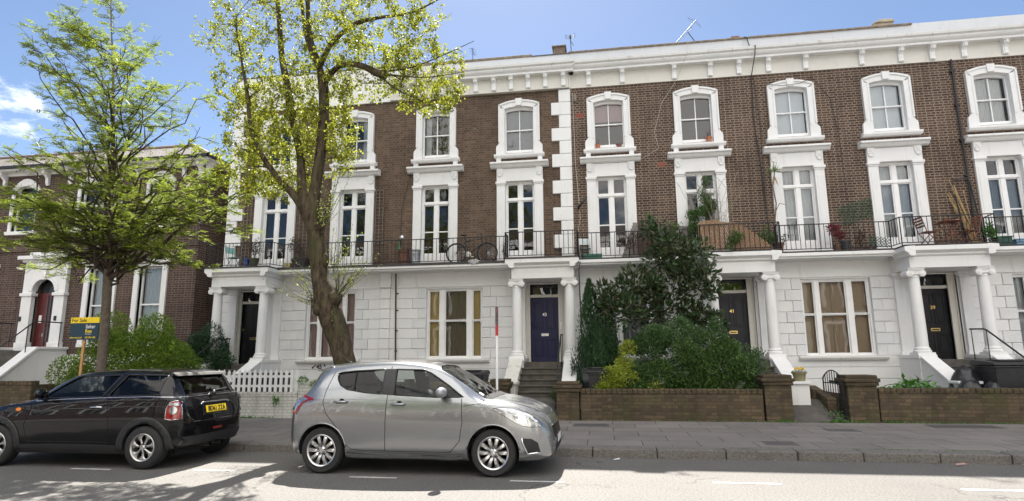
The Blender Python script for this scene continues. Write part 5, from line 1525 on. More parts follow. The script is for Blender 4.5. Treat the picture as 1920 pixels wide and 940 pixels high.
def raw(name, V, F, mats):
    me = bpy.data.meshes.new(name); me.from_pydata(V, [], F)
    bm = bmesh.new(); bm.from_mesh(me); bmesh.ops.recalc_face_normals(bm, faces=bm.faces); bm.to_mesh(me); bm.free()
    for m in mats: me.materials.append(m)
    o = bpy.data.objects.new(name, me); COL.objects.link(o); return o

def boolean(o, cutters, op='DIFFERENCE'):
    for c in cutters:
        md = o.modifiers.new('b', 'BOOLEAN'); md.operation = op; md.object = c; md.solver = 'EXACT'; md.material_mode = 'TRANSFER'
    bpy.context.view_layer.update()
    dg = bpy.context.evaluated_depsgraph_get()
    me = bpy.data.meshes.new_from_object(o.evaluated_get(dg))
    o.modifiers.clear(); old = o.data; o.data = me; bpy.data.meshes.remove(old)
    for c in cutters:
        d = c.data; bpy.data.objects.remove(c); bpy.data.meshes.remove(d)
    return o

def patch(bvh, poly, axis, side, off, name, mat, parent, cell=.05, thick=0.0, hole=None, smooth=True, d0=None):
    """project a flat outline onto the car skin. axis 'y': poly in (x,z); axis 'x': poly in (y,z); axis 'z': poly in (x,y)"""
    bm = bmesh.new()
    ax = {'y': (0, 2), 'x': (1, 2), 'z': (0, 1)}[axis]; out = {'y': 1, 'x': 0, 'z': 2}[axis]
    def mk(p):
        c = [0, 0, 0]; c[ax[0]], c[ax[1]] = p; return c
    vs = [bm.verts.new(mk(p)) for p in poly]; bm.faces.new(vs)
    if hole: pass
    for j in (0, 1):
        lo = min(p[j] for p in poly); hi = max(p[j] for p in poly); n = int((hi - lo) / cell)
        for k in range(1, n + 1):
            c = [0, 0, 0]; c[ax[j]] = lo + (hi - lo) * k / (n + 1); nn = [0, 0, 0]; nn[ax[j]] = 1
            bmesh.ops.bisect_plane(bm, geom=bm.verts[:] + bm.edges[:] + bm.faces[:], plane_co=c, plane_no=nn)
    o = Vector((0, 0, 0)); o[out] = 6.0 * side; d = Vector((0, 0, 0)); d[out] = -side
    miss = []
    for v in bm.verts:
        p = v.co.copy(); p[out] = o[out]
        hit, nor, _, _ = bvh.ray_cast(p, d)
        if hit is None: miss.append(v); continue
        if nor.dot(d) > 0: nor = -nor
        v.co = hit + nor * off
        v.co[ax[0]] = p[ax[0]]; v.co[ax[1]] = p[ax[1]]
        v.co[out] = hit[out] + side * off / max(.35, abs(nor[out]))
    if miss: bmesh.ops.delete(bm, geom=miss, context='VERTS')
    bmesh.ops.recalc_face_normals(bm, faces=bm.faces)
    if sum(f.normal[out] * side for f in bm.faces) < 0: bmesh.ops.reverse_faces(bm, faces=bm.faces)
    me = bpy.data.meshes.new(name); bm.to_mesh(me); bm.free(); me.materials.append(mat)
    if smooth: me.polygons.foreach_set('use_smooth', [True] * len(me.polygons))
    ob = bpy.data.objects.new(name, me); COL.objects.link(ob); ob.parent = parent
    if thick:
        md = ob.modifiers.new('s', 'SOLIDIFY'); md.thickness = thick; md.offset = 0 
    return ob

def surf_line(bvh, pts, axis, side, r, name, mat, parent, off=.0):
    out = {'y': 1, 'x': 0, 'z': 2}[axis]; ax = {'y': (0, 2), 'x': (1, 2), 'z': (0, 1)}[axis]; P = []
    dense = []
    for a, b in zip(pts[:-1], pts[1:]):
        n = max(1, int(math.hypot(b[0] - a[0], b[1] - a[1]) / .04))
        for k in range(n): dense.append((a[0] + (b[0] - a[0]) * k / n, a[1] + (b[1] - a[1]) * k / n))
    dense.append(pts[-1])
    d = Vector((0, 0, 0)); d[out] = -side
    for p in dense:
        c = Vector((0, 0, 0)); c[ax[0]], c[ax[1]] = p; c[out] = 6 * side
        hit = bvh.ray_cast(c, d)[0]
        if hit is not None:
            hit[out] += side * off; P.append(hit)
    if len(P) < 2: return None
    m = MB(); m.tube(P, r, 5); return m.build(name, mat, parent, local=True, smooth=True, recalc=False)

def wheel(t, x, y, side, r, rim_r, w, style, rimmat, zc=None):
    """side: +1 outer face towards +y"""
    zc = r if zc is None else zc
    TY = plain('car_tyre', (.022, .022, .023), .75, var=.2, scale=30)
    m = MB(); h = w / 2
    prof = [(rim_r, -h), (rim_r + .01, -h - .0), (r - .03, -h - .006), (r - .008, -h + .015), (r, -h + .035), (r, h - .035), (r - .008, h - .015), (r - .03, h + .006), (rim_r + .008, h + .004), (rim_r, h - .01), (rim_r - .004, -h)]
    m.lathe((x, y, zc), prof, 48, 'y', cap=False); o = m.build('wheel', TY, t, local=True, smooth='auto', angle=50)
    b = MB(); b.lathe((x, y, zc), [(.0, side * -.02), (rim_r * .97, side * -.02)], 32, 'y'); b.lathe((x, y + side * .0, zc), [(.05, 0), (rim_r * .6, 0)], 24, 'y', cap=False)
    b.build('brake', plain('dark_brake', (.03, .03, .032), .6, .4), o, local=True, recalc=False)
    f = MB(); face = side * (h - .012)
    f.lathe((x, y, zc), [(rim_r + .002, side * h), (rim_r - .006, side * (h + .004)), (rim_r - .018, side * (h - .004)), (rim_r - .026, side * (h - .05)), (rim_r - .02, side * (-h + .02))], 48, 'y', cap=False)
    if style == 'double':
        for k in range(5):
            for s_ in (-1, 1):
                a = 2 * math.pi * k / 5 + R(90) ; a2 = a + s_ * .30
                p0 = Vector((x + .045 * math.cos(a + s_ * .35), y + face - side * .012, zc + .045 * math.sin(a + s_ * .35)))
                p1 = Vector((x + (rim_r - .012) * math.cos(a2), y + face + side * .004, zc + (rim_r - .012) * math.sin(a2)))
                dr = (p1 - p0); ln = dr.length; dr.normalize(); n2 = Vector((0, 1, 0)); sd = dr.cross(n2).normalized()
                w0, w1 = .022, .030
                vs = []
                for q, ww, th in ((p0, w0, .02), (p0 + dr * ln * .5, (w0 + w1) / 2 + .002, .018), (p1, w1, .014)):
                    vs += [q - sd * ww - n2 * side * th, q - sd * ww * .55 + n2 * side * .004, q + n2 * side * .001, q + sd * ww * .55 + n2 * side * .004, q + sd * ww - n2 * side * th]
                F = []
                for j in range(2):
                    for i in range(4): F.append((j * 5 + i, j * 5 + i + 1, (j + 1) * 5 + i + 1, (j + 1) * 5 + i))
                f.add(vs, F)
        f.lathe((x, y, zc), [(.0, face + side * .012), (.028, face + side * .010), (.034, face), (.062, face - side * .012), (.07, face - side * .03)], 20, 'y')
    else:
        n = 7
        for k in range(n):
            a = 2 * math.pi * k / n + .2; da = math.pi / n
            vs = []
            for rr_, ww in ((.035, .95), (.062, .60), (.085, .40), (rim_r * .60, .34), (rim_r * .78, .55), (rim_r - .02, .98)):
                for q in (-1, 0, 1):
                    aa = a + q * da * ww
                    vs.append((x + rr_ * math.cos(aa), y + face + side * (.006 if q == 0 else .0) - side * (.012 if rr_ > .05 else 0), zc + rr_ * math.sin(aa)))
            F = []
            for j in range(5):
                for i in range(2): F.append((j * 3 + i, j * 3 + i + 1, (j + 1) * 3 + i + 1, (j + 1) * 3 + i))
            f.add(vs, F)
        f.lathe((x, y, zc), [(.0, face + side * .014), (.024, face + side * .012), (.03, face + side * .004), (.045, face)], 20, 'y')
    rm = f.build('rim', rimmat, o, local=True, smooth='auto', angle=40, recalc=True)
    md = rm.modifiers.new('s', 'SOLIDIFY'); md.thickness = .008; md.offset = 0
    bl = MB()
    for k in range(5):
        a = 2 * math.pi * k / 5 + R(90); bl.lathe((x + .052 * math.cos(a), y + side * (h - .004), zc + .052 * math.sin(a)), [(.0, side * .008), (.009, side * .008), (.011, -side * .01)], 8, 'y')
    bl.build('wheel_nuts', BLACKPL if style == 'double' else IRON, o, local=True)
    return o

CARGLASS = glass_mat('car_glass', (.86, .92, .90), 1.38, .0, 0, .0)
PRIVGLASS = glass_mat('tinted_glass', (.60, .64, .62), 1.4, .0, 0, .0)
INT = plain('car_interior', (.02, .02, .022), .8)
SEAT = plain('seat_fabric', (.035, .035, .04), .9)
CHROME = plain('chrome', (.75, .76, .78), .08, 1.0, var=.02)
def lamp_red(): return plain('red_lamp', (.26, .006, .01), .15, var=.1, coat=1)
LAMPR = lamp_red(); LAMPW = plain('clear_lamp', (.42, .44, .46), .10, .75, var=.25, scale=18, coat=1)
AMBER = plain('amber_lamp', (.85, .22, .01), .2, coat=.6)

def seats(t, xs, z=.32, xr=None, mirror=False):
    for (x, y, wd, hh) in xs:
        m = MB(); m.box(x - .22, x + .26, y - wd, y + wd, z, z + .2); m.obox((x - .26, y, z + .42), (.06, 0, 0), (0, wd, 0), (-.06, 0, .27 * hh)); so = m.build('seat', SEAT, t, local=True, bevel=.05, seg=3)
        for hy in ([y] if wd < .4 else [y - .35, y + .35]):
            k = MB(); k.obox((x - .335, hy, z + .80 * hh + .0), (.04, 0, 0), (0, .12, 0), (-.01, 0, .085)); k.tube([(x - .32, hy - .05, z + .6), (x - .33, hy - .05, z + .75)], .007); k.tube([(x - .32, hy + .05, z + .6), (x - .33, hy + .05, z + .75)], .007)
            k.build('headrest', SEAT, so, local=True, bevel=.03, seg=3)

def build_car(spec, name, label, loc, rz):
    t = thing(name, label, 'car', loc, rz); t['_local'] = 1
    car = Car(spec['T'], spec['L']); L = spec['L']; paint = spec['paint']
    xs = sorted(set([0.0, .012, .03, .055, .09, .13, .17, .21] + list(np.arange(.26, L - .25, .055)) + [L - .21, L - .17, L - .13, L - .09, L - .055, L - .03, L - .012, L]))
    V, F = car.shell(xs)
    bvh = BVHTree.FromPolygons([Vector(v) for v in V], F)
    body = raw('body', V, F, [paint])
    cut = []
    cx0, cx1 = spec['cabin']
    V2, F2 = car.shell(list(np.linspace(cx0, cx1, 30)), .045, .28); cut.append(raw('c', V2, F2, [INT]))
    for poly in spec['windows']:
        m = MB().ext(poly, 'y', -1.2, 1.2); cut.append(m.build('c', INT))
    for kind, poly, z0, z1 in spec['screens']:
        m = MB().ext(poly, 'z', z0, z1) if kind == 'z' else MB().ext(poly, 'x', z0, z1); cut.append(m.build('c', INT))
    for wx, ar in spec['arches']:
        for sd in (-1, 1):
            m = MB().lathe((wx, 0, spec['wz'] + .005), [(ar, sd * .42), (ar, sd * 1.2)], 48, 'y'); cut.append(m.build('c', INT))
    boolean(body, cut)
    body.parent = t; body.name = 'body'
    me = body.data; me.polygons.foreach_set('use_smooth', [True] * len(me.polygons)); me.set_sharp_from_angle(angle=R(32))
    # glass sheets
    for sd in (-1, 1):
        for i, (poly, gm) in enumerate(zip(spec['windows'], spec['winglass'])):
            patch(bvh, spec['glasspoly'][i], 'y', sd, -.012, 'side_window', gm, t)
    for kind, poly, z0, z1 in spec['screens']:
        nm = 'windscreen' if poly[0][0] > L * .4 else 'rear_window'
        if kind == 'z': patch(bvh, poly, 'z', 1, -.012, nm, CARGLASS if nm == 'windscreen' else PRIVGLASS, t)
        else: patch(bvh, poly, 'x', -1, -.010, 'rear_window', PRIVGLASS, t, cell=.04)
    for wx, ar in spec['arches']:
        for sd in (-1, 1):
            wheel(t, wx, sd * spec['wy'], sd, spec['wr'], spec['rim'], spec['ww'], spec['style'], spec['rimmat'])
    return t, body, bvh, car

# ---------------- silver hatchback
SILVER = plain('silver_grey_paint', (.31, .322, .335), .24, .75, var=.02, coat=1.0)
SILV_RIM = plain('alloy_silver', (.62, .62, .62), .28, .85, var=.08, scale=20)
TS = dict(
    zt=[(0, .66), (.03, .74), (.07, .87), (.12, .965), (.18, 1.02), (.24, 1.10), (.33, 1.24), (.42, 1.375), (.50, 1.435), (.75, 1.475), (1.1, 1.502), (1.5, 1.51), (1.9, 1.485), (2.15, 1.445), (2.35, 1.365), (2.62, 1.205), (2.85, 1.06), (2.98, 1.00), (3.15, .975), (3.4, .925), (3.6, .86), (3.71, .80), (3.78, .725), (3.82, .64), (3.85, .53)],
    zb=[(0, .40), (.05, .33), (.2, .24), (.5, .20), (3.2, .19), (3.6, .20), (3.78, .24), (3.85, .30)],
    w=[(0, .46), (.03, .60), (.09, .72), (.2, .80), (.5, .842), (1.2, .847), (2.7, .847), (3.1, .845), (3.4, .832), (3.6, .795), (3.72, .735), (3.80, .65), (3.85, .54)],
    belt=[(0, .9), (.2, 1.0), (.6, 1.10), (.95, 1.095), (1.5, 1.045), (2.0, 1.005), (2.6, .985), (3.0, .94), (3.4, .86), (3.7, .70), (3.85, .45)],
    wr=[(0, .5), (.12, .58), (.3, .60), (.5, .60), (1.2, .615), (2.0, .60), (2.3, .615), (2.9, .70), (3.2, .70), (3.5, .64), (3.7, .54), (3.85, .38)],
    sh=[(0, .0), (.3, .03), (.6, .04), (2.6, .01), (3.85, .0)])
w_front = [(1.63, 1.045), (1.61, 1.385), (2.0, 1.375), (2.12, 1.335), (2.40, 1.165), (2.56, 1.055), (2.62, 1.015), (2.2, 1.015)]
w_rear = [(.74, 1.325), (.80, 1.345), (1.0, 1.365), (1.45, 1.385), (1.45, 1.055), (1.2, 1.075), (.93, 1.115), (.82, 1.17), (.76, 1.25)]
def grow(poly, k):
    cx = sum(p[0] for p in poly) / len(poly); cz = sum(p[1] for p in poly) / len(poly)
    return [(cx + (x - cx) * (1 + k), cz + (z - cz) * (1 + k * 1.3)) for x, z in poly]
spec = dict(T=TS, L=3.85, paint=SILVER, cabin=(.55, 2.95), windows=[w_front, w_rear], winglass=[CARGLASS, PRIVGLASS], glasspoly=[grow(w_front, .03), grow(w_rear, .03)],
            screens=[('z', [(2.93, -.66), (2.93, .66), (2.25, .56), (2.20, .4), (2.18, 0), (2.20, -.4), (2.25, -.56)], .98, 1.6), ('z', [(.225, -.52), (.225, .52), (.45, .48), (.45, -.48)], 1.0, 1.42)],
            arches=[(.61, .352), (3.04, .352)], wz=.30, wr=.305, rim=.212, ww=.185, wy=.735, style='double', rimmat=SILV_RIM)
CY = -8.335
sw, body, bvh, car = build_car(spec, 'silver_hatchback', 'silver grey five door hatchback parked in front of the leaning tree', (5.765, CY, 0), 0)
sw.scale = (.982, 1, 1)
GAP = plain('panel_gap', (.01, .01, .012), .9); TRIM = plain('black_trim', (.015, .015, .017), .35)
for sd in (-1, 1):
    def ln(pts, r=.0045, nm='door_gap', mt=GAP): return surf_line(bvh, pts, 'y', sd, r, nm, mt, sw)
    ln([(1.535, 1.43), (1.535, .32)]); ln([(.69, 1.36), (.62, 1.1), (.60, .95), (.66, .80), (.82, .62), (.93, .42), (1.05, .33), (1.25, .315), (2.45, .31)])
    ln([(2.60, 1.0), (2.62, .7), (2.58, .45), (2.45, .31)])
    ln([(3.02, .985), (2.98, .95), (2.62, .90)], .003)
    # window surrounds and pillar trim
    ln(w_front + [w_front[0]], .011, 'window_seal', TRIM); ln(w_rear + [w_rear[0]], .011, 'window_seal', TRIM)
    patch(bvh, [(1.455, 1.05), (1.455, 1.39), (1.605, 1.39), (1.625, 1.04)], 'y', sd, .004, 'door_pillar', TRIM, sw)
    ln([(1.02, 1.36), (1.03, 1.10)], .010, 'window_bar', TRIM)
    # tail lamp: wraps the corner
    tl = patch(bvh, [(.055, .80), (.09, .93), (.16, 1.03), (.24, 1.055), (.44, 1.0), (.455, .975), (.36, .965), (.28, .92), (.22, .82), (.20, .775)], 'y', sd, .006, 'tail_lamp', LAMPR, sw, cell=.03)
    patch(bvh, [(.085, .83), (.115, .925), (.175, 1.005), (.25, 1.025), (.36, .99), (.27, .945), (.20, .87), (.17, .81)], 'y', sd, .011, 'lamp_lens', LAMPW, tl, cell=.03)
    hp = [(3.03, .865), (3.14, .885), (3.3, .875), (3.5, .82), (3.62, .74), (3.69, .645), (3.55, .64), (3.42, .66), (3.32, .71), (3.18, .79)]
    hl_ = patch(bvh, hp, 'y', sd, .006, 'headlight', LAMPW, sw, cell=.03)
    patch(bvh, [(3.34, .80), (3.48, .77), (3.50, .69), (3.41, .69), (3.34, .74)], 'y', sd, .011, 'lamp_bowl', CHROME, hl_, cell=.02)
    surf_line(bvh, hp + [hp[0]], 'y', sd, .006, 'lamp_edge', GAP, hl_)
    fb = [(3.42, .50), (3.56, .49), (3.64, .44), (3.67, .32), (3.50, .30)]
    fl_ = patch(bvh, fb, 'y', sd, .005, 'fog_lamp', TRIM, sw, cell=.03)
    surf_line(bvh, [(3.43, .50), (3.44, .44), (3.50, .30), (3.66, .315)], 'y', sd, .014, 'chrome_strip', CHROME, fl_, off=.006)
    for hx in (.76, 1.60):
        hz = .955 if hx < 1 else .925
        hit = bvh.ray_cast(Vector((hx + .1, 6 * sd, hz)), Vector((0, -sd, 0)))[0]
        m = MB(); m.tube([(hx, hit.y, hz), (hx + .03, hit.y + sd * .035, hz), (hx + .18, hit.y + sd * .035, hz), (hx + .215, hit.y, hz)], [.012, .016, .016, .012], 8); ho = m.build('door_handle', SILVER, sw, local=True, smooth=True)
        m = MB(); m.lathe((hx + .12, hit.y + sd * .001, hz + .002), [(.0, sd * .002), (.038, sd * .002), (.04, -sd * .01)], 16, 'y'); m.build('handle_recess', GAP, ho, local=True)
    mx = 2.32; hit = bvh.ray_cast(Vector((mx, 6 * sd, 1.0)), Vector((0, -sd, 0)))[0]
    m = MB(); m.blob((mx + .03, hit.y + sd * .13, 1.085), (.075, .12, .068), 14, 10); mo = m.build('door_mirror', plain('mirror_paint', (.30, .31, .33), .35, .4), sw, local=True, smooth=True)
    m = MB(); m.tube([(mx + .06, hit.y - sd * .02, 1.0), (mx + .04, hit.y + sd * .08, 1.04)], [.03, .025], 8); m.build('mirror_arm', TRIM, mo, local=True, smooth=True)
    ln([(.98, .285), (1.5, .262), (2.6, .262)], .006, 'sill_crease', GAP)
    ln([(.30, .98), (.8, .99), (1.5, .975), (2.3, .95), (2.9, .92)], .0035, 'waist_crease', SILVER)
    ob = patch(bvh, [(1.02, .22), (1.0, .30), (1.6, .285), (2.62, .285), (2.62, .22)], 'y', sd, .008, 'sill', SILVER, sw, cell=.08)
    # wheel arch lip
    for wx in (.61, 3.04):
        ln([(wx + .362 * math.cos(a), .305 + .362 * math.sin(a)) for a in np.linspace(.12, math.pi - .12, 22)], .012, 'arch_lip', SILVER)
m = MB(); m.tube([(2.60, -.81, .94), (2.66, -.80, .95)], .01); 
patch(bvh, [(-.42, .62), (.42, .62), (.46, .50), (.40, .46), (-.40, .46), (-.46, .50)], 'x', 1, .004, 'front_grille', TRIM, sw, cell=.04)
patch(bvh, [(-.5, .40), (.5, .40), (.46, .27), (-.46, .27)], 'x', 1, .004, 'lower_grille', TRIM, sw, cell=.04)
patch(bvh, [(-.26, .48), (.26, .48), (.26, .375), (-.26, .375)], 'x', 1, .012, 'number_plate', PAINT, sw, cell=.05)
surf_line(bvh, [(-.42, .63), (.42, .63)], 'x', 1, .008, 'grille_chrome', CHROME, sw)
for i in range(4): surf_line(bvh, [(-.44, .37 - i * .03), (.44, .37 - i * .03)], 'x', 1, .005, 'grille_bar', GAP, sw, off=.006)
surf_line(bvh, [(2.86, -.60), (3.02, -.66), (3.3, -.62), (3.62, -.52), (3.72, -.40), (3.75, 0), (3.72, .40), (3.62, .52), (3.3, .62), (3.02, .66), (2.86, .60)], 'z', 1, .004, 'bonnet_gap', GAP, sw)
patch(bvh, [(2.90, -.64), (3.0, -.64), (3.0, .64), (2.90, .64)], 'z', 1, .004, 'wiper_cowl', GAP, sw, cell=.06)
for (y0_, y1_) in ((-.5, .05), (.0, .55)): surf_line(bvh, [(2.92, y0_), (2.72, y1_)], 'z', 1, .006, 'wiper', GAP, sw, off=.008)
for yy in (-.52, .52): surf_line(bvh, [(.55, yy), (2.1, yy)], 'z', 1, .006, 'roof_seam', TRIM, sw)
m = MB(); m.ext([(.35, 1.36), (.42, 1.405), (.60, 1.452), (.60, 1.42), (.48, 1.37)], 'y', -.56, .56); m.build('spoiler', SILVER, sw, local=True, bevel=.012, seg=2)
m = MB(); m.tube([(.62, 0, 1.47), (.40, 0, 1.66)], [.006, .003], 5); m.lathe((.63, 0, 1.465), [(.03, 0), (.02, .02), (0, .025)], 10); m.build('antenna', TRIM, sw, local=True)
patch(bvh, [(-.26, .72), (.26, .72), (.26, .61), (-.26, .61)], 'x', -1, .012, 'number_plate', YEL, sw, cell=.05)
seats(sw, [(1.25, 0, .55, .92), (2.05, -.36, .24, 1.0), (2.05, .36, .24, 1.0)], .35)
m = MB(); m.box(2.45, 2.93, -.70, .70, .5, .95); m.build('dashboard', INT, sw, local=True, bevel=.05, seg=2)
m = MB(); pts = [(2.28 + .05 * math.sin(a), .36 + .18 * math.cos(a), .93 + .17 * math.sin(a)) for a in np.linspace(0, 2 * math.pi, 25)]; m.tube(pts, .014, 6, cap=False); m.build('steering_wheel', INT, sw, local=True)
MB().box(.3, 3.5, -.5, .5, .16, .24).build('underbody', INT, sw, local=True)
m = MB(); m.box(2.62, 2.64, .28, .46, 1.0, 1.01); 
patch(bvh, [(2.80, -.60), (2.86, -.60), (2.86, -.52), (2.80, -.52)], 'z', 1, -.006, 'sticker', PAINT, sw, cell=.05)

# ---------------- black hatchback
BLACKP = plain('black_car_paint', (.005, .005, .007), .25, .0, var=.05, coat=.75, spec=.1)
CLAD = plain('black_cladding', (.022, .022, .024), .55, var=.1)
TM = dict(
    zt=[(0, .58), (.02, .66), (.05, .80), (.09, .94), (.13, 1.0), (.18, 1.06), (.30, 1.25), (.38, 1.345), (.45, 1.375), (.8, 1.395), (1.2, 1.405), (1.7, 1.39), (2.0, 1.345), (2.15, 1.28), (2.4, 1.13), (2.58, 1.01), (2.70, .96), (2.95, .93), (3.3, .865), (3.5, .795), (3.62, .70), (3.68, .58), (3.70, .48)],
    zb=[(0, .36), (.05, .30), (.2, .24), (.5, .20), (3.2, .19), (3.6, .22), (3.70, .28)],
    w=[(0, .46), (.02, .57), (.05, .665), (.10, .745), (.2, .80), (.4, .835), (1.2, .84), (2.6, .84), (3.0, .835), (3.3, .805), (3.5, .74), (3.62, .65), (3.7, .50)],
    belt=[(0, .78), (.1, .93), (.2, 1.0), (.5, 1.02), (1.5, .99), (2.4, .95), (2.7, .92), (3.1, .86), (3.5, .72), (3.7, .42)],
    wr=[(0, .56), (.1, .62), (.3, .62), (.45, .61), (1.2, .615), (1.9, .60), (2.1, .62), (2.6, .69), (3.0, .67), (3.4, .60), (3.6, .48), (3.7, .36)],
    sh=[(0, .0), (.2, .01), (2.6, .01), (3.7, 0)], edge=.06)
mw_door = [(1.345, 1.01), (1.18, 1.315), (1.9, 1.305), (1.98, 1.27), (2.30, 1.06), (2.36, .985)]
mw_rear = [(.42, 1.035), (.43, 1.31), (1.08, 1.32), (1.25, 1.015)]
spec = dict(T=TM, L=3.70, paint=BLACKP, cabin=(.36, 2.66), windows=[mw_door, mw_rear], winglass=[CARGLASS, PRIVGLASS], glasspoly=[grow(mw_door, .03), grow(mw_rear, .03)],
            screens=[('z', [(2.60, -.66), (2.60, .66), (2.05, .56), (2.0, .4), (1.98, 0), (2.0, -.4), (2.05, -.56)], .95, 1.6), ('z', [(.165, -.55), (.165, .55), (.365, .52), (.365, -.52)], 1.0, 1.45)],
            arches=[(.575, .335), (3.042, .335)], wz=.30, wr=.303, rim=.195, ww=.18, wy=.745, style='seven', rimmat=plain('mini_alloy', (.55, .55, .54), .3, .8, var=.06))
MYC = -8.335
mn, body, bvh, car = build_car(spec, 'black_hatchback', 'black three door hatchback with yellow rear plate parked on the left', (4.215, MYC, 0), math.pi)
for sd in (-1, 1):
    def ln(pts, r=.0045, nm='door_gap', mt=GAP): return surf_line(bvh, pts, 'y', sd, r, nm, mt, mn)
    ln([(1.24, 1.01), (1.16, .6), (1.15, .37), (2.50, .37), (2.58, .6), (2.50, .88), (2.38, .97)])
    ln([(.16, 1.0), (.6, 1.012), (1.3, .995), (2.0, .972), (2.45, .945)], .009, 'chrome_beltline', CHROME)
    ln(mw_door + [mw_door[0]], .010, 'window_seal', TRIM); ln(mw_rear + [mw_rear[0]], .010, 'window_seal', TRIM)
    patch(bvh, [(1.26, 1.02), (1.10, 1.32), (1.17, 1.32), (1.335, 1.02)], 'y', sd, .004, 'door_pillar', BLACKP, mn)
    patch(bvh, [(.22, 1.05), (.34, 1.25), (.42, 1.31), (.41, 1.04)], 'y', sd, .004, 'rear_quarter', BLACKP, mn)
    for wx in (.575, 3.042):
        def C(r, a): return (wx + r * math.cos(a), .30 + r * math.sin(a))
        A = np.linspace(-.15, math.pi + .15, 30)
        q = [C(.335, a) for a in A] + [C(.43, a) for a in A[::-1]]
        ob = patch(bvh, q, 'y', sd, .012, 'arch_cladding', CLAD, mn, cell=.05); md = ob.modifiers.new('s', 'SOLIDIFY'); md.thickness = .02; md.offset = -1
    ob = patch(bvh, [(.92, .20), (.92, .33), (1.5, .345), (2.1, .345), (2.70, .33), (2.70, .20)], 'y', sd, .010, 'sill_cladding', CLAD, mn, cell=.07)
    tlp = [(.075, .70), (.085, .83), (.11, .935), (.16, .955), (.23, .93), (.265, .85), (.265, .70), (.19, .685)]
    tl = patch(bvh, tlp, 'y', sd, .008, 'tail_lamp', LAMPR, mn, cell=.02)
    surf_line(bvh, tlp + [tlp[0]], 'y', sd, .006, 'lamp_chrome', CHROME, tl, off=.006)
    patch(bvh, [(.17 + .05 * math.cos(a), .82 + .055 * math.sin(a)) for a in np.linspace(0, 2 * math.pi, 13)[:-1]], 'y', sd, .012, 'lamp_lens', LAMPW, tl, cell=.02)
    patch(bvh, [(.10, .885), (.12, .93), (.22, .92), (.235, .885)], 'y', sd, .012, 'reversing_lens', LAMPW, tl, cell=.02)
    hit = bvh.ray_cast(Vector((1.36, 6 * sd, .865)), Vector((0, -sd, 0)))[0]
    m = MB(); m.tube([(1.28, hit.y, .862), (1.30, hit.y + sd * .03, .865), (1.46, hit.y + sd * .03, .865), (1.48, hit.y, .862)], .012, 8); m.build('door_handle', CHROME, mn, local=True, smooth=True)
    hit = bvh.ray_cast(Vector((2.25, 6 * sd, .98)), Vector((0, -sd, 0)))[0]
    m = MB(); m.blob((2.27, hit.y + sd * .12, 1.06), (.06, .11, .075), 14, 10); mo = m.build('door_mirror', BLACKP, mn, local=True, smooth=True)
    m = MB(); m.tube([(2.30, hit.y - sd * .02, .95), (2.28, hit.y + sd * .08, 1.0)], [.035, .03], 8); m.build('mirror_arm', TRIM, mo, local=True, smooth=True)
    sc = patch(bvh, [(2.60, .83), (2.62, .88), (2.90, .85), (2.96, .80), (2.74, .78)], 'y', sd, .006, 'side_scuttle', TRIM, mn, cell=.04)
    patch(bvh, [(2.70 + .048 * math.cos(a), .828 + .026 * math.sin(a)) for a in np.linspace(0, 2 * math.pi, 13)[:-1]], 'y', sd, .014, 'indicator', AMBER, sc, cell=.02)
    patch(bvh, [(3.40 + .10 * math.cos(a), .68 + .10 * math.sin(a)) for a in np.linspace(0, 2 * math.pi, 17)[:-1]], 'y', sd, .006, 'headlight', LAMPW, mn, cell=.03)
# rear face
x_of = lambda y, z: bvh.ray_cast(Vector((-3, y, z)), Vector((1, 0, 0)))[0]
patch(bvh, [(-.245, .845), (.245, .845), (.245, .745), (-.245, .745)], 'x', -1, .018, 'number_plate', YEL, mn, cell=.05)
px_ = x_of(0, .79).x; pn_ = x_of(0, .84).x
pl = text_mesh('plate_lettering', 'BD61 ZZA', .104, TXB, mn, (0, 0, 0), rot=(90, 0, -90), align='CENTER', sx=.86, bold=.002)
pl.location = (min(px_, x_of(0, .75).x) - .024, 0, .762); pl.rotation_euler = (0, math.atan2(pn_ - x_of(0, .75).x, .09), 0)
surf_line(bvh, [(-.33, .875), (-.28, .895), (.28, .895), (.33, .875)], 'x', -1, .014, 'plate_chrome', CHROME, mn, off=.008)
patch(bvh, [(-.30, .885), (.30, .885), (.31, .71), (-.31, .71)], 'x', -1, .003, 'plate_recess', GAP, mn, cell=.06)
surf_line(bvh, [(-.72, .64), (0, .63), (.72, .64)], 'x', -1, .006, 'bumper_gap', GAP, mn)
surf_line(bvh, [(-.62, .99), (-.66, .90), (-.60, .70), (-.5, .645)], 'x', -1, .0045, 'hatch_gap', GAP, mn); surf_line(bvh, [(.62, .99), (.66, .90), (.60, .70), (.5, .645)], 'x', -1, .0045, 'hatch_gap', GAP, mn)
surf_line(bvh, [(-.66, .995), (0, 1.0), (.66, .995)], 'x', -1, .008, 'chrome_beltline', CHROME, mn)
patch(bvh, [(-.11, .52), (.11, .52), (.11, .49), (-.11, .49)], 'x', -1, .008, 'fog_reflector', LAMPR, mn, cell=.05)
patch(bvh, [(-.62, .36), (-.70, .44), (.70, .44), (.62, .36), (.5, .31), (-.5, .31)], 'x', -1, .008, 'bumper_cladding', CLAD, mn, cell=.06)
m = MB(); hb = x_of(.0, .955).x; m.ext([(-.07, .95), (-.03, .965), (.03, .965), (.07, .95), (.03, .94), (-.03, .94)], 'x', hb - .012, hb); m.build('badge', CHROME, mn, local=True)
m = MB(); m.tube([(.10, 0, 1.035), (.13, -.04, 1.06), (.165, -.42, 1.08)], [.02, .012, .008], 6); m.lathe((.10, 0, 1.02), [(.04, -.02), (.03, .03), (0, .035)], 10); m.build('rear_wiper', TRIM, mn, local=True, smooth=True)
m = MB(); m.ext([(.30, 1.295), (.345, 1.335), (.385, 1.352), (.39, 1.325), (.36, 1.30)], 'y', -.60, .60); m.build('spoiler', plain('spoiler_black', (.008, .008, .009), .6, spec=.15), mn, local=True, bevel=.012, seg=2)
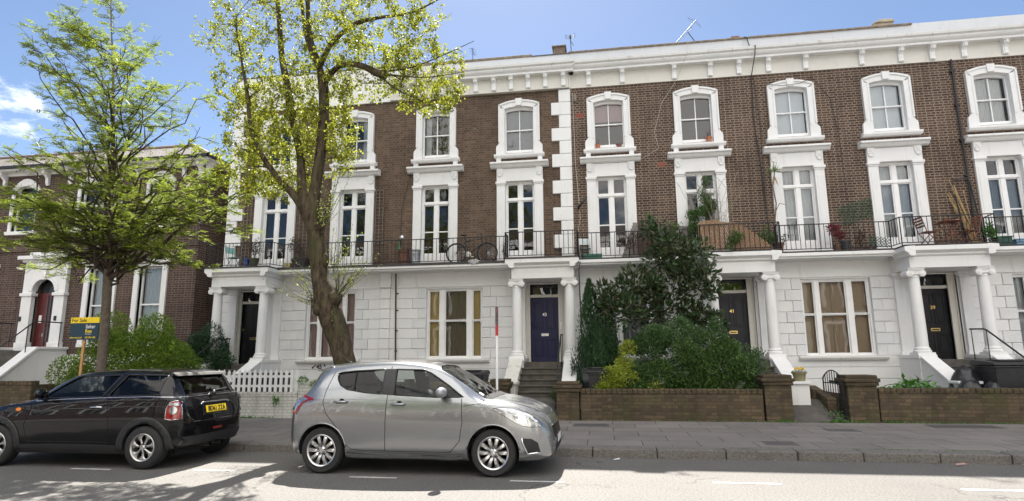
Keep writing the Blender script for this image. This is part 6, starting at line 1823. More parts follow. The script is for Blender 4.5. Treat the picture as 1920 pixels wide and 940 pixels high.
surf_line(bvh, [(2.58, -.64), (2.7, -.70), (3.2, -.64), (3.5, -.5), (3.6, -.3), (3.63, 0), (3.6, .3), (3.5, .5), (3.2, .64), (2.7, .70), (2.58, .64)], 'z', 1, .004, 'bonnet_gap', GAP, mn)
m = MB(); m.tube([(.55, 0, 1.38), (.53, 0, 1.42)], [.012, .006], 6); m.build('antenna', TRIM, mn, local=True)
for yy in (-.14, .14):
    m = MB(); m.tube([(.0, yy, .27), (.2, yy, .27)], .028, 10, cap=False); m.build('exhaust', CHROME, mn, local=True)
seats(mn, [(.95, 0, .5, .88), (1.72, -.36, .24, .98), (1.72, .36, .24, .98)], .32)
m = MB(); m.box(2.2, 2.6, -.70, .70, .5, .93); m.build('dashboard', INT, mn, local=True, bevel=.05, seg=2)
m = MB(); pts = [(2.02 + .05 * math.sin(a), -.36 + .18 * math.cos(a), .90 + .16 * math.sin(a)) for a in np.linspace(0, 2 * math.pi, 25)]; m.tube(pts, .014, 6, cap=False); m.build('steering_wheel', INT, mn, local=True)
MB().box(.3, 3.4, -.5, .5, .16, .24).build('underbody', INT, mn, local=True)
# ============================================================ PLANTS
LINDEN = leaf_mat('lime_tree_leaf', [(.15, .19, .018), (.26, .29, .03), (.38, .39, .045), (.19, .22, .025)], .58)
ROWAN = leaf_mat('feathery_leaf', [(.09, .14, .02), (.19, .25, .03), (.31, .36, .05), (.12, .17, .025)], .55)
HEDGE = leaf_mat('privet_leaf', [(.08, .16, .014), (.16, .26, .025), (.27, .37, .04)], .35)
GLOSSY = leaf_mat('magnolia_leaf', [(.018, .04, .012), (.03, .06, .018), (.055, .095, .032), (.06, .048, .022)], .12, .3)
DKGREEN = leaf_mat('dark_shrub_leaf', [(.03, .075, .016), (.065, .14, .03), (.13, .22, .05)], .3)
BLUEGRN = leaf_mat('blue_green_leaf', [(.035, .085, .025), (.07, .14, .045), (.13, .22, .07)], .3)
GOLD = leaf_mat('golden_leaf', [(.20, .27, .02), (.32, .38, .04), (.42, .46, .07)], .35)
CYP = leaf_mat('cypress_leaf', [(.018, .05, .02), (.03, .075, .03), (.045, .10, .035)], .15)
WEED = leaf_mat('weed_leaf', [(.05, .15, .02), (.09, .24, .035), (.13, .32, .05)], .35)
REDL = leaf_mat('red_leaf', [(.20, .015, .03), (.30, .03, .05), (.10, .02, .02)], .3)
DRYL = leaf_mat('bronze_leaf', [(.09, .05, .04), (.12, .07, .05), (.07, .09, .03)], .2)

def rv(rr, s=1.0): return Vector((rr.gauss(0, s), rr.gauss(0, s), rr.gauss(0, s)))

def leaf(m, p, d, n, L, w, fold=.25):
    d = d.normalized(); s = d.cross(n)
    if s.length < 1e-4: s = d.orthogonal()
    s.normalize(); n = s.cross(d)
    o = len(m.v)
    a = p; b = p + d * L * .42 + s * w * .5 + n * fold * w; c = p + d * L - n * fold * w * .5; e = p + d * L * .42 - s * w * .5 + n * fold * w
    m.v += [tuple(a), tuple(b), tuple(c), tuple(e)]; m.f += [(o, o + 1, o + 2), (o, o + 2, o + 3)]

class Skel:
    def __init__(s): s.p = []; s.r = []; s.d = []
    def add(s, p, r, d): s.p.append(tuple(p)); s.r.append(r); s.d.append(tuple(d))
    def limb(s, m, pts, rs, n=8, sub=4, wob=0.0, rr=None):
        P = cr([tuple(p) + (r,) for p, r in zip(pts, rs)], sub)
        if wob: P = [(x + rr.gauss(0, wob), y + rr.gauss(0, wob), z + rr.gauss(0, wob) * .6, r) for x, y, z, r in P]
        V = [Vector(p[:3]) for p in P]
        m.tube(V, [max(.002, p[3]) for p in P], n)
        for i, v in enumerate(V):
            d = (V[min(i + 1, len(V) - 1)] - V[max(i - 1, 0)]).normalized(); s.add(v, P[i][3], d)
        return V
    def grow(s, m, target, rr, rmax, rmin=.003, n=5, lo=0, up=.25, steps=6, maxr=None, jit=.03):
        P = np.array(s.p[lo:]); t = np.array(target); dd = P - t
        dist = np.sqrt((dd ** 2).sum(1)) + np.maximum(0, P[:, 2] - t[2] + .1) * 1.2
        i = int(dist.argmin()) + lo; a = Vector(s.p[i]); b = Vector(target); L = (b - a).length
        if L < .04: return None
        d0 = Vector(s.d[i]); r0 = min(rmax, s.r[i] * .75)
        out = []
        c1 = a + (d0 * .55 + (b - a).normalized() * .45) * L * .38
        c2 = b - ((b - a).normalized() * .8 + Vector((0, 0, up))) * L * .3
        for k in range(steps + 1):
            q = k / steps
            p = a * (1 - q) ** 3 + c1 * 3 * q * (1 - q) ** 2 + c2 * 3 * q * q * (1 - q) + b * q ** 3
            if 0 < k: p = p + rv(rr, jit * L * .18)
            out.append(p)
        rs = [r0 + (rmin - r0) * (k / steps) ** .8 for k in range(steps + 1)]
        m.tube(out, rs, n, cap=False)
        for k in range(1, steps + 1): s.add(out[k], rs[k], (out[k] - out[k - 1]).normalized())
        return out

def in_ell(rr, e):
    while True:
        v = Vector((rr.uniform(-1, 1), rr.uniform(-1, 1), rr.uniform(-1, 1)))
        if v.length < 1: return Vector((e[0] + v.x * e[3], e[1] + v.y * e[4], e[2] + v.z * e[5]))

# ---------------- the big leaning tree
rr = random.Random(21)
T1 = thing('lime_tree', 'big leaning tree with forked knobbly trunk behind the silver car', 'tree', (5.66, -6.7, .12))
wood = MB(); sk = Skel(); Yt = -6.7
def bark_tube(path, n=20, sub=6):
    P = cr(path, sub); r2 = random.Random(5)
    pts = [Vector(p[:3]) for p in P]; rs = [p[3] for p in P]
    o = len(wood.v); wood.tube(pts, rs, n)
    ph = [r2.random() * 6 for _ in range(6)]
    k = 0
    for i, p in enumerate(pts):
        for j in range(n):
            v = Vector(wood.v[o + i * n + j]); q = v - p; a = 2 * math.pi * j / n
            f = 1 + .05 * math.sin(3 * a + ph[0] + i * .12) + .035 * math.sin(7 * a + ph[1] - i * .2) + .03 * math.sin(2 * a + i * .5 + ph[2]) + r2.uniform(-.012, .012)
            wood.v[o + i * n + j] = tuple(p + q * f)
    for i, v in enumerate(pts): sk.add(v, rs[i], (pts[min(i + 1, len(pts) - 1)] - pts[max(i - 1, 0)]).normalized())
bark_tube([(5.74, Yt, .05, .30), (5.71, Yt, .25, .235), (5.63, Yt, .8, .20), (5.58, Yt, 1.35, .192), (5.46, Yt, 1.8, .198), (5.30, Yt, 2.2, .215), (5.18, Yt, 2.5, .235), (5.10, Yt, 2.72, .215), (4.99, Yt, 3.0, .165), (4.93, Yt, 3.4, .160), (4.87, Yt, 3.8, .155), (4.80, Yt, 4.2, .165), (4.77, Yt, 4.45, .15), (4.80, Yt, 4.7, .115), (4.84, Yt, 5.1, .105), (4.86, Yt + .05, 5.7, .10), (4.85, Yt + .1, 6.3, .098), (4.80, Yt + .15, 6.8, .10), (4.74, Yt + .15, 7.15, .09), (4.66, Yt + .1, 7.5, .06), (4.5, Yt, 8.1, .05), (4.45, Yt - .1, 9.2, .04), (4.3, Yt, 10.6, .02)])
TRUNK_N = len(sk.p)
bark_tube([(4.77, Yt, 4.05, .12), (4.60, Yt - .02, 4.45, .115), (4.50, Yt, 5.0, .085), (4.40, Yt + .1, 5.5, .075), (4.22, Yt + .15, 6.1, .078), (4.10, Yt + .15, 6.6, .082), (3.98, Yt + .15, 7.1, .075), (3.86, Yt + .1, 7.7, .06), (3.74, Yt + .1, 8.6, .05), (3.6, Yt, 9.8, .03), (3.5, Yt, 10.8, .015)], 12)
bark_tube([(4.72, Yt, 4.15, .09), (4.45, Yt - .1, 4.6, .075), (4.10, Yt - .2, 5.0, .06), (3.78, Yt - .25, 5.45, .05), (3.55, Yt - .3, 6.0, .042), (3.42, Yt - .3, 6.7, .035), (3.2, Yt - .3, 7.6, .02), (3.0, Yt - .3, 8.4, .01)], 10)
bark_tube([(4.76, Yt + .15, 6.95, .07), (4.95, Yt + .1, 7.18, .06), (5.2, Yt, 7.30, .055), (5.5, Yt - .05, 7.28, .058), (5.75, Yt - .1, 7.18, .062), (5.98, Yt - .1, 7.05, .075), (6.12, Yt - .1, 6.98, .08)], 12)
bark_tube([(6.02, Yt - .1, 7.06, .03), (6.35, Yt - .1, 7.05, .02), (6.8, Yt - .1, 7.1, .016), (7.4, Yt - .1, 7.3, .011), (7.95, Yt - .05, 7.55, .006)], 6)
bark_tube([(6.05, Yt - .1, 7.0, .028), (6.25, Yt - .1, 6.8, .018), (6.6, Yt - .1, 6.55, .014), (7.0, Yt - .1, 6.35, .01), (7.3, Yt, 6.2, .005)], 6)
bark_tube([(6.05, Yt - .1, 7.02, .028), (6.5, Yt - .15, 6.9, .018), (7.1, Yt - .2, 6.8, .012), (7.8, Yt - .2, 6.85, .006)], 6)
bark_tube([(4.70, Yt + .1, 7.35, .06), (5.0, Yt, 7.8, .05), (5.5, Yt - .1, 8.1, .045), (6.0, Yt - .1, 8.2, .035), (6.7, Yt - .1, 8.25, .022), (7.3, Yt - .1, 8.5, .01)], 8)
bark_tube([(4.65, Yt + .1, 7.4, .05), (4.4, Yt + .2, 7.9, .045), (4.2, Yt + .3, 8.5, .035), (4.0, Yt + .4, 9.6, .02)], 8)
# knob and burrs
for c_, r_, sd_ in (((5.36, Yt - .12, 2.62), (.13, .12, .15), 1), ((5.05, Yt - .1, 2.45), (.12, .1, .14), 2), ((4.92, Yt - .08, 4.0), (.09, .08, .10), 3), ((5.10, Yt - .05, 3.35), (.07, .07, .14), 4), ((5.02, Yt - .08, 3.05), (.07, .07, .1), 5), ((6.14, Yt - .1, 6.97), (.09, .09, .08), 6), ((5.25, Yt - .15, 2.2), (.1, .08, .14), 7)):
    wood.blob(c_, r_, 12, 8, .22, sd_)
twigs = MB(); lv = MB(); lv2 = MB()
CROWN = [((3.85, -6.6, 6.0, 1.0, .9, 1.25), 88), ((3.35, -6.6, 5.4, .8, .7, .85), 34), ((4.6, -6.6, 6.6, .9, .8, 1.2), 52), ((3.0, -6.6, 6.9, .7, .6, .8), 30), ((4.0, -6.5, 8.4, 1.6, 1.3, 1.3), 80), ((2.6, -6.6, 8.3, .8, .7, .7), 16),
         ((5.9, -6.6, 8.0, 1.3, 1.0, .75), 60), ((5.7, -6.6, 7.1, .9, .7, .6), 26), ((6.9, -6.6, 7.2, .9, .6, .50), 34), ((7.1, -6.6, 6.55, .75, .45, .35), 26), ((6.9, -6.7, 8.4, .7, .5, .4), 12), ((4.3, -6.4, 10.4, 2.6, 1.8, 1.3), 60), ((5.3, -6.6, 5.7, .35, .4, .8), 22), ((4.2, -6.6, 4.95, .6, .5, .4), 12)]
tips = []
main = []
for e, n in CROWN:
    for _ in range(max(3, n // 5)): main.append(in_ell(rr, e))
rr.shuffle(main)
main.sort(key=lambda p: min((Vector(q) - p).length for q in sk.p[::6]))
for p in main: sk.grow(twigs, p, rr, .022, .006, 5, lo=60, up=.1, steps=7)
allt = []
for e, n in CROWN:
    for _ in range(int(n * 4.4)): allt.append(in_ell(rr, e))
for p in allt:
    o = sk.grow(twigs, p, rr, .008, .002, 3, lo=60, up=-.15, steps=5)
    if o: tips.append(o)
def linden(m, p, d, rr, s):
    dd = (d * .5 + rv(rr, .7) + Vector((0, 0, -.45))).normalized(); leaf(m, p, dd, rv(rr), s, s * .9, .18)
for o in tips:
    L = sum((o[i + 1] - o[i]).length for i in range(len(o) - 1)); n = int(min(36, 12 + L * 28))
    for _ in range(n):
        q = rr.random() ** .7 * (len(o) - 1); i = min(int(q), len(o) - 2); p = o[i].lerp(o[i + 1], q - i) + rv(rr, .035)
        linden(lv, p, o[i + 1] - o[i], rr, rr.uniform(.034, .060))
# epicormic shoots with small leaves
def shoots(base, n, spread, L, upv, side, sz=.03, seed=0):
    r2 = random.Random(seed)
    for _ in range(n):
        b = Vector(base) + Vector((r2.uniform(-.06, .06), r2.uniform(-.15, .05), r2.uniform(-.12, .12)))
        d = Vector((side[0] + r2.uniform(-spread, spread), r2.uniform(-.5, .3), side[1] + r2.uniform(-spread, spread) * upv)).normalized(); l = L * r2.uniform(.5, 1.1)
        pts = [b]; 
        for k in range(5):
            d = (d + rv(r2, .07) + Vector((0, 0, .06))).normalized(); pts.append(pts[-1] + d * l / 5)
        twigs.tube(pts, [.006, .005, .004, .003, .0025, .0015], 3, cap=False)
        for k in range(int(14 * l)):
            q = r2.uniform(.6, 4.99); i = int(q); p = pts[i].lerp(pts[i + 1], q - i); leaf(lv2, p, (rv(r2, .8) + Vector((0, 0, -.6))), rv(r2), r2.uniform(sz, sz * 1.5), sz * .9, .15)
shoots((5.42, Yt - .05, 2.70), 30, .55, .95, .6, (.45, .75), seed=1)
shoots((5.25, Yt - .05, 3.2), 12, .4, .9, .6, (.45, .8), seed=2)
shoots((5.0, Yt - .05, 3.9), 26, .35, 1.25, .5, (.35, .9), seed=3)
shoots((4.98, Yt - .05, 2.55), 14, .5, .95, .5, (-.9, .35), seed=4)
shoots((4.95, Yt - .1, 2.9), 8, .4, .7, .6, (-.8, .6), seed=5)
shoots((5.35, Yt - .2, 2.2), 5, .4, .4, .6, (.6, .3), seed=6)
tk = wood.build('trunk', BARK, T1, smooth=True, recalc=False)
twigs.build('branches', TWIG, T1, recalc=False)
lv.build('crown', LINDEN, T1, recalc=False)
lv2.build('trunk_shoots', leaf_mat('shoot_leaf', [(.12, .17, .03), (.20, .26, .04), (.27, .32, .05)], .45), T1, recalc=False)

# ---------------- slim feathery tree on the left
rr = random.Random(5)
T2 = thing('rowan_tree', 'slim straight tree with feathery layered leaves behind the black car', 'tree', (.64, -6.75, .12))
wood = MB(); sk = Skel(); Yt = -6.75
bark_tube([(.66, Yt, .05, .13), (.64, Yt, .3, .105), (.60, Yt, 1.3, .088), (.57, Yt, 2.3, .082), (.52, Yt, 3.1, .085), (.47, Yt, 3.7, .062), (.40, Yt, 4.6, .05), (.33, Yt, 5.6, .04), (.22, Yt, 6.6, .03), (.08, Yt, 7.7, .02), (-.1, Yt, 8.8, .012), (-.2, Yt, 9.6, .006)], 14)
n0 = 36
twigs = MB(); lv = MB()
def trunk_at(z):
    P = sk.p; k = min(range(len(P)), key=lambda i: abs(P[i][2] - z)); return Vector(P[k]), sk.r[k]
P0 = []; tips = []
def reach(z): return interp([(3.1, 2.1), (3.6, 2.8), (4.4, 3.0), (5.2, 2.75), (6.2, 2.35), (7.2, 2.0), (8.0, 1.6), (8.8, 1.0), (9.7, .5)], z)
specs = []
for i in range(122):
    z = rr.choice([rr.uniform(3.2, 4.6), rr.uniform(3.3, 5.4), rr.uniform(4.0, 6.0), rr.uniform(5.2, 7.8), rr.uniform(6.5, 8.6), rr.uniform(7.5, 9.8)])
    specs.append((z, reach(z) * rr.uniform(.55, 1.08), i * 2.39996 + rr.uniform(-.4, .4)))
for z, rad, a in specs:
    tx = Vector((math.cos(a) * rad, math.sin(a) * rad * .72, 0)); d = tx.length
    z0 = min(z - .1, max(2.95 + rr.random() ** 1.5 * 1.7, z - 1.05 * d - .15)); s, r0 = trunk_at(z0)
    end = Vector((s.x - .14 * max(0, z - 5.5), s.y, z)) + tx; L = (end - s).length
    c1 = s + (tx.normalized() * .45 + Vector((0, 0, .55))) * L * .42; c2 = end - (tx.normalized() * .8 + Vector((0, 0, .10 if z < 5 else .55))) * L * .33
    o = []
    for k in range(10):
        q = k / 9; p = s * (1 - q) ** 3 + c1 * 3 * q * (1 - q) ** 2 + c2 * 3 * q * q * (1 - q) + end * q ** 3
        if k: p = p + rv(rr, .03 * L)
        o.append(p)
    rb = min(r0 * .55, .010 + .011 * L)
    twigs.tube(o, [rb * (1 - .85 * (k / 9) ** .8) + .0015 for k in range(10)], 5, cap=False); P0.append(o)
    nt_ = int(5 + 5.5 * L)
    for k in range(nt_):
        q = (.18 + .82 * rr.random() ** .8) * 9; i = min(int(q), 8); b = o[i].lerp(o[i + 1], q - i); fwd = (o[i + 1] - o[i]).normalized()
        sd_ = fwd.cross(Vector((0, 0, 1))).normalized() * rr.choice((-1, 1)); tl_ = rr.uniform(.22, .62) * (1.15 - .5 * q / 9)
        dirn = (fwd * .6 + sd_ * rr.uniform(.4, 1.0) + Vector((0, 0, rr.uniform(-.12, .45)))).normalized()
        w_ = [b]
        for kk in range(4): dirn = (dirn + rv(rr, .12) + Vector((0, 0, -.03))).normalized(); w_.append(w_[-1] + dirn * tl_ / 4)
        twigs.tube(w_, [.005, .004, .003, .0025, .0015], 3, cap=False); tips.append(w_)
def frond(m, p, d, rr, L, s):
    d = Vector((d.x, d.y, d.z * .25 + rr.uniform(-.25, .15))).normalized(); up = (Vector((0, 0, 1)) + rv(rr, .22)).normalized(); sd = d.cross(up).normalized()
    k = 5
    for i in range(k):
        b = p + d * L * (i + .6) / k - up * .02 * (i / k) ** 2 * L * 6
        for q in (-1, 1): leaf(m, b, sd * q + d * .45, up, s * (1 - .25 * abs(i - 2) / 2), s * .36, .08)
    leaf(m, p + d * L, d, up, s, s * .36, .08)
for o in tips + P0:
    for _ in range((7 if o[0].z < 5.6 else 4) if len(o) == 5 else 4):
        q = (.15 + .85 * rr.random() ** .7) * (len(o) - 1); i = min(int(q), len(o) - 2); p = o[i].lerp(o[i + 1], q - i)
        d = (o[i + 1] - o[i]).normalized() * .6 + rv(rr, .7); frond(lv, p, d, rr, rr.uniform(.09, .155), rr.uniform(.046, .068))
wood.build('trunk', BARK2, T2, smooth=True, recalc=False); twigs.build('branches', TWIG, T2, recalc=False); lv.build('crown', ROWAN, T2, recalc=False)

# ---------------- bushes
def bush(name, lab, cat, lobes, mat, n, L, w, seed, stems=True, droop=0.0, base=None, shell=.55, group=None, core=None, fold=.2, up=0.3):
    """lobes: ellipsoids (cx,cy,cz,rx,ry,rz)"""
    rr = random.Random(seed); bx = base or (lobes[0][0], lobes[0][1], .12)
    t = thing(name, lab, cat, bx, group=group)
    st = MB(); sk2 = Skel(); m = MB()
    tot = sum(e[3] * e[4] * e[5] for e in lobes)
    sk2.add((bx[0], bx[1], bx[2]), .03, (0, 0, 1))
    for e in sorted(lobes, key=lambda e: e[2]):
        if stems:
            for _ in range(4): sk2.grow(st, in_ell(rr, tuple(e[:3]) + tuple(v * .7 for v in e[3:])), rr, .02, .006, 4, steps=5)
    sub = []
    for e in lobes:
        vol = e[3] * e[4] * e[5] / tot; k = max(3, int(26 * vol))
        for _ in range(k):
            v = rv(rr).normalized() * rr.uniform(.45, .95); c = (e[0] + v.x * e[3], e[1] + v.y * e[4], e[2] + v.z * e[5])
            s = rr.uniform(.28, .5) * (e[3] * e[4] * e[5]) ** (1 / 3); sub.append((c, s, e))
            if stems: sk2.grow(st, c, rr, .010, .003, 3, steps=4)
        sub.append((e[:3], (e[3] * e[4] * e[5]) ** (1 / 3) * .8, e))
    tw = sum(s ** 2 for c, s, e in sub)
    for c, s, e in sub:
        for _ in range(int(n * s ** 2 / tw)):
            v = rv(rr).normalized(); p = Vector(c) + v * s * (1 - shell * rr.random() ** 2)
            if p.z < bx[2] - .05: continue
            d = v + rv(rr, .5) + Vector((0, 0, up - droop)); leaf(m, p, d, v + rv(rr, .5), L * rr.uniform(.7, 1.2), w * rr.uniform(.8, 1.1), fold)
    if stems: st.build('stems', TWIG, t, recalc=False)
    m.build('foliage', mat, t, recalc=False); return t

bush('privet_hedge', 'bright green leafy hedge behind the black car and the for sale sign', 'hedge', [(-3.6, -2.0, 1.3, 1.15, .9, 1.25), (-2.4, -2.1, 1.45, 1.2, .9, 1.35), (-1.4, -2.1, 1.15, .75, .8, 1.05), (-2.0, -2.2, .8, 1.6, .8, .8), (-4.3, -2.2, .8, .5, .6, .8)], HEDGE, 42000, .07, .038, 1)
bush('yew_bush', 'dark conifer bush against the brick between hedge and porch columns', 'bush', [(-1.55, -.75, 1.7, .65, .6, 1.3), (-.95, -.9, 1.3, .42, .5, .95), (-1.7, -.9, .8, .8, .6, .7)], CYP, 16000, .09, .03, 2)
bush('magnolia_shrub', 'tall open shrub with big dark glossy leaves in front of the ground window', 'shrub', [(11.9, -1.9, 3.9, .95, .6, .75), (11.1, -1.9, 3.3, .75, .55, .5), (10.75, -2.25, 2.55, .75, .45, .55), (10.35, -2.3, 3.0, .35, .3, .25), (12.6, -1.9, 3.2, .55, .5, .6), (11.7, -1.8, 2.7, 1.0, .5, .6), (12.5, -1.9, 2.4, .7, .4, .35), (11.5, -1.9, 4.7, .35, .3, .3), (13.0, -1.8, 2.35, .35, .3, .25)], GLOSSY, 5000, .175, .07, 3, base=(11.6, -1.9, .12), up=.45, fold=.12, shell=.8)
rr = random.Random(4)
t = thing('cypress_tree', 'dark green columnar conifer right of the blue door', 'conifer', (10.0, -1.9, .12)); m = MB()
for (cx_, cy_, top_, R0, nn) in ((9.90, -1.9, 3.42, .40, 13000), (10.28, -1.85, 3.15, .36, 9000), (10.08, -2.1, 2.3, .42, 7000)):
    m.tube([(cx_, cy_, .1), (cx_, cy_, top_ - .4)], [.05, .01], 6)
    fl_ = [(rr.uniform(0, 6.28), rr.uniform(.1, .95), rr.uniform(.6, 1.25)) for _ in range(46)]
    for _ in range(nn):
        a0_, t0_, k_ = rr.choice(fl_); q = min(.995, max(.02, t0_ + rr.gauss(0, .07))); a = a0_ + rr.gauss(0, .28)
        prof = R0 * min(1, (1 - q) * 1.9) ** .7 * (.80 + .2 * min(1, q * 6)) * k_; rad = prof * (1 - .45 * rr.random() ** 2)
        p = Vector((cx_ + rad * math.cos(a), cy_ + rad * math.sin(a), .15 + (top_ - .15) * q)); leaf(m, p, Vector((math.cos(a) * .35, math.sin(a) * .35, 1)) + rv(rr, .2), Vector((math.cos(a), math.sin(a), 0)) + rv(rr, .4), rr.uniform(.06, .11), .026, .1)
m.build('foliage', CYP, t, recalc=False)
bush('golden_shrub', 'yellow green leafed shrub left of the big dark shrubs', 'shrub', [(10.4, -2.75, 1.0, .45, .35, .42), (10.15, -2.75, .72, .28, .3, .3), (10.78, -2.6, 1.70, .26, .22, .26), (10.68, -2.65, 1.35, .3, .22, .25)], GOLD, 5200, .055, .032, 5, base=(10.4, -2.7, .12), shell=.8)
bush('dense_shrub', 'dense dark green shrub above the middle garden wall', 'shrub', [(12.2, -2.6, 1.1, 1.0, .55, .75), (12.9, -2.6, 1.25, .75, .5, .68), (11.5, -2.65, .95, .8, .5, .5), (13.2, -2.7, .95, .5, .4, .6), (12.5, -2.7, .6, 1.3, .5, .3), (10.9, -2.8, .7, .5, .35, .3)], DKGREEN, 26000, .068, .034, 6, base=(12.3, -2.5, .12))
bush('blue_green_shrub', 'upright blue green shrub with bare stems below the glossy leaves', 'shrub', [(11.4, -2.4, 1.75, .6, .45, .5), (12.0, -2.35, 2.0, .7, .4, .45), (12.8, -2.3, 1.9, .55, .4, .4), (11.0, -2.5, 1.1, .4, .35, .45)], BLUEGRN, 11500, .065, .030, 7, base=(11.6, -2.3, .12), up=.8)
bush('open_shrub', 'loose green shrub in front of the door 41 steps beside the gate pier', 'shrub', [(13.45, -2.3, 1.45, .42, .4, .4), (13.5, -2.4, .95, .35, .35, .45), (13.75, -2.5, 1.25, .22, .25, .3)], BLUEGRN, 4200, .06, .03, 8, base=(13.5, -2.4, .12), shell=.9)
bush('golden_sprig', 'small bright yellow green tuft at the top of the middle garden wall', 'plant', [(11.35, -3.0, .82, .2, .12, .13)], GOLD, 240, .05, .03, 9, base=(11.35, -3.0, .5))
bush('fern_tuft', 'green leafy tuft beside the pier of the blue door steps', 'plant', [(9.05, -2.9, .62, .12, .12, .2), (10.0, -3.0, .72, .22, .1, .1)], DKGREEN, 330, .05, .022, 10, base=(9.05, -2.9, .12))
# broad leaved weeds behind the right wall
rr = random.Random(31)
t = thing('weed_patch', 'bright green broad leaved weeds behind the long right garden wall', 'weeds', (16.8, -2.9, .12)); m = MB()
for i in range(1300):
    x = rr.uniform(15.85, 17.95); y = rr.uniform(-3.1, -2.2); h = .60 + .42 * math.exp(-((x - 16.9) / .55) ** 2) * (.7 + .3 * rr.random()) - .15 * (x > 17.5); p = Vector((x, y, rr.uniform(.45, 1) * h))
    d = Vector((rr.uniform(-1, 1), rr.uniform(-1, .4), rr.uniform(-.5, .5))); leaf(m, p, d, Vector((0, 0, 1)) + rv(rr, .3), rr.uniform(.12, .24), rr.uniform(.05, .10), .15)
for i in range(50):
    x = rr.uniform(15.9, 17.8); y = rr.uniform(-3.0, -2.3); m.tube([(x, y, .1), (x + .03, y, .5), (x + rr.uniform(-.05, .05), y, .8)], .006, 3)
m.build('leaves', WEED, t, recalc=False); t['kind'] = 'stuff'
t = thing('ground_ivy', 'low green and variegated ivy along the path below the iron gate', 'ivy', (15.1, -2.9, .12)); m = MB()
for i in range(900):
    k = rr.random(); x = 14.75 + .35 * k + rr.gauss(0, .10); y = -1.6 - 1.7 * k + rr.gauss(0, .1); p = Vector((x, y, .14 + abs(rr.gauss(0, .10)))); leaf(m, p, rv(rr) + Vector((0, -.3, .1)), Vector((0, 0, 1)) + rv(rr, .5), rr.uniform(.04, .07), rr.uniform(.03, .05), .1)
m.build('leaves', leaf_mat('ivy_leaf', [(.05, .11, .03), (.10, .19, .05), (.2, .27, .13)], .2), t, recalc=False); t['kind'] = 'stuff'
# moss and weed tufts along wall foot and kerb joint
t = MB(); 
def tuft(m, x, y, z, n, s, sp):
    for _ in range(n): leaf(m, Vector((x + rr.gauss(0, sp), y + rr.gauss(0, .018), z)), Vector((rr.uniform(-1, 1), rr.uniform(-1, .6), rr.uniform(.3, 1.6))), rv(rr), s * rr.uniform(.5, 1.2), s * .35, .1)
for i in range(170):
    x = rr.choice([rr.uniform(9.7, 21), rr.uniform(12.5, 18.5), rr.uniform(.0, 4.2)])
    tuft(t, x, WY - .03, .12, rr.randint(2, 9), .045, .04)
for i in range(110):
    x = rr.choice([rr.uniform(12.2, 18), rr.uniform(14, 17)]); tuft(t, x, KY + .31, .125, rr.randint(2, 7), .022, .03)
for x, n in ((13.98, 40), (15.05, 70), (15.5, 25), (16.1, 30), (14.9, 20), (1.6, 16), (3.0, 20)): tuft(t, x, WY - .04, .12, n, .075, .09)
o = t.build('wall_foot_weeds', WEED, recalc=False); tag(rebase(o, (12, WY, .12)), 'little weeds and moss growing along the foot of the walls', 'weeds', kind='stuff')
bush('wall_weed', 'small weed hanging on the white painted wall', 'plant', [(2.35, -3.42, .52, .10, .04, .12)], WEED, 90, .05, .03, 12, stems=False, base=(2.35, -3.42, .4))
bush('wall_weed', 'leafy weed growing from the rough white wall end behind the silver car', 'plant', [(3.02, -3.35, 1.0, .18, .08, .08), (3.3, -3.4, .92, .12, .05, .12)], WEED, 190, .055, .03, 13, stems=False, base=(3.1, -3.4, .9))
# ---------------- balcony plants
bush('balcony_climber', 'climber covering the right half of the balcony window above the cedar screen', 'climber', [(13.22, -.28, 5.6, .24, .12, .72), (13.25, -.3, 6.35, .2, .10, .35), (12.85, -.4, 5.35, .28, .15, .35), (12.8, -.5, 4.95, .25, .15, .3)], DKGREEN, 3300, .05, .03, 14, base=(13.1, -.4, BZ), shell=.9)
t = thing('bare_climber', 'sprawling bare stems with few leaves right of the climber', 'climber', (13.5, -.35, BZ)); m = MB(); l2 = MB()
for i in range(26):
    p = Vector((13.35 + rr.uniform(-.2, .2), -.35, 4.5)); d = Vector((rr.uniform(-.25, .3), rr.uniform(-.1, .05), 1)); pts = [p]
    for k in range(9): d = (d + rv(rr, .16)).normalized(); pts.append(pts[-1] + d * rr.uniform(.14, .30))
    m.tube(pts, .005, 3, cap=False)
    for k in range(12): q = rr.choice(pts[2:]); leaf(l2, q + rv(rr, .02), rv(rr), rv(rr), .04, .025)
m.build('stems', plain('pale_stem', (.28, .22, .17), .8), t, recalc=False); l2.build('leaves', BLUEGRN, t, recalc=False)
t = thing('clematis_flower', 'two white open flowers on the climber beside the balcony window', 'flowers', (13.32, -.42, 5.95)); m = MB()
for c in ((13.33, -.45, 6.02), (13.36, -.45, 5.84)):
    for k in range(6): a = k * math.pi / 3; leaf(m, Vector(c), Vector((math.cos(a), -.3, math.sin(a))), Vector((0, -1, 0)), .07, .045)
m.build('petals', plain('white_petal', (.8, .8, .78), .6), t, recalc=False)
t = thing('cordyline', 'spiky palm like plant on a tall bent bare stem on the balcony', 'plant', (14.95, -.38, BZ)); m = MB(); m.tube([(14.98, -.38, BZ), (14.93, -.36, 5.0), (15.02, -.36, 5.6), (14.97, -.36, 6.1), (15.05, -.36, 6.5)], [.03, .022, .018, .018, .015], 6)
m.tube([(14.97, -.36, 5.35), (15.1, -.4, 5.6), (15.22, -.42, 5.55)], .01, 4); m.build('stem', plain('cordyline_stem', (.16, .12, .085), .8), t, smooth=True)
l2 = MB()
for i in range(46):
    a = rr.random() * 6.28; e = rr.uniform(-.3, 1.3); leaf(l2, Vector((15.05, -.36, 6.5)), Vector((math.cos(a), math.sin(a) * .7, e)), Vector((0, 0, 1)), rr.uniform(.2, .32), .028, .1)
l2.build('leaves', leaf_mat('spiky_leaf', [(.16, .24, .04), (.25, .33, .07), (.10, .16, .04)], .3), t, recalc=False)
dr = MB()
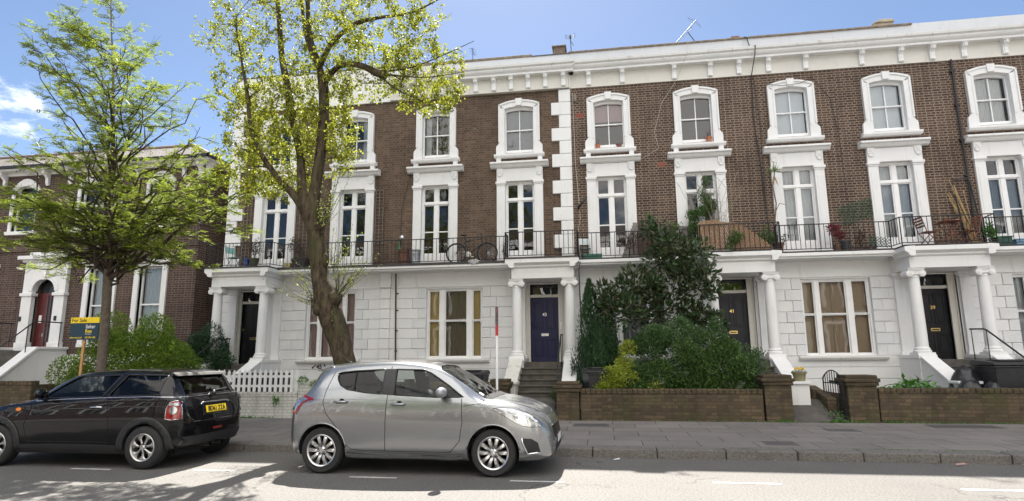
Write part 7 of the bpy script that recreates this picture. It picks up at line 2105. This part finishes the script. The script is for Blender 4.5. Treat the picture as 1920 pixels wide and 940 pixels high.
for i in range(20): a = rr.random() * 6.28; leaf(dr, Vector((15.03, -.36, 6.4)), Vector((math.cos(a) * .3, math.sin(a) * .3, -1)), rv(rr), rr.uniform(.2, .34), .025, .1)
dr.build('dead_leaves', plain('straw', (.35, .25, .14), .8), t, recalc=False)
pot(14.98, -.38, BZ, .14, .28, plain('brown_pot', (.16, .08, .05), .7), 'brown pot at the foot of the spiky palm like plant')
bush('balcony_bush', 'leafy balcony plants with few red flowers beside the spiky plant pot', 'plant', [(14.7, -.45, 4.65, .22, .15, .3), (15.12, -.45, 4.62, .12, .1, .18)], DKGREEN, 700, .05, .03, 15, base=(14.72, -.45, BZ))
bush('red_plant', 'dark red leaved plant in a pot on the balcony between two windows', 'plant', [(16.34, -.5, 4.78, .14, .12, .16), (16.5, -.5, 4.6, .12, .1, .14)], REDL, 420, .07, .03, 16, base=(16.5, -.5, BZ + .2))
pot(16.62, -.48, BZ, .125, .26, plain('dark_pot', (.035, .035, .04), .6), 'dark grey pot under the red leaved plant')
pot(16.42, -.5, BZ, .09, .16, plain('brown_pot', (.16, .08, .05), .7), 'small brown pot left of the dark grey pot')
bush('grass_plant', 'dry brownish plant on the balcony left of the collapsed green lattice', 'plant', [(17.0, -.5, 4.55, .10, .08, .28)], DRYL, 200, .09, .02, 17, base=(17.0, -.5, BZ), up=1)
bush('trailing_plant', 'green plant hanging over the railing below the cedar slats', 'plant', [(13.7, -1.2, 4.55, .24, .08, .2), (13.55, -1.2, 4.32, .15, .06, .12)], DKGREEN, 650, .05, .028, 18, base=(13.7, -1.18, BZ))
bush('trailing_plant', 'yellow green plant over the railing right of the teak chair', 'plant', [(19.93, -.75, 4.55, .12, .12, .16), (20.1, -.6, 4.5, .12, .1, .12)], WEED, 220, .09, .04, 19, base=(19.9, -.75, BZ))
bush('bronze_bush', 'bronze leaved bush in the olive pot on the left balcony', 'plant', [(-.15, -.75, 4.85, .22, .15, .26)], DRYL, 420, .05, .03, 20, base=(-.15, -.75, BZ + .2))
bush('rose_bush', 'reddish leaved bush above the dark flared planter on the left balcony', 'plant', [(.95, -.42, 4.95, .3, .15, .32), (1.2, -.42, 4.7, .2, .12, .2)], DRYL, 520, .055, .03, 21, base=(1.15, -.4, BZ + .2))
bush('spiky_grass', 'dry spiky plant on the balcony left of the reed screen', 'plant', [(10.98, -.5, 4.62, .3, .12, .25)], DRYL, 300, .22, .012, 22, base=(11.0, -.5, BZ), up=.9)
bush('white_climber', 'sparse climber with small white flowers on the railing left of the porch balcony', 'climber', [(7.48, -.5, 4.62, .07, .06, .3)], BLUEGRN, 130, .04, .02, 23, base=(7.48, -.5, BZ))
bush('reed_bush', 'leafy branch tips above the reed screen', 'plant', [(11.6, -.7, 5.15, .2, .1, .25), (12.2, -.6, 5.0, .3, .12, .15), (12.75, -.75, 4.75, .16, .12, .35)], DKGREEN, 650, .06, .03, 24, base=(11.8, -.6, BZ))
# potted greenery in the courtyard behind the picket fence
bush('fence_plant', 'green leaves showing through the picket fence', 'plant', [(.9, -2.9, .75, .35, .15, .2), (2.0, -3.0, .72, .5, .12, .14)], DKGREEN, 600, .05, .028, 25, base=(1.2, -2.9, .12))

# ============================================================ ACROSS THE STREET (seen mirrored in windows and car paint)
def far_house(x0, x1, hgt, mat, lab):
    t = thing('opposite_house', lab, 'house', ((x0 + x1) / 2, -26, 0), group='pale houses on the other side of the street')
    n = max(2, int((x1 - x0) / 2.6)); hs = []; y = -25.0
    for f in range(3):
        for i in range(n):
            c = x0 + (i + .5) * (x1 - x0) / n; hs.append((c, 1.6 + f * 3.1))
    MB().box(x0, x1, -33, y, 0, hgt).build('wall', mat, t)
    m = MB(); m.box(x0, x1, y, y + .35, hgt - 1.0, hgt - .7); m.box(x0, x1, y, y + .3, 4.0, 4.2); m.build('cornice', WHITE, t)
    w = MB()
    for c, z in hs: w.box(c - .45, c + .45, y, y + .03, z, z + 1.8)
    w.build('window', MATS['dark_glass'], t)
    s = MB()
    for c, z in hs: s.box(c - .62, c - .45, y, y + .08, z - .1, z + 1.95); s.box(c + .45, c + .62, y, y + .08, z - .1, z + 1.95); s.box(c - .62, c + .62, y, y + .1, z + 1.8, z + 2.0); s.box(c - .02, c + .02, y + .03, y + .06, z, z + 1.8)
    s.build('surround', PAINT, t)
    r = MB(); r.add([(x0, y, hgt), (x1, y, hgt), (x1, -33, hgt), (x0, -33, hgt), (x0, -29, hgt + 1.6), (x1, -29, hgt + 1.6)], [(0, 1, 5, 4), (2, 3, 4, 5), (1, 2, 5), (3, 0, 4)]); r.build('roof', SLATE, t)
far_house(-24, -8.2, 9.3, BRICK_L, 'brown brick house opposite, mirrored in the left windows')
far_house(-8, 7.8, 10.2, BRICK_A, 'brown brick house with white trim opposite, mirrored in the middle windows')
far_house(8, 23.8, 9.9, CREAM, 'cream stucco house opposite, mirrored in the right windows')
far_house(24, 40, 9.6, BRICK_L, 'brown brick house opposite, mirrored at the far right')
bush('street_tree', 'tree on the opposite pavement mirrored in the glass', 'tree', [(3.5, -20.3, 6.2, 2.3, 1.6, 2.2), (4.6, -20.3, 4.8, 1.6, 1.4, 1.3)], HEDGE, 3000, .22, .16, 40, base=(3.8, -20.3, .1))
bush('street_tree', 'second tree on the opposite pavement mirrored in the right windows', 'tree', [(17.5, -20.6, 5.6, 2.0, 1.5, 1.9), (16.4, -20.6, 4.4, 1.5, 1.3, 1.2)], HEDGE, 2600, .22, .16, 41, base=(17.2, -20.6, .1))

for o in bpy.data.objects:
    if '_local' in o: del o['_local']
